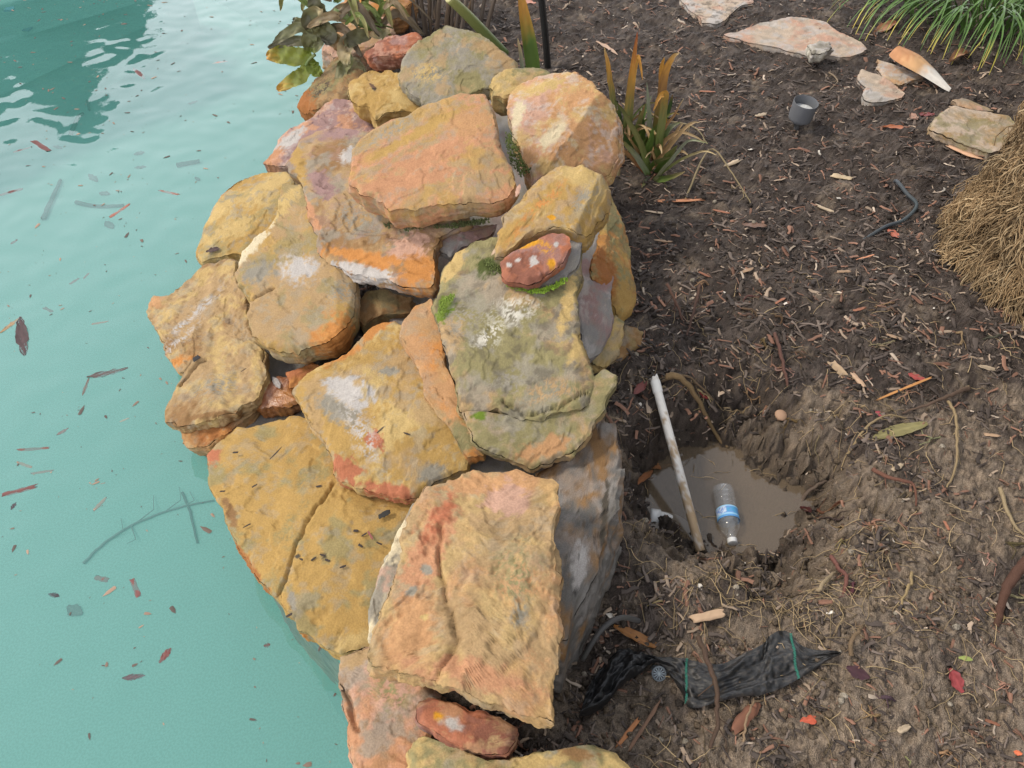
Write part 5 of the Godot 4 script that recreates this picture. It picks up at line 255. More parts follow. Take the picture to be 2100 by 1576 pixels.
	{"pts": [0.716, -0.462, 0.0, 0.719, -0.457, 0.008, 0.72, -0.451, 0.01, 0.718, -0.446, 0.006, 0.718, -0.44, 0.0], "r": [0.0018, 0.0008], "col": [0.348, 0.336, 0.15], "name": "rootlet", "label": "thin pale rootlet lying on the mud", "cat": "root", "group": "pale rootlets on the mud", "on": "soil", "wob": 0.004},
	{"pts": [0.573, -1.675, 0.0, 0.554, -1.668, 0.008, 0.535, -1.664, 0.01, 0.517, -1.656, 0.006, 0.504, -1.643, 0.0], "r": [0.0024, 0.0011], "col": [0.411, 0.277, 0.197], "name": "rootlet", "label": "thin pale rootlet lying on the mud", "cat": "root", "group": "pale rootlets on the mud", "on": "soil", "wob": 0.004},
	{"pts": [1.11, -0.915, 0.0, 1.119, -0.908, 0.008, 1.131, -0.904, 0.01, 1.144, -0.901, 0.006, 1.161, -0.905, 0.0], "r": [0.0036, 0.002], "col": [0.133, 0.105, 0.0453], "name": "twig", "label": "thin brown twig lying on the mud", "cat": "twig", "group": "brown twigs on the mud", "on": "soil", "wob": 0.004},
	{"pts": [0.679, -1.664, 0.0, 0.68, -1.658, 0.008, 0.686, -1.655, 0.01, 0.693, -1.653, 0.006, 0.701, -1.653, 0.0], "r": [0.0046, 0.0022], "col": [0.191, 0.121, 0.091], "name": "twig", "label": "thin brown twig lying on the mud", "cat": "twig", "group": "brown twigs on the mud", "on": "soil", "wob": 0.004},
	{"pts": [0.742, -1.293, 0.0, 0.735, -1.296, 0.008, 0.729, -1.3, 0.01, 0.723, -1.304, 0.006, 0.716, -1.307, 0.0], "r": [0.0038, 0.002], "col": [0.2, 0.129, 0.0523], "name": "twig", "label": "thin brown twig lying on the mud", "cat": "twig", "group": "brown twigs on the mud", "on": "soil", "wob": 0.004},
	{"pts": [0.783, -1.007, 0.0, 0.774, -1.009, 0.008, 0.766, -1.018, 0.01, 0.758, -1.028, 0.006, 0.752, -1.042, 0.0], "r": [0.0029, 0.0018], "col": [0.112, 0.076, 0.064], "name": "twig", "label": "thin brown twig lying on the mud", "cat": "twig", "group": "brown twigs on the mud", "on": "soil", "wob": 0.004},
	{"pts": [0.726, -0.805, 0.0, 0.719, -0.798, 0.008, 0.712, -0.791, 0.01, 0.713, -0.783, 0.006, 0.71, -0.776, 0.0], "r": [0.0033, 0.0018], "col": [0.191, 0.071, 0.084], "name": "twig", "label": "thin brown twig lying on the mud", "cat": "twig", "group": "brown twigs on the mud", "on": "soil", "wob": 0.004},
	{"pts": [0.673, -1.697, 0.0, 0.683, -1.686, 0.008, 0.697, -1.681, 0.01, 0.708, -1.671, 0.006, 0.708, -1.657, 0.0], "r": [0.0041, 0.0022], "col": [0.194, 0.125, 0.077], "name": "twig", "label": "thin brown twig lying on the mud", "cat": "twig", "group": "brown twigs on the mud", "on": "soil", "wob": 0.004},
	{"pts": [1.094, -1.69, 0.0, 1.103, -1.686, 0.008, 1.108, -1.68, 0.01, 1.116, -1.676, 0.006, 1.123, -1.671, 0.0], "r": [0.0038, 0.0024], "col": [0.193, 0.119, 0.08], "name": "twig", "label": "thin brown twig lying on the mud", "cat": "twig", "group": "brown twigs on the mud", "on": "soil", "wob": 0.004},
	{"pts": [0.77, -1.094, 0.0, 0.778, -1.081, 0.008, 0.787, -1.072, 0.01, 0.793, -1.058, 0.006, 0.794, -1.045, 0.0], "r": [0.004, 0.0019], "col": [0.23, 0.101, 0.0591], "name": "twig", "label": "thin brown twig lying on the mud", "cat": "twig", "group": "brown twigs on the mud", "on": "soil", "wob": 0.004},
	{"pts": [1.38, -1.576, 0.0, 1.366, -1.57, 0.008, 1.352, -1.569, 0.01, 1.339, -1.572, 0.006, 1.325, -1.571, 0.0], "r": [0.0033, 0.0024], "col": [0.108, 0.104, 0.069], "name": "twig", "label": "thin brown twig lying on the mud", "cat": "twig", "group": "brown twigs on the mud", "on": "soil", "wob": 0.004},
	{"pts": [0.697, -1.559, 0.0, 0.7, -1.552, 0.008, 0.699, -1.543, 0.01, 0.704, -1.536, 0.006, 0.707, -1.528, 0.0], "r": [0.0049, 0.0021], "col": [0.198, 0.135, 0.06], "name": "twig", "label": "thin brown twig lying on the mud", "cat": "twig", "group": "brown twigs on the mud", "on": "soil", "wob": 0.004},
	{"pts": [1.108, -0.863, 0.0, 1.11, -0.858, 0.008, 1.115, -0.853, 0.01, 1.124, -0.852, 0.006, 1.135, -0.854, 0.0], "r": [0.0044, 0.002], "col": [0.139, 0.086, 0.072], "name": "twig", "label": "thin brown twig lying on the mud", "cat": "twig", "group": "brown twigs on the mud", "on": "soil", "wob": 0.004},
	{"pts": [0.935, -0.549, 0.0, 0.924, -0.546, 0.008, 0.913, -0.545, 0.01, 0.906, -0.548, 0.006, 0.898, -0.551, 0.0], "r": [0.0036, 0.0017], "col": [0.165, 0.124, 0.079], "name": "twig", "label": "thin brown twig lying on the mud", "cat": "twig", "group": "brown twigs on the mud", "on": "soil", "wob": 0.004},
	{"pts": [0.722, -1.753, 0.0, 0.712, -1.751, 0.008, 0.703, -1.749, 0.01, 0.694, -1.746, 0.006, 0.686, -1.74, 0.0], "r": [0.0036, 0.0023], "col": [0.191, 0.089, 0.074], "name": "twig", "label": "thin brown twig lying on the mud", "cat": "twig", "group": "brown twigs on the mud", "on": "soil", "wob": 0.004},
	{"pts": [0.78, -1.507, 0.0, 0.787, -1.504, 0.008, 0.79, -1.497, 0.01, 0.793, -1.491, 0.006, 0.8, -1.486, 0.0], "r": [0.0038, 0.0021], "col": [0.126, 0.081, 0.0498], "name": "twig", "label": "thin brown twig lying on the mud", "cat": "twig", "group": "brown twigs on the mud", "on": "soil", "wob": 0.004},
	{"pts": [0.762, -1.661, 0.0, 0.769, -1.655, 0.008, 0.774, -1.649, 0.01, 0.774, -1.64, 0.006, 0.77, -1.632, 0.0], "r": [0.0042, 0.0022], "col": [0.155, 0.092, 0.0483], "name": "twig", "label": "thin brown twig lying on the mud", "cat": "twig", "group": "brown twigs on the mud", "on": "soil", "wob": 0.004},
	{"pts": [0.705, -0.564, 0.0, 0.71, -0.562, 0.008, 0.716, -0.561, 0.01, 0.723, -0.56, 0.006, 0.73, -0.559, 0.0], "r": [0.0037, 0.0017], "col": [0.111, 0.068, 0.082], "name": "twig", "label": "thin brown twig lying on the mud", "cat": "twig", "group": "brown twigs on the mud", "on": "soil", "wob": 0.004},
	{"pts": [-1.529, -1.406, 0.0, -1.484, -1.49, 0.0, -1.411, -1.563, 0.0, -1.319, -1.616, 0.0, -1.229, -1.653, 0.0, -1.133, -1.675, 0.0], "r": [0.0051, 0.0031], "col": [0.1, 0.15, 0.14], "name": "sunken_branch", "label": "long sunken branch with side twigs on the pool floor", "cat": "branch", "group": "", "on": "floor", "wob": 0.004},
	{"pts": [-1.266, -1.711, 0.0, -1.219, -1.638, 0.0, -1.176, -1.552, 0.0, -1.146, -1.49, 0.0], "r": [0.005, 0.004], "col": [0.1, 0.15, 0.14], "name": "sunken_stick", "label": "short bent stick crossing the sunken branch", "cat": "stick", "group": "", "on": "floor", "wob": 0.004},
	{"pts": [-2.539, -3.5, 0.0, -2.571, -3.695, 0.0, -2.597, -3.883, 0.0], "r": [0.013, 0.0081], "col": [0.1, 0.15, 0.14], "name": "sunken_stick", "label": "straight sunken stick below the floating red flakes", "cat": "stick", "group": "", "on": "floor", "wob": 0.004},
	{"pts": [-2.42, -3.657, 0.0, -2.292, -3.619, 0.0, -2.147, -3.629, 0.0], "r": [0.0125, 0.0078], "col": [0.1, 0.15, 0.14], "name": "sunken_stick", "label": "sunken stick lying level on the pool floor", "cat": "stick", "group": "", "on": "floor", "wob": 0.004},
	{"pts": [-1.974, -4.04, 0.0, -1.911, -4.061, 0.0, -1.854, -4.083, 0.0], "r": [0.0146, 0.0113], "col": [0.1, 0.15, 0.14], "name": "sunken_stick", "label": "stubby sunken stick near the yellow lipped slab", "cat": "stick", "group": "", "on": "floor", "wob": 0.004},
	{"pts": [-2.742, -4.4, 0.0, -2.777, -4.601, 0.0, -2.764, -4.665, 0.0], "r": [0.0131, 0.0093], "col": [0.1, 0.15, 0.14], "name": "sunken_stick", "label": "pale sunken stick below the tree reflection", "cat": "stick", "group": "", "on": "floor", "wob": 0.004},
	{"pts": [-2.8, -4.828, 0.0, -2.743, -4.71, 0.0], "r": [0.0095, 0.0076], "col": [0.1, 0.15, 0.14], "name": "sunken_stick", "label": "tiny sunken stick at the steps", "cat": "stick", "group": "", "on": "floor", "wob": 0.004}
]
const STRAPPY = [
	{"pts": [0.431, 0.0, -2.644, 0.422, 0.126, -2.634, 0.42, 0.276, -2.624, 0.418, 0.421, -2.614], "w": 0.0389, "cols": [0.1, 0.16, 0.035, 0.18, 0.18, 0.065, 0.5, 0.25, 0.05, 0.3, 0.07, 0.035]},
	{"pts": [0.521, 0.0, -2.48, 0.513, 0.124, -2.464, 0.507, 0.241, -2.448, 0.503, 0.296, -2.432, 0.481, 0.291, -2.416, 0.468, 0.252, -2.4], "w": 0.0335, "cols": [0.1, 0.16, 0.035, 0.18, 0.18, 0.065, 0.5, 0.25, 0.05, 0.5, 0.25, 0.05]},
	{"pts": [0.525, 0.0, -2.615, 0.525, 0.17, -2.603, 0.523, 0.291, -2.59, 0.539, 0.351, -2.578, 0.56, 0.373, -2.565], "w": 0.0387, "cols": [0.1, 0.16, 0.035, 0.26, 0.14, 0.06, 0.5, 0.25, 0.05, 0.44, 0.34, 0.18]},
	{"pts": [0.574, 0.0, -2.798, 0.564, 0.122, -2.791, 0.551, 0.219, -2.785, 0.553, 0.262, -2.778], "w": 0.0327, "cols": [0.1, 0.16, 0.035, 0.26, 0.14, 0.06, 0.5, 0.25, 0.05, 0.5, 0.25, 0.05]},
	{"pts": [0.393, 0.0, -2.651, 0.364, 0.168, -2.644, 0.332, 0.304, -2.637, 0.314, 0.364, -2.631], "w": 0.0253, "cols": [0.1, 0.16, 0.035, 0.18, 0.18, 0.065, 0.5, 0.25, 0.05, 0.44, 0.34, 0.18]},
	{"pts": [0.464, 0.0, -2.836, 0.459, 0.201, -2.824, 0.464, 0.252, -2.811, 0.476, 0.213, -2.799, 0.487, 0.174, -2.786], "w": 0.0185, "cols": [0.18, 0.18, 0.065, 0.5, 0.25, 0.05, 0.5, 0.25, 0.05, 0.5, 0.25, 0.05]},
	{"pts": [0.493, 0.0, -2.441, 0.437, 0.138, -2.401, 0.374, 0.252, -2.361, 0.324, 0.332, -2.321], "w": 0.0239, "cols": [0.1, 0.16, 0.035, 0.18, 0.18, 0.065, 0.18, 0.18, 0.065, 0.05, 0.085, 0.026]},
	{"pts": [0.496, 0.0, -2.377, 0.544, 0.119, -2.337, 0.576, 0.203, -2.297, 0.631, 0.216, -2.257], "w": 0.0163, "cols": [0.18, 0.18, 0.065, 0.23, 0.245, 0.165, 0.23, 0.245, 0.165, 0.18, 0.18, 0.065]},
	{"pts": [0.501, 0.0, -2.39, 0.566, 0.097, -2.35, 0.631, 0.157, -2.31, 0.671, 0.166, -2.27], "w": 0.0127, "cols": [0.1, 0.16, 0.035, 0.18, 0.18, 0.065, 0.44, 0.34, 0.18, 0.44, 0.34, 0.18]},
	{"pts": [0.486, 0.0, -2.415, 0.415, 0.11, -2.385, 0.345, 0.185, -2.355], "w": 0.0237, "cols": [0.1, 0.16, 0.035, 0.23, 0.245, 0.165, 0.18, 0.18, 0.065, 0.26, 0.14, 0.06]},
	{"pts": [0.521, 0.0, -2.581, 0.495, 0.117, -2.581, 0.466, 0.262, -2.581], "w": 0.0249, "cols": [0.1, 0.16, 0.035, 0.23, 0.245, 0.165, 0.23, 0.245, 0.165, 0.23, 0.245, 0.165]},
	{"pts": [0.534, 0.0, -2.574, 0.553, 0.119, -2.524, 0.582, 0.174, -2.474], "w": 0.0268, "cols": [0.1, 0.16, 0.035, 0.1, 0.16, 0.035, 0.23, 0.245, 0.165, 0.18, 0.18, 0.065]},
	{"pts": [0.497, 0.0, -2.39, 0.54, 0.0391, -2.34, 0.582, 0.093, -2.29], "w": 0.0272, "cols": [0.18, 0.18, 0.065, 0.1, 0.16, 0.035, 0.18, 0.18, 0.065, 0.44, 0.34, 0.18]},
	{"pts": [0.475, 0.0, -2.441, 0.402, 0.101, -2.381, 0.356, 0.164, -2.321], "w": 0.0184, "cols": [0.3, 0.07, 0.035, 0.26, 0.14, 0.06, 0.26, 0.14, 0.06, 0.26, 0.14, 0.06]},
	{"pts": [0.512, 0.0, -2.513, 0.524, 0.097, -2.513, 0.567, 0.186, -2.513, 0.587, 0.239, -2.513], "w": 0.015, "cols": [0.26, 0.14, 0.06, 0.26, 0.14, 0.06, 0.26, 0.14, 0.06, 0.44, 0.34, 0.18]},
	{"pts": [0.576, 0.0, -2.753, 0.594, 0.084, -2.753, 0.601, 0.134, -2.753], "w": 0.0222, "cols": [0.05, 0.085, 0.026, 0.05, 0.085, 0.026, 0.05, 0.085, 0.026, 0.26, 0.14, 0.06]},
	{"pts": [0.457, 0.0, -2.594, 0.465, 0.094, -2.604, 0.495, 0.199, -2.614], "w": 0.0288, "cols": [0.1, 0.16, 0.035, 0.1, 0.16, 0.035, 0.1, 0.16, 0.035, 0.23, 0.245, 0.165]},
	{"pts": [0.516, 0.0, -2.428, 0.539, 0.103, -2.378, 0.551, 0.168, -2.328], "w": 0.033, "cols": [0.1, 0.16, 0.035, 0.1, 0.16, 0.035, 0.18, 0.18, 0.065, 0.18, 0.18, 0.065]},
	{"pts": [0.478, 0.0, -2.615, 0.473, 0.083, -2.6, 0.455, 0.161, -2.585], "w": 0.0386, "cols": [0.1, 0.16, 0.035, 0.1, 0.16, 0.035, 0.05, 0.085, 0.026, 0.18, 0.18, 0.065]},
	{"pts": [0.412, 0.0, -2.629, 0.392, 0.096, -2.619, 0.38, 0.167, -2.609], "w": 0.0309, "cols": [0.1, 0.16, 0.035, 0.05, 0.085, 0.026, 0.05, 0.085, 0.026, 0.18, 0.18, 0.065]},
	{"pts": [0.438, 0.0, -2.615, 0.451, 0.091, -2.585, 0.464, 0.194, -2.555], "w": 0.0347, "cols": [0.1, 0.16, 0.035, 0.1, 0.16, 0.035, 0.18, 0.18, 0.065, 0.26, 0.14, 0.06]},
	{"pts": [0.493, 0.0, -2.396, 0.466, 0.0071, -2.366, 0.453, 0.0007, -2.336], "w": 0.0218, "cols": [0.23, 0.245, 0.165, 0.23, 0.245, 0.165, 0.18, 0.18, 0.065, 0.44, 0.34, 0.18]},
	{"pts": [0.508, 0.0, -2.377, 0.534, 0.0009, -2.357, 0.541, 0.0019, -2.337], "w": 0.0235, "cols": [0.1, 0.16, 0.035, 0.18, 0.18, 0.065, 0.18, 0.18, 0.065, 0.18, 0.18, 0.065]},
	{"pts": [0.377, 0.0, -2.396, 0.37, 0.076, -2.386, 0.359, 0.128, -2.376], "w": 0.0126, "cols": [0.44, 0.34, 0.18, 0.44, 0.34, 0.18, 0.44, 0.34, 0.18, 0.44, 0.34, 0.18]},
	{"pts": [0.551, 0.0, -2.615, 0.553, 0.088, -2.59, 0.531, 0.189, -2.565], "w": 0.0388, "cols": [0.1, 0.16, 0.035, 0.1, 0.16, 0.035, 0.5, 0.25, 0.05, 0.5, 0.25, 0.05]},
	{"pts": [0.477, 0.0, -2.513, 0.483, 0.082, -2.473, 0.482, 0.174, -2.433], "w": 0.0375, "cols": [0.1, 0.16, 0.035, 0.1, 0.16, 0.035, 0.1, 0.16, 0.035, 0.1, 0.16, 0.035]},
	{"pts": [0.483, 0.0, -2.463, 0.502, 0.065, -2.403, 0.537, 0.116, -2.343], "w": 0.0296, "cols": [0.1, 0.16, 0.035, 0.1, 0.16, 0.035, 0.18, 0.18, 0.065, 0.18, 0.18, 0.065]},
	{"pts": [0.447, 0.0, -2.53, 0.404, 0.097, -2.48, 0.362, 0.176, -2.43], "w": 0.0264, "cols": [0.1, 0.16, 0.035, 0.05, 0.085, 0.026, 0.05, 0.085, 0.026, 0.18, 0.18, 0.065]}
]
const LONE_LEAF = [
	{"pts": [0.094, 0.0, -3.148, 0.08, 0.111, -3.153, 0.0587, 0.217, -3.158, 0.0382, 0.318, -3.163, 0.0261, 0.423, -3.168], "w": 0.066, "cols": [0.1, 0.16, 0.035, 0.1, 0.16, 0.035, 0.5, 0.25, 0.05, 0.26, 0.14, 0.06]},
	{"pts": [0.0534, 0.0, -3.148, 0.036, 0.113, -3.148, 0.0237, 0.177, -3.148], "w": 0.0199, "cols": [0.23, 0.245, 0.165, 0.23, 0.245, 0.165, 0.44, 0.34, 0.18, 0.44, 0.34, 0.18]}
]
const STAKE = [0.179, -0.067, -3.265, 0.139, 0.143, -3.265, 0.09, 0.495, -3.265]
const WILTED = [
	{"pts": [-0.77, 0.196, -2.951, -0.826, 0.192, -2.944, -0.888, 0.202, -2.938, -0.942, 0.194, -2.931], "w": 0.071, "cols": [0.14, 0.18, 0.02, 0.22, 0.24, 0.045, 0.22, 0.24, 0.045, 0.5, 0.25, 0.05]},
	{"pts": [-0.78, 0.181, -2.951, -0.775, 0.157, -2.941, -0.757, 0.142, -2.931, -0.737, 0.139, -2.921], "w": 0.0547, "cols": [0.14, 0.18, 0.02, 0.14, 0.18, 0.02, 0.14, 0.18, 0.02, 0.22, 0.24, 0.045]},
	{"pts": [-0.798, 0.166, -2.951, -0.815, 0.126, -2.938, -0.858, 0.106, -2.924, -0.924, 0.073, -2.911], "w": 0.0549, "cols": [0.14, 0.18, 0.02, 0.22, 0.24, 0.045, 0.22, 0.24, 0.045, 0.5, 0.25, 0.05]},
	{"pts": [-0.754, 0.228, -2.951, -0.782, 0.248, -2.951, -0.853, 0.245, -2.951, -0.934, 0.222, -2.951], "w": 0.0376, "cols": [0.14, 0.135, 0.06, 0.14, 0.135, 0.06, 0.085, 0.075, 0.045, 0.085, 0.075, 0.045]},
	{"pts": [-0.745, 0.248, -2.951, -0.785, 0.302, -2.944, -0.852, 0.279, -2.938, -0.905, 0.242, -2.931], "w": 0.0375, "cols": [0.085, 0.075, 0.045, 0.14, 0.135, 0.06, 0.14, 0.135, 0.06, 0.085, 0.075, 0.045]},
	{"pts": [-0.767, 0.209, -2.951, -0.767, 0.26, -2.941, -0.728, 0.3, -2.931], "w": 0.0587, "cols": [0.14, 0.18, 0.02, 0.14, 0.135, 0.06, 0.14, 0.135, 0.06, 0.14, 0.135, 0.06]},
	{"pts": [-0.733, 0.292, -2.951, -0.741, 0.334, -2.936, -0.695, 0.374, -2.921], "w": 0.083, "cols": [0.14, 0.135, 0.06, 0.085, 0.075, 0.045, 0.14, 0.135, 0.06, 0.44, 0.34, 0.18]},
	{"pts": [-0.718, 0.274, -2.951, -0.661, 0.259, -2.921, -0.633, 0.223, -2.891], "w": 0.0539, "cols": [0.085, 0.075, 0.045, 0.14, 0.135, 0.06, 0.26, 0.14, 0.06, 0.085, 0.075, 0.045]},
	{"pts": [-0.715, 0.292, -2.951, -0.792, 0.304, -2.966, -0.826, 0.312, -2.981], "w": 0.0455, "cols": [0.14, 0.135, 0.06, 0.44, 0.34, 0.18, 0.14, 0.135, 0.06, 0.085, 0.075, 0.045]},
	{"pts": [-0.694, 0.328, -2.951, -0.717, 0.38, -2.951, -0.725, 0.431, -2.951], "w": 0.062, "cols": [0.085, 0.075, 0.045, 0.14, 0.135, 0.06, 0.085, 0.075, 0.045, 0.14, 0.135, 0.06]},
	{"pts": [-0.652, 0.228, -2.951, -0.63, 0.196, -2.918, -0.654, 0.154, -2.884, -0.679, 0.083, -2.851], "w": 0.0498, "cols": [0.14, 0.135, 0.06, 0.18, 0.18, 0.065, 0.14, 0.135, 0.06, 0.44, 0.34, 0.18]},
	{"pts": [-0.572, 0.265, -2.951, -0.614, 0.261, -2.918, -0.632, 0.229, -2.884, -0.614, 0.198, -2.851], "w": 0.0576, "cols": [0.14, 0.135, 0.06, 0.085, 0.075, 0.045, 0.44, 0.34, 0.18, 0.14, 0.135, 0.06]},
	{"pts": [-0.534, 0.274, -2.951, -0.592, 0.276, -2.911, -0.62, 0.263, -2.871], "w": 0.0533, "cols": [0.085, 0.075, 0.045, 0.14, 0.135, 0.06, 0.085, 0.075, 0.045, 0.14, 0.135, 0.06]},
	{"pts": [-0.721, 0.31, -2.951, -0.691, 0.281, -2.926, -0.698, 0.255, -2.901], "w": 0.07, "cols": [0.14, 0.135, 0.06, 0.14, 0.135, 0.06, 0.085, 0.075, 0.045, 0.085, 0.075, 0.045]},
	{"pts": [-0.74, 0.274, -2.951, -0.728, 0.25, -2.931, -0.758, 0.221, -2.911], "w": 0.0332, "cols": [0.14, 0.18, 0.02, 0.14, 0.135, 0.06, 0.14, 0.135, 0.06, 0.14, 0.18, 0.02]},
	{"pts": [-0.66, 0.292, -2.951, -0.711, 0.292, -2.926, -0.739, 0.312, -2.901], "w": 0.0412, "cols": [0.085, 0.075, 0.045, 0.14, 0.135, 0.06, 0.14, 0.135, 0.06, 0.14, 0.135, 0.06]},
	{"pts": [-0.459, 0.288, -2.951, -0.504, 0.277, -2.936, -0.542, 0.294, -2.921], "w": 0.0286, "cols": [0.44, 0.34, 0.18, 0.14, 0.135, 0.06, 0.44, 0.34, 0.18, 0.26, 0.14, 0.06]},
	{"pts": [-0.608, 0.363, -2.951, -0.593, 0.324, -2.951, -0.576, 0.292, -2.951], "w": 0.0122, "cols": [0.14, 0.135, 0.06, 0.085, 0.075, 0.045, 0.14, 0.135, 0.06, 0.085, 0.075, 0.045]}
]
const WILT_STEMS = [
	[-0.66, 0.356, -2.951, -0.578, 0.309, -2.971, -0.499, 0.253, -3.011, 0.0135],
	[-0.753, 0.205, -2.931, -0.779, 0.186, -2.931, -0.796, 0.166, -2.921, 0.006]
]
const CUT_STEM = [-0.227, 0.418, -2.914, -0.155, 0.326, -2.964, -0.0288, 0.168, -3.014]
const STALKS = [-0.381, 0.0, -3.584]
const GRASS = [2.29, -3.833]
const LAMP = [1.099, 0.0, -2.753]
const SHEATH = [1.64, 0.06, -3.278, 1.679, 0.06, -3.199, 1.733, 0.04, -3.129, 1.793, 0.01, -3.027]
const PIPE = [0.372, 0.035, -1.394, 0.458, -0.145, -0.979]
const BOTTLE = [0.548, -0.15, -1.171, 0.542, -0.15, -1.008]
const FITTING = [0.394, -0.162, -1.086]
const PUDDLE = [0.343, -1.162, 0.365, -1.241, 0.463, -1.282, 0.558, -1.299, 0.651, -1.299, 0.717, -1.241, 0.749, -1.162, 0.743, -1.088, 0.694, -1.016, 0.619, -0.975, 0.531, -0.955, 0.45, -0.962, 0.393, -0.982, 0.346, -1.03, 0.328, -1.088]
const MUSHROOM = [0.705, -1.319]
const FABRIC = [
	[0.285, -0.664, 0.326, -0.652, 0.362, -0.643, 0.407, -0.634, 0.458, -0.65, 0.5, -0.668, 0.519, -0.686, 0.554, -0.695, 0.576, -0.665, 0.619, -0.65, 0.643, -0.645],
	[0.313, -0.614, 0.33, -0.585, 0.34, -0.553, 0.379, -0.554, 0.422, -0.564, 0.466, -0.57, 0.499, -0.576, 0.54, -0.591, 0.582, -0.611, 0.619, -0.631, 0.644, -0.641]
]
const FABRIC_END = [
	[0.147, -0.596, 0.165, -0.628, 0.187, -0.658, 0.218, -0.68, 0.243, -0.682, 0.271, -0.669, 0.293, -0.657],
	[0.128, -0.54, 0.173, -0.565, 0.211, -0.601, 0.238, -0.624, 0.263, -0.635, 0.278, -0.646, 0.295, -0.649]
]
const DIAL = [0.293, -0.0367, -0.626]
const STEPS = [
	[-3.367, -3.505, -2.55, -5.501],
	[-3.334, -3.705, -2.616, -5.03],
	[-3.417, -4.02, -2.675, -4.748]
]
const STEP_TILES = [
	[-2.833, -4.593, -0.38],
	[-2.761, -4.768, -0.38],
	[-2.695, -4.976, -0.38],
	[-2.807, -4.976, -0.62],
	[-2.719, -5.164, -0.62],
	[-2.657, -5.393, -0.62],
	[-2.972, -4.563, -0.62],
	[-2.804, -4.463, -0.22],
	[-2.709, -4.659, -0.22]
]

var rng := RandomNumberGenerator.new()
var n1 := FastNoiseLite.new()
var n2 := FastNoiseLite.new()
var n3 := FastNoiseLite.new()
var nf := FastNoiseLite.new()
var M := {}


# ---------------------------------------------------------------- a mesh being collected
class Geo:
	var v := PackedVector3Array()
	var c := PackedColorArray()
	var i := PackedInt32Array()

	func add(p: Vector3, col: Color) -> int:
		v.append(p)
		c.append(col)
		return v.size() - 1

	func tri(a: int, b: int, d: int) -> void:
		i.append(a)
		i.append(b)
		i.append(d)

	func quad(a: int, b: int, d: int, e: int) -> void:
		tri(a, b, d)
		tri(a, d, e)

	# a band of rings, each with the same number of points
	func rings(first: int, count: int, around: int, closed := true) -> void:
		var last := around if closed else around - 1
		for r in count - 1:
			for k in last:
				var a := first + r * around + k
				var b := first + r * around + (k + 1) % around
				quad(a, a + around, b + around, b)

	func tube(pts: Array, r0: float, r1: float, sides: int, col: Color, col2: Color, flat := 1.0, jag := 0.0, seed_ := 0) -> void:
		var rg := RandomNumberGenerator.new()
		rg.seed = seed_ + 11
		var first := v.size()
		var count := pts.size()
		var side := Vector3.UP
		for k in count:
			var p: Vector3 = pts[k]
			var t: Vector3 = (pts[mini(k + 1, count - 1)] - pts[maxi(k - 1, 0)])
			t = t.normalized() if t.length() > 1e-6 else Vector3.RIGHT
			side = t.cross(Vector3.UP)
			if side.length() < 0.05:
				side = t.cross(Vector3.RIGHT)
			side = side.normalized()
			var up := side.cross(t).normalized()
			var x := float(k) / maxf(1.0, count - 1)
			var r := lerpf(r0, r1, x)
			for s in sides:
				var a := TAU * s / sides
				var rr := r * (1.0 + jag * rg.randf_range(-1, 1))
				add(p + side * cos(a) * rr + up * sin(a) * rr * flat + t * jag * r * rg.randf_range(-0.6, 0.6), col.lerp(col2, clampf(x + jag * rg.randf_range(-0.4, 0.4), 0, 1)))
		rings(first, count, sides)
		for e in 2:
			var base := first if e == 0 else first + (count - 1) * sides
			var m := add(pts[0] if e == 0 else pts[count - 1], col if e == 0 else col2)
			for s in sides:
				if e == 0:
					tri(m, base + s, base + (s + 1) % sides)
				else:
					tri(m, base + (s + 1) % sides, base + s)

	# a sheet: rows of equally many points
	func sheet(rows: Array, cols: Array) -> void:
		var first := v.size()
		for r in rows.size():
			for k in rows[r].size():
				add(rows[r][k], cols[r][k])
		rings(first, rows.size(), rows[0].size(), false)

	func lathe(origin: Vector3, axis: Vector3, profile: Array, sides: int, col: Color) -> void:
		var x := axis.cross(Vector3.UP)
		if x.length() < 0.1:
			x = axis.cross(Vector3.RIGHT)
		x = x.normalized()
		var y := axis.cross(x).normalized()
		var first := v.size()
		for p in profile:
			for s in sides:
				var a := TAU * s / sides
				add(origin + axis * p[0] + (x * cos(a) + y * sin(a)) * p[1], col)
		rings(first, profile.size(), sides)

	func box(a: Vector3, b: Vector3, col: Color) -> void:
		var q := []
		for z in [a.z, b.z]:
			for y in [a.y, b.y]:
				for x in [a.x, b.x]:
					q.append(Vector3(x, y, z))
		for f in [[0, 1, 3, 2], [4, 6, 7, 5], [0, 4, 5, 1], [2, 3, 7, 6], [0, 2, 6, 4], [1, 5, 7, 3]]:
			quad(add(q[f[0]], col), add(q[f[1]], col), add(q[f[2]], col), add(q[f[3]], col))

	func mesh(mat: Material) -> ArrayMesh:
		var nn := PackedVector3Array()
		nn.resize(v.size())
		for k in range(0, i.size(), 3):
			var a := i[k]
			var b := i[k + 1]
			var d := i[k + 2]
			var f := (v[d] - v[a]).cross(v[b] - v[a])
			nn[a] += f
			nn[b] += f
			nn[d] += f
		for k in nn.size():
			nn[k] = nn[k].normalized() if nn[k].length_squared() > 0.0 else Vector3.UP
		var arr := []
		arr.resize(Mesh.ARRAY_MAX)
		arr[Mesh.ARRAY_VERTEX] = v
		arr[Mesh.ARRAY_NORMAL] = nn
		arr[Mesh.ARRAY_COLOR] = c
		arr[Mesh.ARRAY_INDEX] = i
		var m := ArrayMesh.new()
		m.add_surface_from_arrays(Mesh.PRIMITIVE_TRIANGLES, arr)
		m.surface_set_material(0, mat)
		return m


# ---------------------------------------------------------------- small helpers
func rgb(a) -> Color:
	return Color(a[0], a[1], a[2])


func v3(a, k := 0) -> Vector3:
	return Vector3(a[k], a[k + 1], a[k + 2])


func ss(a: float, b: float, x: float) -> float:
	return smoothstep(a, b, x)


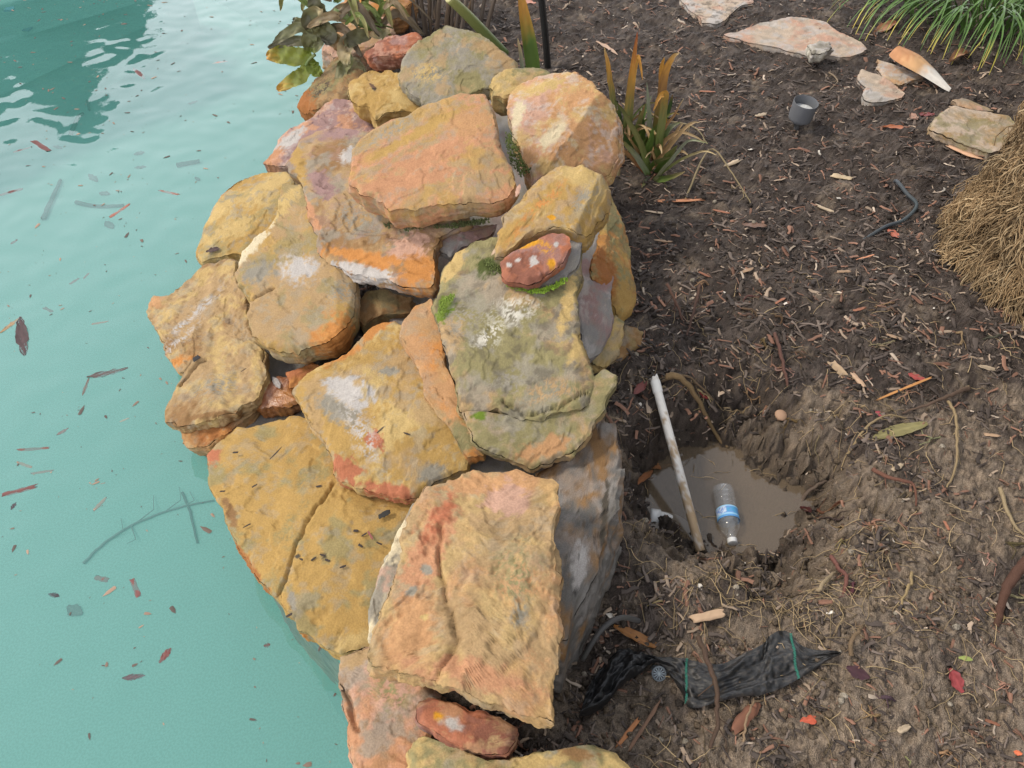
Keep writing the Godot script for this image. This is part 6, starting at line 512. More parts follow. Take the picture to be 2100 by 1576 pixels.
func put(called: String, mesh: Mesh, parent: Node = self) -> MeshInstance3D:
	var o := MeshInstance3D.new()
	o.name = numbered(called) if parent == self else called
	o.mesh = mesh
	parent.add_child(o, true)
	return o


var taken := {}
func numbered(called: String) -> String:
	var k: int = taken.get(called, -1) + 1
	taken[called] = k
	return called if k == 0 else "%s_%03d" % [called, k]


func thing(called: String, label: String, category: String, group := "", at := Vector3.ZERO) -> Node3D:
	var o := Node3D.new()
	o.name = numbered(called)
	o.position = at
	add_child(o)
	tag(o, label, category, group)
	return o


func tag(o: Node, label: String, category: String, group := "") -> void:
	o.set_meta("label", label)
	o.set_meta("category", category)
	if group:
		o.set_meta("group", group)


func struct(called: String, mesh: Mesh) -> MeshInstance3D:
	var o := put(called, mesh)
	o.set_meta("kind", "structure")
	return o


func noise_tex(freq: float, kind: int, lo: float, hi: float, size := 512, normal := false, bump := 4.0, seed_ := 1, octaves := 4) -> NoiseTexture2D:
	var n := FastNoiseLite.new()
	n.noise_type = kind
	n.frequency = freq
	n.seed = seed_
	n.fractal_octaves = octaves
	var t := NoiseTexture2D.new()
	t.width = size
	t.height = size
	t.seamless = true
	t.noise = n
	if normal:
		t.as_normal_map = true
		t.bump_strength = bump
	else:
		var g := Gradient.new()
		g.set_color(0, Color(lo, lo, lo))
		g.set_color(1, Color(hi, hi, hi))
		t.color_ramp = g
	return t


func mat(called: String, rough: float, spec := 0.5) -> StandardMaterial3D:
	var m := StandardMaterial3D.new()
	m.resource_name = called
	m.vertex_color_use_as_albedo = true
	m.roughness = rough
	m.metallic_specular = spec
	m.cull_mode = BaseMaterial3D.CULL_DISABLED
	M[called] = m
	return m


func grain(m: StandardMaterial3D, tex: Texture2D, height: Texture2D, tile: float, deep: float) -> void:
	m.uv1_triplanar = true
	m.uv1_world_triplanar = true
	m.uv1_scale = Vector3.ONE / tile
	if tex:
		m.albedo_texture = tex
	if height:
		m.heightmap_enabled = true
		m.heightmap_texture = height
		m.heightmap_scale = deep


func make_materials() -> void:
	var g1 := noise_tex(0.05, FastNoiseLite.TYPE_SIMPLEX, 0.84, 1.0, 512, false, 1.0, 3, 5)
	var h1 := noise_tex(0.06, FastNoiseLite.TYPE_SIMPLEX, 0.0, 1.0, 512, false, 1.0, 5, 5)
	var h2 := noise_tex(0.035, FastNoiseLite.TYPE_CELLULAR, 0.0, 1.0, 512, false, 1.0, 8, 3)
	grain(mat("sandstone", 0.86, 0.35), g1, h1, 0.16, 0.04)
	grain(mat("wet_sandstone", 0.28, 0.55), g1, h1, 0.16, 0.1)
	grain(mat("mortar", 0.85, 0.4), g1, h1, 0.12, 0.10)
	grain(mat("soil", 0.82, 0.4), noise_tex(0.06, FastNoiseLite.TYPE_SIMPLEX, 0.55, 1.0, 512, false, 1.0, 13, 5), h1, 0.14, 0.35)
	grain(mat("plaster", 0.7), noise_tex(0.09, FastNoiseLite.TYPE_SIMPLEX, 0.86, 1.0, 512, false, 1.0, 23, 4), null, 0.5, 0.0)
	mat("litter", 0.75, 0.4)
	mat("leafy", 0.5, 0.45)
	M.leafy.backlight_enabled = true
	M.leafy.backlight = Color(0.5, 0.5, 0.5)
	grain(mat("fibre", 0.8, 0.35), g1, null, 0.05, 0.0)
	grain(mat("wood", 0.8, 0.35), noise_tex(0.12, FastNoiseLite.TYPE_SIMPLEX, 0.6, 1.0, 256, false, 1.0, 31, 4), h1, 0.05, 0.12)
	grain(mat("fabric", 0.42, 0.5), noise_tex(0.2, FastNoiseLite.TYPE_SIMPLEX, 0.7, 1.0, 256, false, 1.0, 33, 2), h2, 0.03, 0.05)
	mat("plastic", 0.4)
	mat("dusty_plastic", 0.7)
	mat("paint", 0.45)
	grain(mat("bark", 0.9), g1, null, 0.5, 0.0)
	mat("crown", 0.7, 0.3)
	var clear := StandardMaterial3D.new()
	clear.resource_name = "clear_plastic"
	clear.transparency = BaseMaterial3D.TRANSPARENCY_ALPHA
	clear.albedo_color = Color(0.9, 0.93, 0.95, 0.12)
	clear.roughness = 0.06
	clear.cull_mode = BaseMaterial3D.CULL_DISABLED
	M.clear = clear
	var water := StandardMaterial3D.new()
	water.resource_name = "pool_water"
	water.transparency = BaseMaterial3D.TRANSPARENCY_ALPHA
	water.albedo_color = Color(Color(0.12, 0.34, 0.30).linear_to_srgb(), 0.36)
	water.roughness = 0.02
	water.metallic_specular = 0.7
	water.normal_enabled = true
	water.normal_texture = noise_tex(0.012, FastNoiseLite.TYPE_SIMPLEX_SMOOTH, 0, 1, 512, true, 6.0, 41, 2)
	water.normal_scale = 0.15
	water.uv1_triplanar = true
	water.uv1_world_triplanar = true
	water.uv1_scale = Vector3(0.8, 0.8, 0.8)
	M.water = water
	var mud := StandardMaterial3D.new()
	mud.resource_name = "muddy_water"
	mud.transparency = BaseMaterial3D.TRANSPARENCY_ALPHA
	mud.albedo_color = Color(Color(0.165, 0.122, 0.08).linear_to_srgb(), 0.7)
	mud.roughness = 0.05
	M.mud = mud


# ---------------------------------------------------------------- stones
func stone_mesh(d: Dictionary, res: float) -> ArrayMesh:
	var c := v3(d.c)
	var n := v3(d.n)
	var u := v3(d.u)
	var w := n.cross(u)
	var poly := PackedVector2Array()
	var raw: Array = d.pts
	for k in range(0, raw.size(), 2):
		poly.append(Vector2(raw[k], raw[k + 1]))
	# broken, straight sided outline
	var jr := RandomNumberGenerator.new()
	jr.seed = hash(d.label) + 5
	var brk := PackedVector2Array()
	for k in poly.size():
		var a := poly[k]
		var b := poly[(k + 1) % poly.size()]
		brk.append(a)
		var el := a.distance_to(b)
		if el > 0.03:
			var f := jr.randf_range(0.3, 0.7)
			brk.append(a.lerp(b, f) + (b - a).orthogonal() * jr.randf_range(-0.11, 0.09))
	poly = brk
	var cut := PackedVector2Array()
	for k in poly.size():
		var a := poly[k]
		var b := poly[(k + 1) % poly.size()]
		cut.append(a.lerp(b, 0.09))
		cut.append(a.lerp(b, 0.91))
	poly = cut
	var total := 0.0
	for k in poly.size():
		total += poly[k].distance_to(poly[(k + 1) % poly.size()])
	var mean := 0.0
	for q in poly:
		mean += q.length() / poly.size()
	var half := clampi(int(mean / res), 6, 64)
	var side_n := half * 2
	var N := side_n * 4
	var out := PackedVector2Array()
	var at := 0
	var gone := 0.0
	var rough: float = d.rough
	for k in N:
		var want := total * k / N
		while gone + poly[at].distance_to(poly[(at + 1) % poly.size()]) < want:
			gone += poly[at].distance_to(poly[(at + 1) % poly.size()])
			at += 1
		var e := poly[at].distance_to(poly[(at + 1) % poly.size()])
		var q := poly[at].lerp(poly[(at + 1) % poly.size()], (want - gone) / maxf(e, 1e-6))
		var wp := c + u * q.x + w * q.y
		var j := n1.get_noise_3dv(wp * 14.0) * 0.006 + n2.get_noise_3dv(wp * 45.0) * 0.0032 + nf.get_noise_3dv(wp * 130.0) * 0.0012
		q += q.normalized() * j * (0.5 + 0.5 * rough)
		out.append(q)
	# how wide the broken edge is, in blocks as chips leave it
	var chip := PackedFloat32Array()
	var T: float = d.t
	var re: float = d.re * 0.5
	for k in N:
		var o := out[k]
		var wp := (c + u * o.x + w * o.y)
		var blk := n2.get_noise_3dv(wp * 8.0) + 0.4 * n3.get_noise_3dv(wp * 26.0)
		chip.append(minf(re * clampf(0.5 + 1.5 * blk + 0.25 * n1.get_noise_3dv(wp * 60.0), 0.16, 2.0), T * 0.7))
	var ns := clampi(int(T / res), 8, 110)
	var cols := [rgb(d.cols), Color(d.cols[3], d.cols[4], d.cols[5]), Color(d.cols[6], d.cols[7], d.cols[8]), Color(d.cols[9], d.cols[10], d.cols[11])]
	var mx: Array = d.mix
	var feats: Array = d.feats
	var ter: float = d.ter
	var stony: bool = d.kind == "stone"
	var grainy := 0.02 + 0.10 * fposmod(float(hash(d.label) % 1000) * 0.001, 1.0)
	var pit: float = d.pit
	var flare: float = d.flare
	var banded: bool = d.has("band")
	var ba: float = d.band[0] if banded else 0.0
	var groove := PackedVector2Array()
	if d.has("groove"):
		for k in range(0, d.groove.size(), 2):
			groove.append(Vector2(d.groove[k], d.groove[k + 1]))
	var g := Geo.new()
	# flat faces that the stone broke along
	var planes := []
	var rg := RandomNumberGenerator.new()
	rg.seed = hash(d.label)
	if stony and not d.has("lump") and d.rp > 0:
		for k in 6:
			var an := rg.randf() * TAU
			planes.append([cos(an), sin(an), rg.randf_range(0.25, 0.85) * mean, rg.randf_range(0.05, 0.20)])
	for e in d.get("facets", []):
		planes.append(e)
	var line := side_n + 1
	var count := line * line
	var rim := PackedInt32Array()
	rim.resize(N)
	for r in count + ns * N:
		if true:
			var top := r < count
			var t := 0.0
			var s := 1.0
			var kf := 0.0
			if top:
				# the square grid laid out over the outline, evenly spaced
				var gx := float(r % line) / half - 1.0
				var gy := float(r / line) / half - 1.0
				var turn := 0.0
				if absf(gx) >= absf(gy):
					s = absf(gx)
					turn = 0.125 * gy / gx + (0.0 if gx > 0.0 else 0.5) if s > 0.0 else 0.0
				else:
					s = absf(gy)
					turn = 0.25 - 0.125 * gx / gy + (0.0 if gy > 0.0 else 0.5)
				kf = fposmod(turn, 1.0) * N
				if s > 0.999:
					s = 1.0
					rim[int(roundf(kf)) % N] = r
			else:
				t = float((r - count) / N + 1) / ns
				kf = (r - count) % N
			var k0 := int(kf) % N
			var k1 := (k0 + 1) % N
			var fr := kf - floorf(kf)
			var o := out[k0].lerp(out[k1], fr)
			var rk := lerpf(chip[k0], chip[k1], fr)
			var dir2 := o.normalized()
			var dir := u * dir2.x + w * dir2.y
			var q := o * s
			var y := 0.0
			var m := 0.0
			if top:
				var e := (1.0 - s) * o.length()
				if e < rk:
					var x := 1.0 - e / rk
					y = -rk * (0.55 * x + 0.45 * x * x)
					m = x * x
			else:
				y = -rk - (T - rk) * t
				m = 1.0
				q = o + dir2 * (flare * t + 0.03 * T * sin(PI * t) - 0.25 * minf(T, 0.15) * t * t * t)
			var low := 0.0
			for e in planes:
				low = maxf(low, (e[0] * q.x + e[1] * q.y - e[2]) * e[3])
			y -= minf(low, T * 0.8) * (1.0 - t)
			var p := c + u * q.x + w * q.y + n * y
			# relief
			var a1 := n1.get_noise_3dv(p * 5.5)
			var a2 := n2.get_noise_3dv(p * 21.0)
			var a3 := nf.get_noise_3dv(p * 75.0)
			var amp := rough * (0.0060 * a1 + 0.0017 * a2 + 0.0006 * a3)
			if ter > 0.0:
				var L := n3.get_noise_3dv(Vector3(p.x, p.y * 2.0, p.z) * 4.5) * 2.6 + a2 * 0.30 + a3 * 0.10
				amp += ter * 0.0034 * (floorf(L) + ss(0.0, 0.07, L - floorf(L)))
			if pit > 0.0:
				amp -= pit * 0.011 * ss(0.08, 0.42, n3.get_noise_3dv(p * 17.0)) + pit * 0.005 * ss(0.1, 0.4, n2.get_noise_3dv(p * 42.0))
			if not top:
				amp += (0.0035 * rough * n1.get_noise_3d(q.x * 6.0, y * 70.0, q.y * 6.0) if stony else 0.0) + 0.006 * rough * n3.get_noise_3d(q.x * 14.0, y * 18.0, q.y * 14.0)
			elif groove.size():
				var gd := 1.0
				var wq := q + Vector2(a2, a3) * 0.006
				for z in groove.size() - 1:
					gd = minf(gd, wq.distance_to(Geometry2D.get_closest_point_to_segment(wq, groove[z], groove[z + 1])))
				amp -= 0.011 * exp(-gd * gd / 0.000014)
			var nd := (n * (1.0 - m) + dir * m).normalized()
			var P := p + nd * amp
			# colour of the stone itself
			var b1 := a1
			if banded:
				b1 = n1.get_noise_3d((q.x * sin(ba) - q.y * cos(ba)) * 16.0 + a2 * 0.5, q.x * 1.6, q.y * 1.6) * 1.2
			var f1 := n3.get_noise_3dv(p * 9.0 + Vector3(7, 3, 1))
			var f2 := n2.get_noise_3dv(p * 15.0 + Vector3(2, 9, 4))
			var f3 := nf.get_noise_3dv(p * 150.0)
			var f4 := nf.get_noise_3dv(p * 48.0 + Vector3(1, 1, 5))
			var col: Color = cols[0].lerp(cols[1], ss(-0.18, 0.28, b1 + 0.35 * f4 + mx[0] - 0.5))
			col = col.lerp(cols[2], ss(0.0, 0.32, f1 + 0.3 * f4) * mx[1] * 1.5)
			col = col.lerp(cols[3], ss(0.06, 0.4, f2 + 0.5 * f4 + 0.25 * f3) * mx[2] * 1.1)
			if feats.size():
				for f in feats:
					var dx: float = q.x - f[0]
					var dy: float = q.y - f[1]
					var ca := cos(f[4])
					var sa := sin(f[4])
					var ex: float = (dx * ca + dy * sa) / f[2]
					var ey: float = (dy * ca - dx * sa) / f[3]
					var rr := ex * ex + ey * ey
					if rr < 5.0:
						var soft: float = f[8]
						rr = sqrt(rr) + a2 * 0.5 + f4 * 0.55 + f3 * 0.22
						var mm := 1.0 - ss(1.0 - soft * 0.8, 1.0 + soft * 0.25, rr)
						if soft > 0.72:
							mm *= ss(-0.12, 0.14, f4 * 0.8 + f3 * 0.7)
						col = col.lerp(Color(f[5], f[6], f[7]), mm)
			# grains, small dark specks and pale ones
			var br := 1.0 + grainy * f3 + 0.09 * f4 + 0.10 * a2
			g.add(P, Color(col.r * br, col.g * br, col.b * br))
	for y in side_n:
		for x in side_n:
			var a0 := y * line + x
			g.quad(a0, a0 + line, a0 + line + 1, a0 + 1)
	for z in ns:
		for k in N:
			var kk := (k + 1) % N
			var a0 := rim[k] if z == 0 else count + (z - 1) * N + k
			var b0 := rim[kk] if z == 0 else count + (z - 1) * N + kk
			g.quad(a0, count + z * N + k, count + z * N + kk, b0)
	var bm := g.add(c - n * T, cols[0])
	var lastr := count + (ns - 1) * N
	for k in N:
		g.tri(bm, lastr + (k + 1) % N, lastr + k)
	var mm2: Material = M.wet_sandstone if d.wet > 0.0 else M.mortar if d.kind == "mortar" else M.sandstone
	return g.mesh(mm2)


func moss_mesh(e: Dictionary) -> ArrayMesh:
	var g := Geo.new()
	var n := v3(e.n)
	var x := n.cross(Vector3.FORWARD).normalized()
	var z := n.cross(x)
	for k in e.count:
		var t: float = rng.randf() * (e.pts.size() / 3 - 1)
		var a := v3(e.pts, int(t) * 3).lerp(v3(e.pts, mini(int(t) + 1, e.pts.size() / 3 - 1) * 3), t - int(t))
		var ang := rng.randf() * TAU
		var p: Vector3 = a + (x * cos(ang) + z * sin(ang)) * e.wide * sqrt(rng.randf())
		var h: float = e.high * rng.randf_range(0.4, 1.2)
		var tip: Vector3 = p + n * h + (x * rng.randf_range(-1, 1) + z * rng.randf_range(-1, 1)) * h * 0.5
		var c: Color = rgb(e.col) * rng.randf_range(0.6, 1.4)
		var r := h * 0.45
		var i0 := g.add(tip, c * 1.3)
		var ring := []
		for s in 4:
			ring.append(g.add(p - n * h * 0.3 + (x * cos(s * TAU / 4) + z * sin(s * TAU / 4)) * r, c))
		for s in 4:
			g.tri(i0, ring[s], ring[(s + 1) % 4])
	return g.mesh(M.litter)


# ---------------------------------------------------------------- the soil
func soil_big(x: float, z: float) -> float:
	var dx: float = (x - HOLE[0]) / HOLE[2]
	var dz: float = (z - HOLE[1]) / HOLE[3]
	var wob := 0.26 * n1.get_noise_2d(x * 5.0, z * 5.0) + 0.10 * n2.get_noise_2d(x * 18.0, z * 18.0)
	var h := -0.215 * (1.0 - ss(0.28, 1.02, sqrt(dx * dx + dz * dz) + wob))
	h += -0.07 * exp(-(pow(x - HOLE[4], 2) + pow(z - HOLE[5], 2)) / 0.02) + 0.035 * exp(-(pow(x - HOLE[6], 2) + pow(z - HOLE[7], 2)) / 0.03)
	return h


func soil(x: float, z: float) -> float:
	var k := n1.get_noise_2d(x * 16.0, z * 16.0)
	return soil_big(x, z) + 0.014 * n2.get_noise_2d(x * 4.0, z * 4.0) + 0.011 * k + 0.006 * n3.get_noise_2d(x * 40.0, z * 40.0)


func tan_share(x: float, z: float) -> float:
	var s := -0.42
	for k in range(0, TAN.size(), 3):
		var dd := Vector2(x - TAN[k], z - TAN[k + 1]).length() / float(TAN[k + 2])
		s = maxf(s, 0.75 - 0.75 * dd)
	return ss(-0.25, 0.35, s + 0.9 * n2.get_noise_2d(x * 5.0 + 3.0, z * 5.0) + 0.3 * n1.get_noise_2d(x * 22.0, z * 22.0))


func edge_x(z: float) -> float:
	# where the soil ends under the stones
	if z > SOIL_EDGE[1]:
		return SOIL_EDGE[0]
	for k in range(0, SOIL_EDGE.size() - 2, 2):
		if z <= SOIL_EDGE[k + 1] and z > SOIL_EDGE[k + 3]:
			return lerpf(SOIL_EDGE[k], SOIL_EDGE[k + 2], (z - SOIL_EDGE[k + 1]) / (SOIL_EDGE[k + 3] - SOIL_EDGE[k + 1]))
	var far := SOIL_EDGE.size() - 2
	return SOIL_EDGE[far] - 0.9 * pow(maxf(0.0, SOIL_EDGE[far + 1] - z), 1.15)


func make_soil() -> void:
	var zs := PackedFloat32Array()
	for z in [30.0, 12.0, 5.0, 2.5, 1.4, 0.8]:
		zs.append(z)
	var zz := 0.5
	while zz > -5.6:
		zs.append(zz)
		zz -= 0.0042 + 0.0030 * absf(zz)
	for z in [-6.2, -7.0, -8.0, -9.2, -12.0, -20.0, -40.0]:
		zs.append(z)
	var xs := PackedFloat32Array()
	var fine := 500
	for k in fine:
		xs.append(float(k) / (fine - 1))
	var g := Geo.new()
	var extra := [0.3, 1.0, 3.0, 9.0, 36.0]
	for z in zs:
		var x0 := maxf(edge_x(z), -40.0)
		var wide := maxf(1.2, 0.95 + 0.78 * maxf(0.0, -z))
		if z < -5.7 or z > 0.6:
			wide = 3.0
		for k in fine + extra.size():
			var x: float = x0 + wide * xs[k] if k < fine else x0 + wide + extra[k - fine]
			var y := soil(x, z) if absf(z) < 8.0 else 0.0
			var a := nf.get_noise_3d(x * 90.0, y * 90.0, z * 90.0)
			var b := n3.get_noise_3d(x * 28.0, y * 28.0, z * 28.0)
			y += 0.0035 * a
			var tn := tan_share(x, z) * (0.5 + 0.5 * ss(-0.30, 0.12, n2.get_noise_2d(x * 34.0, z * 34.0) + 0.5 * a))
			var col := Color(0.082, 0.060, 0.047).lerp(Color(0.15, 0.115, 0.092), ss(-0.2, 0.35, n1.get_noise_2d(x * 7.0, z * 7.0) + 0.4 * b))
			col = col.lerp(Color(0.42, 0.315, 0.22).lerp(Color(0.29, 0.225, 0.165), ss(-0.2, 0.3, b + a * 0.4)), tn)
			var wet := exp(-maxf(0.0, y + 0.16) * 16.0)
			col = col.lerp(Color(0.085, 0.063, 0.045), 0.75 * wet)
			var br := 1.0 + 0.45 * a + 0.25 * b
			var sl := ss(-0.02, -0.07, soil_big(x, z)) * ss(-0.19, -0.14, y) if absf(z) < 3.0 else 0.0
			var off := Vector3(n2.get_noise_3d(x * 26.0, y * 26.0, z * 26.0), 0.0, n1.get_noise_3d(x * 26.0, y * 26.0 + 5.0, z * 26.0)) * 0.016 * sl
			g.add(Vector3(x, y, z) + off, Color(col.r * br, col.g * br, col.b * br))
	g.rings(0, zs.size(), fine + extra.size(), false)
	struct("ground", g.mesh(M.soil))
	var f := Geo.new()
	f.box(Vector3(-40, -1.3, -9.0), Vector3(-7.0, -0.02, 30), Color(0.10, 0.09, 0.06))
	struct("far_ground", f.mesh(M.soil))
	var f2 := Geo.new()
	f2.box(Vector3(-6.99, -1.3, 3.0), Vector3(edge_x(3.0) - 0.01, -0.02, 30), Color(0.30, 0.27, 0.23))
	struct("pool_deck", f2.mesh(M.mortar))


# ---------------------------------------------------------------- pool
func make_pool() -> void:
	var teal := Color(0.17, 0.41, 0.355)
	var fl := Geo.new()
	var poly := PackedVector2Array()
	for k in range(0, POOL_EDGE.size(), 2):
		poly.append(Vector2(POOL_EDGE[k], POOL_EDGE[k + 1]))
	var first := poly[0]
	var last := poly[poly.size() - 1]
	poly.append(Vector2(last.x - 0.6, -5.6))
	poly.append(Vector2(last.x - 2.4, -7.4))
	poly.append(Vector2(-6.98, -9.0))
	poly.append(Vector2(-6.98, 2.98))
	poly.append(Vector2(first.x, 2.98))
	var tri := Geometry2D.triangulate_polygon(poly)
	var wg := Geo.new()
	for p in poly:
		wg.add(Vector3(p.x, WATER_Y, p.y), Color.WHITE)
		fl.add(Vector3(p.x, FLOOR_Y, p.y), teal)
	for k in range(0, tri.size(), 3):
		var a := tri[k]
		var b := tri[k + 1]
		var d := tri[k + 2]
		if (poly[b] - poly[a]).cross(poly[d] - poly[a]) < 0.0:
			var s := b
			b = d
			d = s
		wg.tri(a, b, d)
		fl.tri(a, b, d)
	struct("pool_water", wg.mesh(M.water))
	struct("pool_floor", fl.mesh(M.plaster))
	var wl := Geo.new()
	var shown := poly.size()
	for k in shown:
		var p := poly[k]
		for y in [-0.045, -0.3, FLOOR_Y - 0.05]:
			wl.add(Vector3(p.x, y, p.y), teal)
	for k in shown:
		for y in 2:
			var a := k * 3 + y
			var b := ((k + 1) % shown) * 3 + y
			wl.quad(a, b, b + 1, a + 1)
	struct("pool_wall", wl.mesh(M.plaster))
	# steps
	var made := []
	for s in STEPS.size():
		var e: Array = STEPS[s]
		var a := Vector2(e[0], e[1])
		var b := Vector2(e[2], e[3])
		var dir := (b - a).normalized()
		var back := Vector2(dir.y, -dir.x)
		if back.y > 0.0:
			back = -back
		var y: float = [-0.62, -0.38, -0.22][s]
		a -= dir * 1.2
		b += dir * 0.5
		var g := Geo.new()
		var q := [a, b, b + back * (1.6 - 0.5 * s), a + back * (1.6 - 0.5 * s)]
		var low := FLOOR_Y - 0.02 if s == 0 else float([-0.62, -0.38, -0.22][s - 1]) - 0.03
		# rounded nose
		var prof := [[0.0, low], [0.0, y - 0.025], [0.007, y - 0.008], [0.025, y], [1.6 - 0.5 * s, y]]
		for k in prof.size():
			for z in 2:
				var o: Vector2 = (a if z == 0 else b) + back * float(prof[k][0])
				g.add(Vector3(o.x, prof[k][1], o.y), teal)
		g.rings(0, prof.size(), 2, false)
		for z in 2:
			var i0 := g.add(Vector3(q[z].x, low, q[z].y), teal)
			var i1 := g.add(Vector3(q[z].x, y - 0.012, q[z].y), teal)
			var i2 := g.add(Vector3(q[3 - z].x, y - 0.001, q[3 - z].y), teal)
			var i3 := g.add(Vector3(q[3 - z].x, low, q[3 - z].y), teal)
			g.quad(i0, i1, i2, i3)
		made.append(struct("pool_step", g.mesh(M.plaster)))
	var t := Geo.new()
	for k in 9:
		var ang := TAU * k / 9.0
		t.add(Vector3(cos(ang) * 0.038 * (0.75 + 0.25 * (k % 2)), 0.0, sin(ang) * 0.038 * (0.75 + 0.25 * (k % 2))), Color(0.03, 0.16, 0.22))
	var top := t.v.size()
	for k in 9:
		t.add(t.v[k] * 0.9 + Vector3(0, 0.006, 0), Color(0.03, 0.18, 0.25))
	t.rings(0, 2, 9)
	var mid := t.add(Vector3(0, 0.007, 0), Color(0.04, 0.2, 0.28))
	for k in 9:
		t.tri(mid, top + k, top + (k + 1) % 9)
	var tm := t.mesh(M.paint)
	for e in STEP_TILES:
		var owner: MeshInstance3D = made[0] if e[2] < -0.5 else made[1] if e[2] < -0.3 else made[2]
		var o := put("marker_tile", tm, owner)
		o.position = Vector3(e[0], e[2], e[1])
		o.rotation.y = e[0] * 9.0


# ---------------------------------------------------------------- litter
func leaf_mesh(length: float, width: float, col: Color, curl: float, lobes: int, seed_: int, m: Material, rag := 0.12) -> ArrayMesh:
	var rg := RandomNumberGenerator.new()
	rg.seed = seed_
	var rows := []
	var cols := []
	var nl := 15
	var nw := 7
	var bend := rg.randf_range(-0.12, 0.12)
	for r in nl:
		var t := float(r) / (nl - 1)
		var wd := width * 0.5 * pow(sin(PI * clampf(t * 0.94 + 0.03, 0.0, 1.0)), 0.75)
		if lobes:
			wd *= 0.65 + 0.5 * absf(sin(t * PI * lobes * 0.5 + 0.4))
		wd *= 1.0 + rag * rg.randf_range(-1.0, 0.6)
		var row := []
		var rc := []
		for k in nw:
			var a := float(k) / (nw - 1) * 2.0 - 1.0
			var y := curl * width * (a * a * 0.5 + 0.35 * sin(t * 4.0 + seed_)) + 0.06 * width * sin(t * 17.0 + a * 5.0 + seed_)
			row.append(Vector3((t - 0.5) * length, maxf(y, 0.0) + 0.0012 * (1.0 - absf(a)), a * wd + bend * length * (t - 0.5) * (t - 0.5)))
			var br := 1.0 + 0.3 * n3.get_noise_3d(t * length * 70.0, a * width * 60.0, seed_ * 3.1) + (0.22 if k == 3 else 0.0)
			rc.append(Color(col.r * br, col.g * br, col.b * br))
		rows.append(row)
		cols.append(rc)
	var g := Geo.new()
	g.sheet(rows, cols)
	return g.mesh(m)


func flake_mesh(length: float, width: float, col: Color, seed_: int, thick := 0.22) -> ArrayMesh:
	var rg := RandomNumberGenerator.new()
	rg.seed = seed_
	var g := Geo.new()
	var nl := 9
	var sides := 8
	var ph := rg.randf_range(0, 9)
	var cut := []
	var tone := []
	for q in sides:
		cut.append([rg.randf_range(-0.10, 0.16), rg.randf_range(-0.10, 0.16)])
		tone.append(rg.randf_range(0.72, 1.28))
	var lean := rg.randf_range(-0.25, 0.25)
	for r in nl:
		var t := float(r) / (nl - 1)
		var prof := 0.82 + 0.30 * n1.get_noise_2d(t * 2.5 + ph, seed_) - 0.22 * pow(absf(t - 0.5) * 2.0, 3.0)
		for s in sides:
			var a := TAU * (s + 0.5) / sides
			var j := 1.0 + 0.10 * rg.randf_range(-1, 1)
			var sq := 1.0 / maxf(absf(cos(a)), absf(sin(a)))
			var x: float = (t - 0.5 + cut[s][0] * pow(1.0 - t, 4.0) - cut[s][1] * pow(t, 4.0)) * length
			var cs := Vector3(x, (sin(a) * sq * 0.5 * thick * prof + 0.42 * thick) * width * j, cos(a) * sq * 0.42 * width * prof * j + lean * width * (t - 0.5) * 2.0)
			cs.y += 0.06 * length * pow(t - 0.5, 2.0) * sin(ph)
			var br: float = tone[s] * (0.9 + 0.2 * rg.randf())
			g.add(cs, Color(col.r * br, col.g * br, col.b * br))
	g.rings(0, nl, sides)
	for e in 2:
		var base := 0 if e == 0 else (nl - 1) * sides
		var m := g.add((g.v[base] + g.v[base + sides / 2]) * 0.5, col)
		for s in sides:
			if e == 0:
				g.tri(m, base + s, base + (s + 1) % sides)
			else:
				g.tri(m, base + (s + 1) % sides, base + s)
	return g.mesh(M.litter)


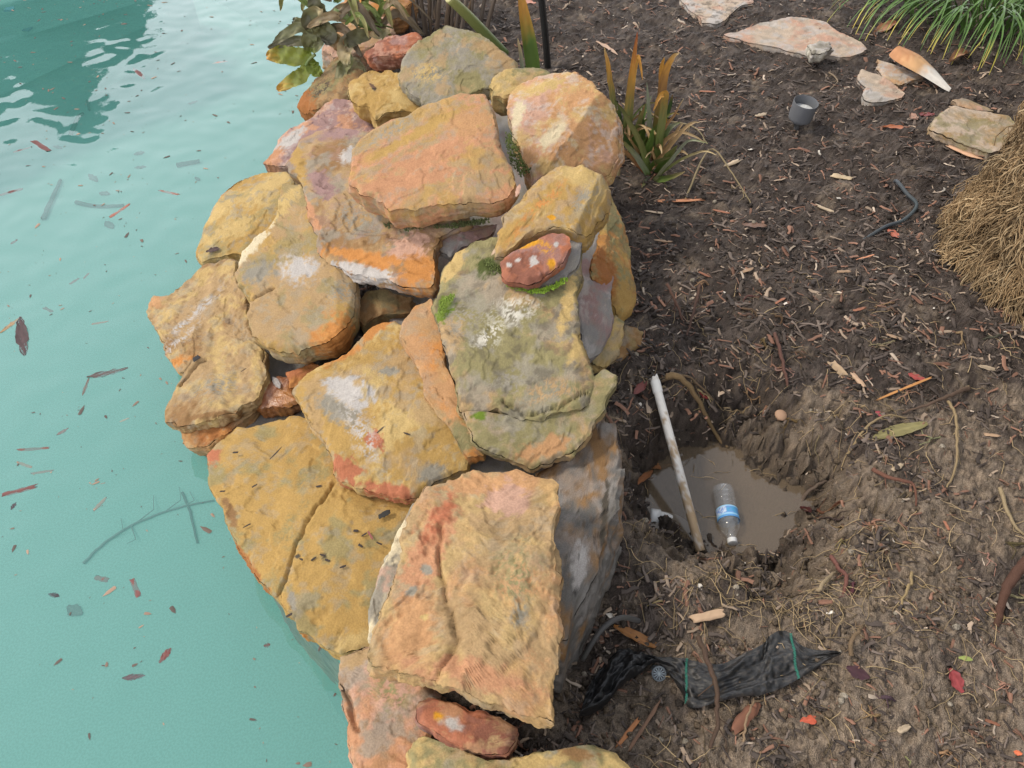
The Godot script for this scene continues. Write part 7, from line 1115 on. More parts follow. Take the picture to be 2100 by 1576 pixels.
func make_litter() -> void:
	for k in LITTER.size():
		var d: Dictionary = LITTER[k]
		var a := Vector2(d.p[0], d.p[1])
		var b := Vector2(d.p[2], d.p[3])
		var length := maxf(a.distance_to(b), 0.012)
		var m: ArrayMesh
		if d.kind == "leaf":
			m = leaf_mesh(length, d.w, rgb(d.col), d.curl, d.lobes, k + 3, M.leafy if d.on == "soil" else M.litter, 0.12 if d.on == "soil" else 0.3)
		else:
			m = flake_mesh(length, d.w, rgb(d.col), k + 3, 0.2 if d.on == "soil" else 0.12)
		var o := put(d.name, m)
		tag(o, d.label, d.cat, d.group)
		var mid := (a + b) * 0.5
		var y: float = WATER_Y - 0.001 if d.on == "water" else FLOOR_Y + 0.002 if d.on == "floor" else soil(mid.x, mid.y) + 0.002
		if d.on == "water" and d.kind == "flake":
			y -= d.w * 0.05
		o.position = Vector3(mid.x, y, mid.y)
		o.rotation.y = -atan2(b.y - a.y, b.x - a.x)
		if d.on == "stone":
			o.position = v3(d.at)
			o.basis = Basis(Quaternion(Vector3.UP, v3(d.n))) * Basis(Vector3.UP, o.rotation.y)
		if d.on == "soil":
			var s := (soil(b.x, b.y) - soil(a.x, a.y)) / length
			o.rotation.z = atan(clampf(s, -0.7, 0.7))
			o.position.y = maxf(y, maxf(soil(a.x, a.y), soil(b.x, b.y)) - 0.25 * absf(s) * length - 0.004) + 0.003
	for k in ROOTS.size():
		var d: Dictionary = ROOTS[k]
		var ctrl := []
		for z in range(0, d.pts.size(), 3):
			var x: float = d.pts[z]
			var zz: float = d.pts[z + 1]
			var y: float = (soil(x, zz) if d.on == "soil" else FLOOR_Y) + d.r[0] * 0.7 + d.pts[z + 2]
			ctrl.append(Vector3(x, y, zz))
		var pts := smooth_path(ctrl, 6, d.wob, k)
		var g := Geo.new()
		var jag := 0.10 if d.wob > 0.0 else 0.0
		g.tube(pts, d.r[0], d.r[1], 8, rgb(d.col), rgb(d.col) * 0.9, 1.0, jag, k)
		if d.cat == "tube" or d.cat == "hose":
			tag(put(d.name, g.mesh(M.dusty_plastic)), d.label, d.cat, d.group)
			continue
		if d.name == "sunken_branch":
			var o := thing(d.name, d.label, d.cat, d.group)
			put("stem", g.mesh(M.litter), o)
			for e in [[0.25, 0.16, 1], [0.42, 0.14, -1], [0.45, 0.22, 1], [0.66, 0.2, 1], [0.78, 0.12, 1]]:
				var at: Vector3 = pts[int(e[0] * (pts.size() - 1))]
				var tw := Geo.new()
				var dir := Vector3(0.35, 0.02, -0.9 * e[2]).normalized()
				tw.tube([at, at + dir * e[1] * 0.35 + Vector3(0.025, 0.01, 0.02), at + dir * e[1] * 0.6 + Vector3(-0.02, 0, 0)], 0.0025, 0.001, 6, rgb(d.col), rgb(d.col))
				put("side_twig", tw.mesh(M.litter), o)
			continue
		var fine := Geo.new()
		if d.wob > 0.0 and d.r[0] > 0.0022 and d.on == "soil":
			for e in 3:
				var at: Vector3 = pts[rng.randi_range(2, pts.size() - 3)]
				var ang := rng.randf() * TAU
				var l := rng.randf_range(0.015, 0.05)
				var mid2 := at + Vector3(cos(ang), 0, sin(ang)) * l * 0.5
				var en := at + Vector3(cos(ang + 0.5), 0, sin(ang + 0.5)) * l
				mid2.y = soil(mid2.x, mid2.z) + 0.003
				en.y = soil(en.x, en.z) + 0.001
				g.tube([at, mid2, en], 0.0014, 0.0006, 5, rgb(d.col) * 1.2, rgb(d.col) * 1.3)
		tag(put(d.name, g.mesh(M.wood)), d.label, d.cat, d.group)


func smooth_path(ctrl: Array, steps: int, wob := 0.0, seed_ := 0) -> Array:
	var out := []
	for k in ctrl.size() - 1:
		var p0: Vector3 = ctrl[maxi(k - 1, 0)]
		var p1: Vector3 = ctrl[k]
		var p2: Vector3 = ctrl[k + 1]
		var p3: Vector3 = ctrl[mini(k + 2, ctrl.size() - 1)]
		for s in steps:
			var p := p1.cubic_interpolate(p2, p0, p3, float(s) / steps)
			out.append(p + Vector3(n1.get_noise_3d(p.x * 60.0, p.z * 60.0, seed_), n1.get_noise_3d(p.z * 60.0, p.x * 60.0, seed_) * 0.5, n2.get_noise_3d(p.x * 60.0, p.z * 60.0, seed_)) * wob)
	out.append(ctrl[ctrl.size() - 1])
	return out


func make_mulch() -> void:
	# shreds of bark, nobody could count them
	var kinds := []
	for k in 5:
		var g := Geo.new()
		var rg := RandomNumberGenerator.new()
		rg.seed = 50 + k
		var pts := []
		for t in 4:
			pts.append(Vector3(t / 3.0 - 0.5, rg.randf_range(0.0, 0.10), rg.randf_range(-0.08, 0.08)))
		g.tube(pts, rg.randf_range(0.07, 0.16), rg.randf_range(0.03, 0.12), 5, Color(1, 1, 1), Color(0.85, 0.85, 0.85), 0.45, 0.35, k)
		kinds.append(g.mesh(M.litter))
	var where: Array = []
	var tint: Array = []
	for k in 5:
		where.append([])
		tint.append(PackedColorArray())
	var made := 0
	var tries := 0
	while made < 62000 and tries < 200000:
		tries += 1
		var z := 0.25 - 5.6 * pow(rng.randf(), 1.35)
		var x0 := edge_x(z) + 0.12
		var x := x0 + rng.randf() * (0.75 + 0.72 * maxf(0.0, -z))
		var tn := tan_share(x, z)
		var patch := n2.get_noise_2d(x * 6.0 + 20.0, z * 6.0)
		if rng.randf() > clampf(0.85 - 0.55 * tn + 1.9 * patch, 0.12, 1.0):
			continue
		var y := soil(x, z)
		if y < PUDDLE_Y + 0.01:
			continue
		if y < -0.06 and rng.randf() < 0.2:
			continue
		made += 1
		var big := pow(rng.randf(), 3.0)
		var l := (0.006 + 0.042 * big) * (1.0 - 0.3 * tn)
		var bs := Basis.from_euler(Vector3(rng.randf_range(-0.3, 0.3), rng.randf() * TAU, rng.randf_range(-0.45, 0.45)))
		bs = bs.scaled_local(Vector3(l, l * rng.randf_range(0.4, 1.0), l * rng.randf_range(0.5, 1.3)))
		var pick := rng.randf()
		var col := Color(0.070, 0.053, 0.043)
		if pick > 0.52:
			col = Color(0.15, 0.115, 0.092)
		if pick > 0.74:
			col = Color(0.23, 0.12, 0.078)
		if pick > 0.90:
			col = Color(0.33, 0.245, 0.175)
		if pick > 0.972:
			col = Color(0.48, 0.385, 0.295)
		if pick > 0.994:
			col = Color(0.60, 0.54, 0.46)
			bs = bs.scaled_local(Vector3(0.5, 0.8, 1.4))
		var br := rng.randf_range(0.65, 1.3)
		var kind := rng.randi() % 5
		where[kind].append(Transform3D(bs, Vector3(x, y + 0.002, z)))
		tint[kind].append(Color(col.r * br, col.g * br, col.b * br))
	for k in 5:
		scatter("bark_mulch", kinds[k], where[k], tint[k], self)
	# rootlets lying about in the dug soil
	var r := Geo.new()
	for k in 700:
		var px := 0.0
		var pz := 0.0
		if k < 300:
			var a := rng.randf() * TAU
			var dd := rng.randf_range(0.75, 1.5)
			px = HOLE[0] + cos(a) * HOLE[2] * dd
			pz = HOLE[1] + sin(a) * HOLE[3] * dd
			if k < 150:
				a = rng.randf_range(0.5, 2.3)
				px = HOLE[0] + 0.05 + cos(a) * 0.30 * rng.randf_range(0.75, 1.25)
				pz = HOLE[1] + sin(a) * 0.36 * rng.randf_range(0.9, 1.2)
		else:
			pz = rng.randf_range(-1.9, -0.35)
			px = rng.randf_range(0.25, 0.6 + 0.7 * -pz)
		if px < edge_x(pz) + 0.18:
			continue
		var ang := rng.randf() * TAU
		var pts := []
		var n := rng.randi_range(4, 8)
		for s in n:
			pts.append(Vector3(px, maxf(soil(px, pz), PUDDLE_Y - 0.005) + 0.002 + 0.012 * sin(PI * s / (n - 1)) * rng.randf(), pz))
			px += cos(ang) * 0.012
			pz += sin(ang) * 0.012
			ang += rng.randf_range(-0.4, 0.4)
		var b := rng.randf_range(0.35, 1.0)
		if k % 5 == 0:
			b *= 0.3
		r.tube(pts, rng.randf_range(0.0006, 0.0013), 0.0004, 4, Color(0.50, 0.37, 0.20) * b, Color(0.46, 0.33, 0.18) * b)
	var o := put("fine_rootlets", r.mesh(M.litter))
	o.set_meta("kind", "stuff")
	tag(o, "tangle of fine pale rootlets in the dug mud", "rootlets")
	# clods
	var cl := Geo.new()
	var rg2 := RandomNumberGenerator.new()
	rg2.seed = 5
	for a in 6:
		for b in 8:
			var th := PI * a / 5.0
			var ph := TAU * b / 8.0
			var rr := 1.0 + rg2.randf_range(-0.25, 0.25)
			cl.add(Vector3(sin(th) * cos(ph), cos(th) * 0.7, sin(th) * sin(ph)) * rr, Color(1, 1, 1) * rg2.randf_range(0.8, 1.1))
	cl.rings(0, 6, 8)
	var cm := cl.mesh(M.soil)
	var ws := []
	var ts := PackedColorArray()
	for k in 4500:
		var z := rng.randf_range(-2.3, -0.25)
		var x := edge_x(z) + 0.15 + rng.randf() * (0.55 + 0.7 * -z)
		if soil_big(x, z) < -0.17:
			continue
		var l := 0.002 + 0.007 * pow(rng.randf(), 3.0)
		ws.append(Transform3D(Basis.from_euler(Vector3(rng.randf() * TAU, rng.randf() * TAU, 0)).scaled(Vector3(l, l, l)), Vector3(x, soil(x, z) + l * 0.3, z)))
		var tn := tan_share(x, z)
		var c := Color(0.07, 0.053, 0.04).lerp(Color(0.22, 0.16, 0.105), tn)
		if rng.randf() < 0.05:
			c = Color(0.55, 0.47, 0.36)
		ts.append(c * rng.randf_range(0.8, 1.2))
	scatter("soil_crumbs", cm, ws, ts, self)


func scatter(called: String, m: Mesh, where: Array, tint: PackedColorArray, parent: Node) -> MultiMeshInstance3D:
	var mm := MultiMesh.new()
	mm.transform_format = MultiMesh.TRANSFORM_3D
	mm.use_colors = true
	mm.mesh = m
	mm.instance_count = where.size()
	for k in where.size():
		mm.set_instance_transform(k, where[k])
		mm.set_instance_color(k, tint[k])
	var o := MultiMeshInstance3D.new()
	o.name = numbered(called) if parent == self else called
	o.multimesh = mm
	o.set_meta("kind", "stuff")
	parent.add_child(o, true)
	if parent == self:
		tag(o, {"bark_mulch": "dark shredded bark mulch covering the soil", "soil_crumbs": "crumbs and clods of dug soil", "pool_specks": "fine dark specks drifting on the pool water"}[called], {"bark_mulch": "mulch", "soil_crumbs": "soil crumbs", "pool_specks": "specks"}[called], called.replace("_", " "))
	return o


# ---------------------------------------------------------------- plants
func ramp(cols: Array, t: float) -> Color:
	var n := cols.size() / 3
	var x := clampf(t, 0.0, 1.0) * (n - 1)
	var k := mini(int(x), n - 2)
	return Color(cols[k * 3], cols[k * 3 + 1], cols[k * 3 + 2]).lerp(Color(cols[k * 3 + 3], cols[k * 3 + 4], cols[k * 3 + 5]), x - k)


func blade_mesh(d: Dictionary, seed_: int, taper := true, cup := 0.25, crumple := 0.0) -> ArrayMesh:
	var ctrl := []
	for k in range(0, d.pts.size(), 3):
		ctrl.append(v3(d.pts, k))
	var pts := smooth_path(ctrl, 6, 0.003, seed_)
	var g := Geo.new()
	var rows := []
	var cols := []
	var n := pts.size()
	for k in n:
		var t := float(k) / (n - 1)
		var tg: Vector3 = (pts[mini(k + 1, n - 1)] - pts[maxi(k - 1, 0)]).normalized()
		var side := tg.cross(Vector3(0.25 * sin(seed_), 0.35, 1.0)).normalized()
		var up := side.cross(tg).normalized()
		var wd: float = d.w * 0.5 * (pow(maxf(0.0, 1.0 - t), 0.6) * (0.85 + 0.3 * sin(PI * t)) if taper else pow(sin(PI * clampf(t * 0.9 + 0.08, 0, 1)), 0.6))
		wd = maxf(wd, 0.0008)
		var row := []
		var rc := []
		for s in 7:
			var a := s / 3.0 - 1.0
			var wav: float = crumple * d.w * (n1.get_noise_3d(t * 38.0, a * 9.0, seed_ * 7.0) + 0.5 * sin(t * 21.0 + a * 3.0 + seed_))
			var edge := 1.0 + (crumple * 0.6 * n2.get_noise_2d(t * 60.0, seed_ * 5.0 + signf(a)) if absf(a) > 0.9 else 0.0)
			row.append(pts[k] + side * a * wd * edge + up * (cup * wd * a * a + wav))
			var col := ramp(d.cols, t + 0.12 * n1.get_noise_2d(t * 20.0, seed_ + a * 2.0))
			var br := 1.0 + 0.3 * n3.get_noise_3d(a * 14.0, t * 5.0, seed_ * 2.0) + (0.15 if s == 3 and crumple > 0.0 else 0.0)
			rc.append(Color(col.r * br, col.g * br, col.b * br))
		rows.append(row)
		cols.append(rc)
	g.sheet(rows, cols)
	return g.mesh(M.leafy)


func make_plants() -> void:
	var a := thing("strappy_plant", "strappy leaved plant with browned orange tips at the edging foot", "plant")
	for k in STRAPPY.size():
		put("leaf", blade_mesh(STRAPPY[k], k, true, 0.5), a)
	for k in 26:
		var an := rng.randf() * TAU
		var root := v3(STRAPPY[0].pts).lerp(v3(STRAPPY[1].pts), rng.randf_range(-0.1, 1.2)) + Vector3(rng.randf_range(-0.05, 0.05), 0, rng.randf_range(-0.05, 0.05))
		root.y = soil(root.x, root.z)
		var l := rng.randf_range(0.10, 0.30)
		var out := Vector3(cos(an), 0, sin(an))
		var up := rng.randf_range(0.2, 0.9)
		var tip := root + out * l * (1.0 - up * 0.6) + Vector3(0, l * up * 0.8, 0)
		var mid := root + out * l * 0.35 + Vector3(0, l * (0.25 + 0.4 * up), 0)
		var dead := rng.randf() < 0.6
		var cc := [0.30, 0.18, 0.08, 0.38, 0.25, 0.12, 0.44, 0.33, 0.18] if dead else [0.10, 0.16, 0.035, 0.13, 0.17, 0.045, 0.35, 0.2, 0.06]
		put("leaf", blade_mesh({"pts": [root.x, root.y, root.z, mid.x, mid.y, mid.z, tip.x, tip.y, tip.z], "w": rng.randf_range(0.006, 0.018), "cols": cc}, k + 300, true, 0.4), a)
	var b := thing("broken_leaf", "tall green leaf with a torn orange middle behind the edging", "leaf")
	for k in LONE_LEAF.size():
		put("leaf", blade_mesh(LONE_LEAF[k], k + 60, true, 0.5), b)
	var w := thing("wilted_plant", "wilted plant with lobed green and shrivelled brown leaves over the pool edge", "plant")
	for k in WILTED.size():
		put("leaf_lobe", blade_mesh(WILTED[k], k + 90, false, 0.3, 0.22), w)
	for k in 34:
		var q := v3(WILT_STEMS[0]) + Vector3(rng.randf_range(-0.10, 0.20), rng.randf_range(-0.12, 0.06), rng.randf_range(-0.12, 0.02))
		var l := rng.randf_range(0.08, 0.22)
		var an := rng.randf_range(2.2, 7.2)
		var mid := q + Vector3(cos(an) * l * 0.5, 0.02 + 0.04 * rng.randf(), sin(an) * l * 0.4)
		var tip := q + Vector3(cos(an + 0.3) * l, -0.05 * rng.randf(), sin(an + 0.3) * l * 0.7)
		var cc := [0.12, 0.09, 0.05, 0.17, 0.12, 0.07, 0.10, 0.08, 0.05]
		if rng.randf() < 0.5:
			cc = [0.10, 0.14, 0.03, 0.14, 0.17, 0.04, 0.26, 0.2, 0.08]
		elif rng.randf() < 0.3:
			cc = [0.34, 0.27, 0.16, 0.30, 0.22, 0.12, 0.24, 0.17, 0.09]
		put("leaf_lobe", blade_mesh({"pts": [q.x, q.y, q.z, mid.x, mid.y, mid.z, tip.x, tip.y, tip.z], "w": rng.randf_range(0.008, 0.035), "cols": cc}, k + 400, false, 0.4, 0.3), w)
	for e in WILT_STEMS:
		var g := Geo.new()
		g.tube(smooth_path([v3(e, 0), v3(e, 3), v3(e, 6)], 6), e[9], e[9] * 0.9, 10, Color(0.20, 0.24, 0.09), Color(0.13, 0.19, 0.05))
		put("stem", g.mesh(M.leafy), w)
	var cs := Geo.new()
	cs.tube(smooth_path([v3(CUT_STEM, 0), v3(CUT_STEM, 3), v3(CUT_STEM, 6)], 6), 0.017, 0.021, 12, Color(0.30, 0.30, 0.10), Color(0.09, 0.14, 0.035))
	var co := thing("plant_cutting", "thick green cut stem leaning behind the grey green slab", "stem")
	put("stem", cs.mesh(M.leafy), co)
	var ce := Geo.new()
	var dir := (v3(CUT_STEM, 0) - v3(CUT_STEM, 3)).normalized()
	ce.lathe(v3(CUT_STEM, 0), dir, [[-0.001, 0.0175], [0.003, 0.016], [0.004, 0.0]], 12, Color(0.46, 0.42, 0.20))
	put("cut_face", ce.mesh(M.leafy), co)
	# cut stalks
	var st := thing("cut_stalk_clump", "clump of grey brown cut stalks behind the edging", "plant")
	var base := v3(STALKS)
	for k in 40:
		var x := rng.randf_range(-0.20, 0.30)
		var z := rng.randf_range(-0.25, 0.0)
		var p := base + Vector3(x, 0, z)
		p.y = soil(p.x, p.z) - 0.01
		var lean := Vector3(x * 0.5 + rng.randf_range(-0.05, 0.05), 0, z * 0.4 + rng.randf_range(-0.04, 0.04))
		var hgt := rng.randf_range(0.25, 0.62)
		var g := Geo.new()
		var col := Color(0.20, 0.17, 0.145).lerp(Color(0.30, 0.20, 0.12), rng.randf()) * rng.randf_range(0.5, 1.1)
		g.tube(smooth_path([p, p + lean * 0.5 + Vector3(0, hgt * 0.5, 0), p + lean * 1.2 + Vector3(0, hgt, 0)], 5, 0.004, k), rng.randf_range(0.006, 0.012), rng.randf_range(0.004, 0.009), 7, col * 0.8, col, 1.0, 0.08, k)
		put("stalk", g.mesh(M.fibre), st)
	# grass clump
	var gc := thing("grass_clump", "arching green grass clump above the flagstones", "grass plant")
	var variants := []
	for k in 14:
		var l := rng.randf_range(0.42, 0.68)
		var wd := rng.randf_range(0.008, 0.0125)
		var rows := []
		var cols := []
		var arch := rng.randf_range(0.75, 1.35)
		for s in 11:
			var t := s / 10.0
			var ang := 1.35 - t * (1.35 + arch)
			var p: Vector3 = Vector3.ZERO if s == 0 else rows[s - 1][1] + Vector3(cos(ang) * l / 10.0, sin(ang) * l / 10.0, 0.004 * sin(t * 5.0 + k))
			var hw := wd * 0.5 * pow(1.0 - t * 0.97, 0.5)
			rows.append([p + Vector3(0, 0.0012, -hw), p, p + Vector3(0, 0.0012, hw)])
			var col := Color(0.07, 0.13, 0.03).lerp(Color(0.11, 0.21, 0.05), rng.randf())
			if t > 0.86 and k % 3 == 0:
				col = Color(0.42, 0.36, 0.06)
			if k > 11:
				col = Color(0.36, 0.27, 0.13)
			cols.append([col, col * 1.15, col])
		var g := Geo.new()
		g.sheet(rows, cols)
		variants.append(g.mesh(M.leafy))
	for k in 300:
		var o := put("grass_blade", variants[k % (12 if k % 11 else 14)], gc)
		var ang := rng.randf() * TAU
		var rr := 0.26 * sqrt(rng.randf())
		var p := Vector3(GRASS[0] + cos(ang) * rr * 1.5, 0, GRASS[1] + sin(ang) * rr)
		p.y = soil(p.x, p.z)
		var outw := atan2(-(p.z - GRASS[1]), p.x - GRASS[0])
		o.position = p
		o.rotation.y = outw + rng.randf_range(-0.9, 0.9)
		o.scale = Vector3.ONE * rng.randf_range(0.75, 1.15)
	# dried sheath
	var sh := []
	for k in range(0, SHEATH.size(), 3):
		sh.append(v3(SHEATH, k))
	var sp := smooth_path(sh, 8)
	var rows2 := []
	var cols2 := []
	for k in sp.size():
		var t := float(k) / (sp.size() - 1)
		var tg: Vector3 = (sp[mini(k + 1, sp.size() - 1)] - sp[maxi(k - 1, 0)]).normalized()
		var side := tg.cross(Vector3.UP).normalized()
		var hw := 0.085 * pow(sin(PI * clampf(0.12 + t * 0.86, 0, 1)), 0.8) * (1.0 - 0.55 * t)
		var row := []
		var rc := []
		for s in 9:
			var x := s / 4.0 - 1.0
			row.append(sp[k] + side * x * hw + Vector3(0, 0.028 * (1.0 - x * x) * (1.0 - 0.5 * t), 0))
			var col := Color(0.42, 0.20, 0.09).lerp(Color(0.56, 0.33, 0.16), ss(0.2, 0.5, t + 0.2 * n1.get_noise_2d(x * 6.0, t * 14.0)))
			col = col.lerp(Color(0.60, 0.56, 0.50), ss(0.52, 0.72, t + 0.12 * n2.get_noise_2d(x * 8.0, t * 22.0)))
			col *= 1.0 + 0.25 * n3.get_noise_2d(x * 30.0, t * 4.0)
			rc.append(col)
		rows2.append(row)
		cols2.append(rc)
	var sg := Geo.new()
	sg.sheet(rows2, cols2)
	tag(put("palm_sheath", sg.mesh(M.litter)), "dried palm leaf sheath, orange at one end and white at the tip", "palm sheath")
	# palm foot with matted roots
	var palm := thing("palm_trunk_base", "swollen palm foot matted with straw brown roots", "palm", "", Vector3(PALM[0], 0, PALM[1]))
	var prof := [[-0.1, 0.36], [0.0, 0.345], [0.06, 0.33], [0.14, 0.315], [0.22, 0.305], [0.3, 0.295], [0.38, 0.285], [0.5, 0.275], [0.65, 0.265], [0.85, 0.25], [1.2, 0.21], [2.2, 0.17]]
	var pg := Geo.new()
	for q in prof:
		for s in 64:
			var an := TAU * s / 64.0
			var r: float = q[1] * (1.0 + 0.14 * n1.get_noise_3d(cos(an) * 3.0, q[0] * 8.0, sin(an) * 3.0)) - 0.012
			pg.add(Vector3(cos(an) * r, q[0], sin(an) * r), Color(0.10, 0.065, 0.035))
	pg.rings(0, prof.size(), 64)
	put("trunk", pg.mesh(M.bark), palm)
	var fib := []
	for k in 5:
		var g := Geo.new()
		var rg := RandomNumberGenerator.new()
		rg.seed = 80 + k
		var pts := []
		var sway := rg.randf_range(-0.25, 0.25)
		for t in 6:
			var x := t / 5.0
			pts.append(Vector3(sway * sin(x * 3.0) + rg.randf_range(-0.03, 0.03), -x, 0.16 * sin(x * PI * rg.randf_range(0.8, 1.6))))
		g.tube(pts, 0.026, 0.014, 4, Color(1, 1, 1), Color(0.8, 0.75, 0.7), 1.0, 0.2, k)
		fib.append(g.mesh(M.litter))
	for k in 5:
		var ws := []
		var ts := PackedColorArray()
		for z in 4600:
			var y := 1.0 * pow(rng.randf(), 1.3) + 0.01
			var an := rng.randf() * TAU
			var r := 0.33
			for q in prof.size() - 1:
				if y >= prof[q][0] and y < prof[q + 1][0]:
					r = lerpf(prof[q][1], prof[q + 1][1], (y - prof[q][0]) / (prof[q + 1][0] - prof[q][0]))
			r *= 1.0 + 0.14 * n1.get_noise_3d(cos(an) * 3.0, y * 8.0, sin(an) * 3.0)
			var l := rng.randf_range(0.03, 0.09)
			var th := rng.randf_range(0.5, 1.5)
			var fwd := Vector3(cos(an), 0, sin(an))
			var clump := n2.get_noise_3d(an * 3.0, y * 9.0, 3.0) * 1.3
			var bs := Basis(Vector3.UP.cross(fwd), Vector3.UP, fwd) * Basis.from_euler(Vector3(rng.randf_range(-0.55, 0.05) - 0.45 * ss(0.45, 0.0, y), 0, clump * 1.6 + rng.randf_range(-0.5, 0.5)))
			ws.append(Transform3D(bs.scaled_local(Vector3(l * 0.9, l, l * 0.9) * Vector3(th, 1.0, th)), fwd * (r + rng.randf_range(-0.012, 0.006)) + Vector3(0, y, 0)))
			ts.append(Color(0.40, 0.28, 0.15).lerp(Color(0.24, 0.155, 0.075), rng.randf()).lerp(Color(0.54, 0.42, 0.25), 0.8 * pow(rng.randf(), 3.0)) * clampf(0.95 + 0.75 * n3.get_noise_3d(an * 2.0, y * 8.0, 1.0), 0.5, 1.35))
		scatter("root_fibre", fib[k], ws, ts, palm)


func make_trees() -> void:
	# beyond the pool, mirrored in the water
	var spots := [[-7.2, -12.0, 4.7], [-8.3, -11.6, 4.2], [-6.5, -13.0, 3.9], [-9.4, -11.0, 3.6], [-8.6, -14.2, 4.8]]
	var words := ["tall dense tree beyond the pool, tallest of the row", "broad tree beyond the pool beside the tallest one", "bushy tree beyond the pool on the far bank", "leafy tree beyond the pool past the broad one", "low round tree beyond the pool at the row end"]
	var leaf := Geo.new()
	for k in 3:
		var a := k * 2.1
		var d := Vector3(cos(a), 0.25, sin(a))
		var s := d.cross(Vector3.UP).normalized() * 0.28
		leaf.quad(leaf.add(Vector3.ZERO, Color.WHITE), leaf.add(d * 0.5 + s, Color.WHITE), leaf.add(d, Color.WHITE), leaf.add(d * 0.5 - s, Color.WHITE))
	var lm := leaf.mesh(M.crown)
	for k in spots.size():
		tree("pool_side_tree", words[k], "trees beyond the pool", spots[k], k, 1.15, lm)
	# the planting along the bed's far side, which keeps the sky's light off that side
	var row := [[3.9, 2.2, 3.6], [4.0, 0.6, 4.2], [4.1, -1.0, 3.9], [4.3, -2.6, 4.3], [4.9, -4.2, 4.0]]
	var names := ["tall leafy screening tree at the end of the bed's row", "leafy screening tree second from the row end, taller than its neighbours", "leafy screening tree in the middle of the row along the bed", "tall dense screening tree behind the palm foot", "leafy screening tree behind the grass clump"]
	for k in row.size():
		tree("screening_tree", names[k], "screening trees along the bed", row[k], k + 20, 1.5, lm)


func tree(called: String, label: String, group: String, e: Array, k: int, wide: float, lm: Mesh) -> void:
	var h: float = e[2]
	var t := thing(called, label, "tree", group, Vector3(e[0], -0.02, e[1]))
	var tr := Geo.new()
	tr.tube(smooth_path([Vector3(0, -0.1, 0), Vector3(0.08, h * 0.35, 0.05), Vector3(0.0, h * 0.8, 0.1)], 5), 0.13, 0.04, 10, Color(0.13, 0.10, 0.075), Color(0.12, 0.09, 0.07), 1.0, 0.05, k)
	for z in 9:
		var an := z * 2.4
		var y := h * (0.2 + 0.06 * z)
		tr.tube([Vector3(0.04, y, 0.05), Vector3(cos(an) * 0.5, y + 0.3, sin(an) * 0.5), Vector3(cos(an) * 0.95, y + 0.5, sin(an) * 0.95)], 0.045, 0.012, 6, Color(0.13, 0.10, 0.075), Color(0.12, 0.09, 0.07))
	put("trunk", tr.mesh(M.bark), t)
	var ws := []
	var ts := PackedColorArray()
	for z in 7000:
		var y := rng.randf()
		var r := wide * pow(1.0 - y, 0.55 if k < 20 else 0.3) * sqrt(rng.randf()) * (1.0 + 0.5 * n2.get_noise_2d(y * 9.0, k * 3.0))
		var an := rng.randf() * TAU
		var p := Vector3(cos(an) * r, h * ((0.16 if k < 20 else 0.05) + 0.86 * y), sin(an) * r)
		if n1.get_noise_3dv(p * 1.3 + Vector3(k * 9.0, 0, 0)) < -0.22:
			continue
		var l := rng.randf_range(0.12, 0.26)
		ws.append(Transform3D(Basis.from_euler(Vector3(rng.randf() * TAU, rng.randf() * TAU, 0)).scaled(Vector3(l, l, l)), p))
		ts.append(Color(0.03, 0.055, 0.02) * rng.randf_range(0.6, 1.5))
	scatter("crown", lm, ws, ts, t)


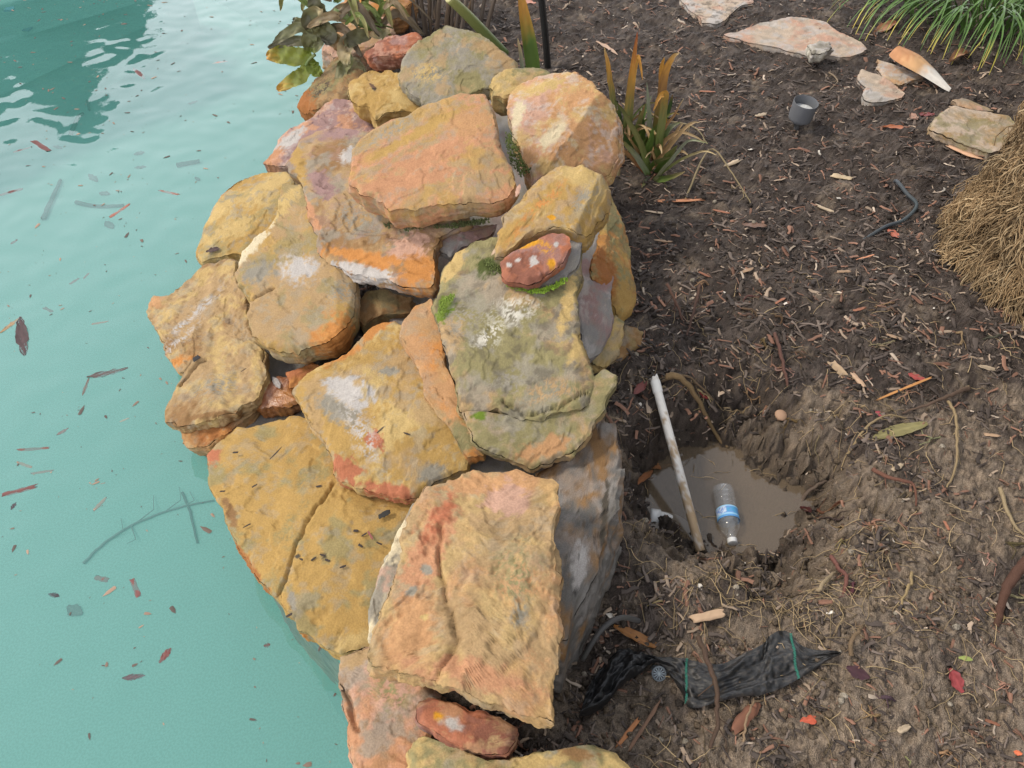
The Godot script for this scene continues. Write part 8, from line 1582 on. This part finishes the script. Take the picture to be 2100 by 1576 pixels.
# ---------------------------------------------------------------- made things
func make_objects() -> void:
	# pipe
	var a := v3(PIPE, 0)
	var b := v3(PIPE, 3)
	var ax := (b - a).normalized()
	var L := a.distance_to(b)
	var pipe := thing("plastic_pipe", "dirty white plastic pipe leaning from the bank into the puddle", "pipe")
	var pg := Geo.new()
	var side := ax.cross(Vector3.UP).normalized()
	var up := side.cross(ax)
	var nl := 60
	var sides := 20
	var R := 0.0115
	for wall in 2:
		var first := pg.v.size()
		for k in nl + 1:
			var t := float(k) / nl
			for s in sides:
				var an := TAU * s / sides
				var r := R if wall == 0 else R - 0.002
				var notch := 0.0
				if k == 0:
					notch = 0.010 * (0.5 + 0.5 * sin(an * 2.0 + 1.0)) + 0.004 * sin(an * 5.0)
				var p := a + ax * (t * L + notch) + (side * cos(an) + up * sin(an)) * r
				var dirt := ss(-0.25, 0.25, (t - 0.62) * 1.2 + 0.75 * n2.get_noise_3dv(p * 20.0) + 0.4 * nf.get_noise_3dv(p * 90.0))
				var col := Color(0.66, 0.63, 0.58).lerp(Color(0.36, 0.255, 0.15), dirt)
				col *= 1.0 + 0.15 * nf.get_noise_3dv(p * 220.0)
				pg.add(p, col)
		pg.rings(first, nl + 1, sides)
	for k in sides:
		pg.quad(k, (k + 1) % sides, (nl + 1) * sides + (k + 1) % sides, (nl + 1) * sides + k)
		var e := nl * sides
		pg.quad(e + (k + 1) % sides, e + k, (2 * nl + 1) * sides + k, (2 * nl + 1) * sides + (k + 1) % sides)
	var tube_part := put("tube", pg.mesh(M.dusty_plastic), pipe)
	var collar := Geo.new()
	collar.lathe(a + ax * L * 0.005, ax, [[0.012, R + 0.0003], [0.012, R + 0.0016], [0.042, R + 0.0016], [0.045, R + 0.0003]], 20, Color(0.68, 0.66, 0.62))
	put("collar", collar.mesh(M.dusty_plastic), tube_part)
	# bottle
	var ba := v3(BOTTLE, 0)
	var bb := v3(BOTTLE, 3)
	var bx := (bb - ba).normalized()
	const BS := 0.82
	var bottle := thing("water_bottle", "clear ribbed water bottle with a blue label floating in the puddle", "bottle")
	var prof := [[0.004, 0.0], [0.002, 0.016], [0.0, 0.024], [0.006, 0.031]]
	for k in 56:
		var x := 0.008 + 0.125 * k / 55.0
		var r := 0.0325
		if x < 0.072:
			r -= 0.0014 * (0.5 + 0.5 * cos((x - 0.008) / 0.0092 * TAU * 0.5))
			r -= 0.0006 * n1.get_noise_2d(x * 300.0, 2.0)
		else:
			r -= 0.001
		prof.append([x, r])
	for q in [[0.140, 0.0322], [0.150, 0.030], [0.160, 0.0255], [0.170, 0.0195], [0.178, 0.0145], [0.182, 0.0125], [0.186, 0.0125], [0.187, 0.0155], [0.189, 0.0155], [0.190, 0.0125], [0.2, 0.0122]]:
		prof.append(q)
	for q in prof:
		q[0] *= BS
		q[1] *= BS
	var bg := Geo.new()
	bg.lathe(ba, bx, prof, 40, Color.WHITE)
	for k in bg.v.size():
		bg.v[k] += Vector3(0.0016, 0.0016, 0.0016) * n1.get_noise_3dv(bg.v[k] * 60.0)
	put("body", bg.mesh(M.clear), bottle)
	var lb := Geo.new()
	var first := 0
	for k in 15:
		var x := (0.088 + 0.040 * k / 14.0) * BS
		for s in 48:
			var an := TAU * s / 48.0
			var x3 := bx.cross(Vector3.UP).normalized()
			var y3 := bx.cross(x3).normalized()
			var col := Color(0.62, 0.70, 0.80)
			var f := float(k) / 14.0
			if f > 0.80:
				col = Color(0.10, 0.32, 0.66)
			elif f > 0.70 or f < 0.10:
				col = Color(0.34, 0.60, 0.80)
			elif n3.get_noise_2d(s * 2.6, k * 3.3) > 0.06:
				col = Color(0.16, 0.30, 0.66)
			elif sin(an * 1.0 + 0.6) < -0.55:
				col = Color(0.07, 0.36, 0.60)
			lb.add(ba + bx * x + (x3 * cos(an) + y3 * sin(an)) * 0.0336 * BS, col)
	lb.rings(first, 15, 48)
	put("label", lb.mesh(M.paint), bottle)
	var cp := Geo.new()
	cp.lathe(ba, bx, [[0.156, 0.0105], [0.156, 0.0121], [0.1665, 0.012], [0.168, 0.0108], [0.1683, 0.0]], 30, Color(0.62, 0.62, 0.61))
	put("cap", cp.mesh(M.plastic), bottle)
	# buried fitting
	var fo := v3(FITTING) - Vector3(-0.016, 0.024, 0)
	var fit := thing("pipe_fitting", "white plastic pipe elbow half sunk in the muddy puddle", "pipe fitting")
	var fg := Geo.new()
	fg.tube(smooth_path([fo + Vector3(-0.045, 0.012, -0.005), fo + Vector3(0.0, 0.004, 0.0), fo + Vector3(0.035, -0.012, 0.02), fo + Vector3(0.05, -0.05, 0.04)], 6), 0.021, 0.022, 18, Color(0.68, 0.67, 0.64), Color(0.62, 0.59, 0.53))
	put("elbow", fg.mesh(M.plastic), fit)
	var fc := Geo.new()
	fc.tube([fo + Vector3(-0.058, 0.0135, -0.0065), fo + Vector3(-0.034, 0.0105, -0.004)], 0.0245, 0.0245, 18, Color(0.66, 0.65, 0.62), Color(0.66, 0.65, 0.62))
	put("socket", fc.mesh(M.plastic), fit)
	# puddle
	var pp := PackedVector2Array()
	for k in range(0, PUDDLE.size(), 2):
		pp.append(Vector2(PUDDLE[k], PUDDLE[k + 1]))
	var cen := Vector2.ZERO
	for p in pp:
		cen += p / pp.size()
	var pu := Geo.new()
	pu.add(Vector3(cen.x, PUDDLE_Y, cen.y), Color.WHITE)
	for p in pp:
		var q := cen + (p - cen) * 1.7
		pu.add(Vector3(q.x, PUDDLE_Y, q.y), Color.WHITE)
	for k in pp.size():
		pu.tri(0, 1 + k, 1 + (k + 1) % pp.size())
	var pm := pu.mesh(M.mud)
	struct("puddle", pm)
	# mushroom-like chip with a foot
	var mh := thing("mushroom", "tiny tan mushroom on the bank above the puddle", "mushroom", "", Vector3(MUSHROOM[0], soil(MUSHROOM[0], MUSHROOM[1]), MUSHROOM[1]))
	var mg := Geo.new()
	mg.lathe(Vector3.ZERO, Vector3.UP, [[-0.01, 0.006], [0.01, 0.005], [0.026, 0.0055]], 10, Color(0.24, 0.15, 0.10))
	put("stem", mg.mesh(M.litter), mh)
	var mc := Geo.new()
	mc.lathe(Vector3(0, 0.024, 0), Vector3(0.1, 1, 0.25).normalized(), [[0.0, 0.003], [-0.001, 0.014], [0.003, 0.0165], [0.008, 0.014], [0.010, 0.006], [0.0105, 0.0]], 16, Color(0.36, 0.22, 0.14))
	put("cap", mc.mesh(M.litter), mh)
	# fabric
	var fb := thing("landscape_fabric", "torn strip of black woven weed fabric with green stitch lines", "fabric")
	var lines := [0.17, 0.735]
	for part in 2:
		var tb: Array = FABRIC if part == 0 else FABRIC_END
		var rows := []
		var cols := []
		var na := 110 if part == 0 else 50
		var nc := 34
		for k in na + 1:
			var t := float(k) / na
			var e := _pair(tb[0], t)
			var f := _pair(tb[1], t)
			var row := []
			var rc := []
			for s in nc + 1:
				var x := float(s) / nc
				var q := e.lerp(f, x)
				var fold := 0.006 * sin(x * 9.0 + t * 14.0 + 2.0 * n1.get_noise_2d(t * 9.0, x * 4.0)) * (1.0 - 0.6 * t) + 0.005 * n1.get_noise_2d(t * 7.0, x * 2.5 + 4.0) + 0.0012 * n2.get_noise_2d(t * 40.0, x * 12.0)
				if x > 0.80:
					fold += 0.007 * (1.0 - pow(absf((x - 0.9) / 0.1), 4.0))
				if part == 1:
					fold = fold * 1.6 + 0.03 * sin(PI * x) * sin(PI * t)
				var y := soil_big(q.x, q.y) + 0.016 + fold
				row.append(Vector3(q.x, maxf(y, soil_big(q.x, q.y) + 0.010), q.y))
				var dust := ss(0.12, 0.42, n2.get_noise_2d(t * 26.0, x * 12.0) + 0.4 * nf.get_noise_2d(t * 190.0, x * 90.0)) * 0.55
				rc.append(Color(0.02, 0.02, 0.021).lerp(Color(0.12, 0.095, 0.07), dust * (0.7 if part == 0 else 0.25)))
			rows.append(row)
			cols.append(rc)
		var g := Geo.new()
		g.sheet(rows, cols)
		put("sheet" if part == 0 else "crumpled_end", g.mesh(M.fabric), fb)
		if part == 0:
			for ln in lines:
				var z := Geo.new()
				var k := int(ln * na)
				var step := 0
				for s in range(0, nc):
					for half in 2:
						var p0: Vector3 = rows[k][s].lerp(rows[k][s + 1], half * 0.5)
						var p1: Vector3 = rows[k][s].lerp(rows[k][s + 1], half * 0.5 + 0.5)
						var off := Vector3(0.0024, 0.001, 0)
						z.tube([p0 + off * (1 if step % 2 else -1) + Vector3(0, 0.0015, 0), p1 + off * (-1 if step % 2 else 1) + Vector3(0, 0.0015, 0)], 0.00055, 0.00055, 5, Color(0.035, 0.17, 0.125), Color(0.04, 0.19, 0.14))
						step += 1
				var so := put("stitching", z.mesh(M.litter), fb)
				so.set_meta("label", "green zigzag stitching")
	# dial
	var dl := thing("sprinkler_cap", "small grey slotted sprinkler cap beside the black fabric", "sprinkler", "", v3(DIAL) + Vector3(0, 0.018, 0))
	dl.rotation = Vector3(0.55, 0, 0.05)
	var dg := Geo.new()
	dg.lathe(Vector3.ZERO, Vector3.UP, [[-0.045, 0.013], [-0.004, 0.0135], [0.0, 0.0150], [0.004, 0.0150], [0.0055, 0.0140], [0.0055, 0.0118], [0.0035, 0.0112]], 28, Color(0.10, 0.115, 0.125))
	put("ring", dg.mesh(M.plastic), dl)
	var dc := Geo.new()
	dc.lathe(Vector3.ZERO, Vector3.UP, [[0.0034, 0.0113], [0.0034, 0.0]], 28, Color(0.02, 0.022, 0.025))
	var fp := put("face", dc.mesh(M.plastic), dl)
	for k in 12:
		var sp := Geo.new()
		var d := Vector3(cos(TAU * k / 12.0), 0, sin(TAU * k / 12.0))
		sp.tube([d * 0.0035 + Vector3(0, 0.004, 0), d * 0.0112 + Vector3(0, 0.004, 0)], 0.0009, 0.0011, 6, Color(0.24, 0.28, 0.30), Color(0.24, 0.28, 0.30))
		put("spoke", sp.mesh(M.plastic), fp)
	var dh := Geo.new()
	dh.lathe(Vector3.ZERO, Vector3.UP, [[0.0034, 0.0035], [0.0058, 0.0030], [0.0062, 0.0]], 16, Color(0.30, 0.34, 0.36))
	put("hub", dh.mesh(M.plastic), dl)
	# lamp on a spike
	var lo := v3(LAMP)
	lo.y = soil(lo.x, lo.z) - 0.02
	var lamp := thing("garden_spotlight", "dark grey garden spotlight on a ground spike", "garden light", "", lo)
	lamp.scale = Vector3.ONE * 0.86
	var la := Vector3(0.06, 1.0, 0.10).normalized()
	var sk := Geo.new()
	sk.tube([Vector3(0, -0.10, 0), Vector3(0, 0.05, 0)], 0.006, 0.013, 8, Color(0.05, 0.05, 0.052), Color(0.06, 0.06, 0.062))
	put("spike", sk.mesh(M.dusty_plastic), lamp)
	var kn := Geo.new()
	kn.tube([Vector3(-0.014, 0.052, 0), Vector3(0.014, 0.052, 0)], 0.014, 0.014, 14, Color(0.06, 0.06, 0.062), Color(0.06, 0.06, 0.062))
	put("knuckle", kn.mesh(M.dusty_plastic), lamp)
	var hs := Geo.new()
	hs.lathe(Vector3(0, 0.055, 0), la, [[0.0, 0.0], [0.0, 0.022], [0.012, 0.042], [0.018, 0.049], [0.03, 0.0515], [0.1, 0.0545], [0.102, 0.0535], [0.1015, 0.0515], [0.09, 0.0505], [0.062, 0.049]], 40, Color(0.11, 0.115, 0.125))
	var hp := put("housing", hs.mesh(M.dusty_plastic), lamp)
	var ls := Geo.new()
	ls.lathe(Vector3(0, 0.055, 0), la, [[0.062, 0.0492], [0.066, 0.034], [0.0675, 0.0]], 40, Color(0.62, 0.62, 0.60))
	for k in ls.v.size():
		ls.c[k] = Color(0.62, 0.62, 0.60) * (1.0 + 0.3 * nf.get_noise_3dv(ls.v[k] * 300.0))
	put("lens", ls.mesh(M.plastic), hp)
	# stake
	var stk := thing("metal_stake", "slim black square metal stake behind the edging", "stake")
	var sg := Geo.new()
	sg.tube([v3(STAKE, 0) - Vector3(0, 0.15, 0), v3(STAKE, 3), v3(STAKE, 6), v3(STAKE, 6) * 2.0 - v3(STAKE, 3)], 0.014, 0.014, 4, Color(0.012, 0.012, 0.014), Color(0.012, 0.012, 0.014))
	put("post", sg.mesh(M.paint), stk)


func _pair(flat: Array, t: float) -> Vector2:
	var n := flat.size() / 2
	var x := clampf(t, 0.0, 1.0) * (n - 1)
	var k := mini(int(x), n - 2)
	var f := x - k
	var p0 := Vector2(flat[maxi(k - 1, 0) * 2], flat[maxi(k - 1, 0) * 2 + 1])
	var p1 := Vector2(flat[k * 2], flat[k * 2 + 1])
	var p2 := Vector2(flat[k * 2 + 2], flat[k * 2 + 3])
	var k3 := mini(k + 2, n - 1)
	return p1.cubic_interpolate(p2, p0, Vector2(flat[k3 * 2], flat[k3 * 2 + 1]), f)


func make_specks() -> void:
	var g := Geo.new()
	for k in 6:
		g.add(Vector3(cos(TAU * k / 6.0) * (0.6 + 0.4 * (k % 2)), 0.0, sin(TAU * k / 6.0) * 0.5), Color.WHITE)
	var m := g.add(Vector3(0, 0.15, 0), Color.WHITE)
	for k in 6:
		g.tri(m, k, (k + 1) % 6)
	var mm := g.mesh(M.litter)
	var ws := []
	var ts := PackedColorArray()
	for k in 2600:
		var z := rng.randf_range(-4.6, -0.3)
		var x := rng.randf_range(-2.6, 0.2)
		var inside := x < -0.12 + 0.07 * z - 0.28 * ss(-0.6, -1.3, z)
		if not inside or n1.get_noise_2d(x * 2.2, z * 2.2) < rng.randf_range(-0.5, 0.25):
			continue
		var l := 0.0018 + 0.010 * pow(rng.randf(), 4.0)
		ws.append(Transform3D(Basis.from_euler(Vector3(0, rng.randf() * TAU, 0)).scaled_local(Vector3(l * rng.randf_range(1, 2.2), l, l)), Vector3(x, WATER_Y + 0.0012, z)))
		ts.append(Color(0.09, 0.07, 0.06).lerp(Color(0.40, 0.26, 0.18), pow(rng.randf(), 3.0)))
	scatter("pool_specks", mm, ws, ts, self)


func _ready() -> void:
	# camera
	var cam := Camera3D.new()
	cam.name = "camera"
	cam.fov = 53.0
	cam.position = Vector3(0, 1.5, 0)
	cam.rotation_degrees = Vector3(-47.0, 0, 0)
	cam.near = 0.02
	cam.far = 200.0
	add_child(cam)
	cam.current = true
	# overcast sky
	var env := Environment.new()
	env.background_mode = Environment.BG_SKY
	var sm := ProceduralSkyMaterial.new()
	sm.sky_top_color = Color(0.84, 0.87, 0.92)
	sm.sky_horizon_color = Color(1.78, 1.78, 1.82)
	sm.sky_curve = 0.36
	sm.ground_bottom_color = Color(0.35, 0.32, 0.28)
	sm.ground_horizon_color = Color(0.5, 0.48, 0.45)
	var sky := Sky.new()
	sky.sky_material = sm
	env.sky = sky
	env.tonemap_mode = Environment.TONE_MAPPER_LINEAR
	env.background_energy_multiplier = 0.6
	env.tonemap_exposure = 1.7
	env.sdfgi_enabled = true
	env.ssao_enabled = true
	env.ssil_enabled = true
	var we := WorldEnvironment.new()
	we.name = "environment"
	we.environment = env
	add_child(we)
	var sun := DirectionalLight3D.new()
	sun.name = "sun"
	sun.light_energy = 0.5
	sun.light_color = Color(1.0, 0.96, 0.90)
	sun.light_angular_distance = 11.0
	sun.shadow_enabled = true
	sun.rotation_degrees = Vector3(-50, -95, 0)
	add_child(sun)

	rng.seed = 4711
	for e in [[n1, 1, 3], [n2, 2, 3], [n3, 3, 3], [nf, 4, 2]]:
		e[0].seed = e[1]
		e[0].frequency = 1.0
		e[0].noise_type = FastNoiseLite.TYPE_SIMPLEX_SMOOTH
		e[0].fractal_octaves = e[2]
	make_materials()
	make_soil()
	make_pool()
	# the edging
	var wall := thing("stone_edging", "mortared sandstone edging wall between the pool and the soil", "stone wall")
	for d in STONES:
		var o := put(d.kind, stone_mesh(d, 0.006 if d.kind == "mortar" else 0.0034), wall)
		o.set_meta("label", d.label)
		for e in MOSS:
			if d.label.begins_with(e.on):
				put("moss", moss_mesh(e), o).set_meta("kind", "stuff")
	make_trees()
	for d in FLAGSTONES:
		var o := put("flagstone" if d.lump == 0 else "small_rock", stone_mesh(d, 0.006))
		tag(o, d.label, "flagstone" if d.lump == 0 else "rock")
	make_plants()
	make_objects()
	make_litter()
	make_mulch()
	make_specks()
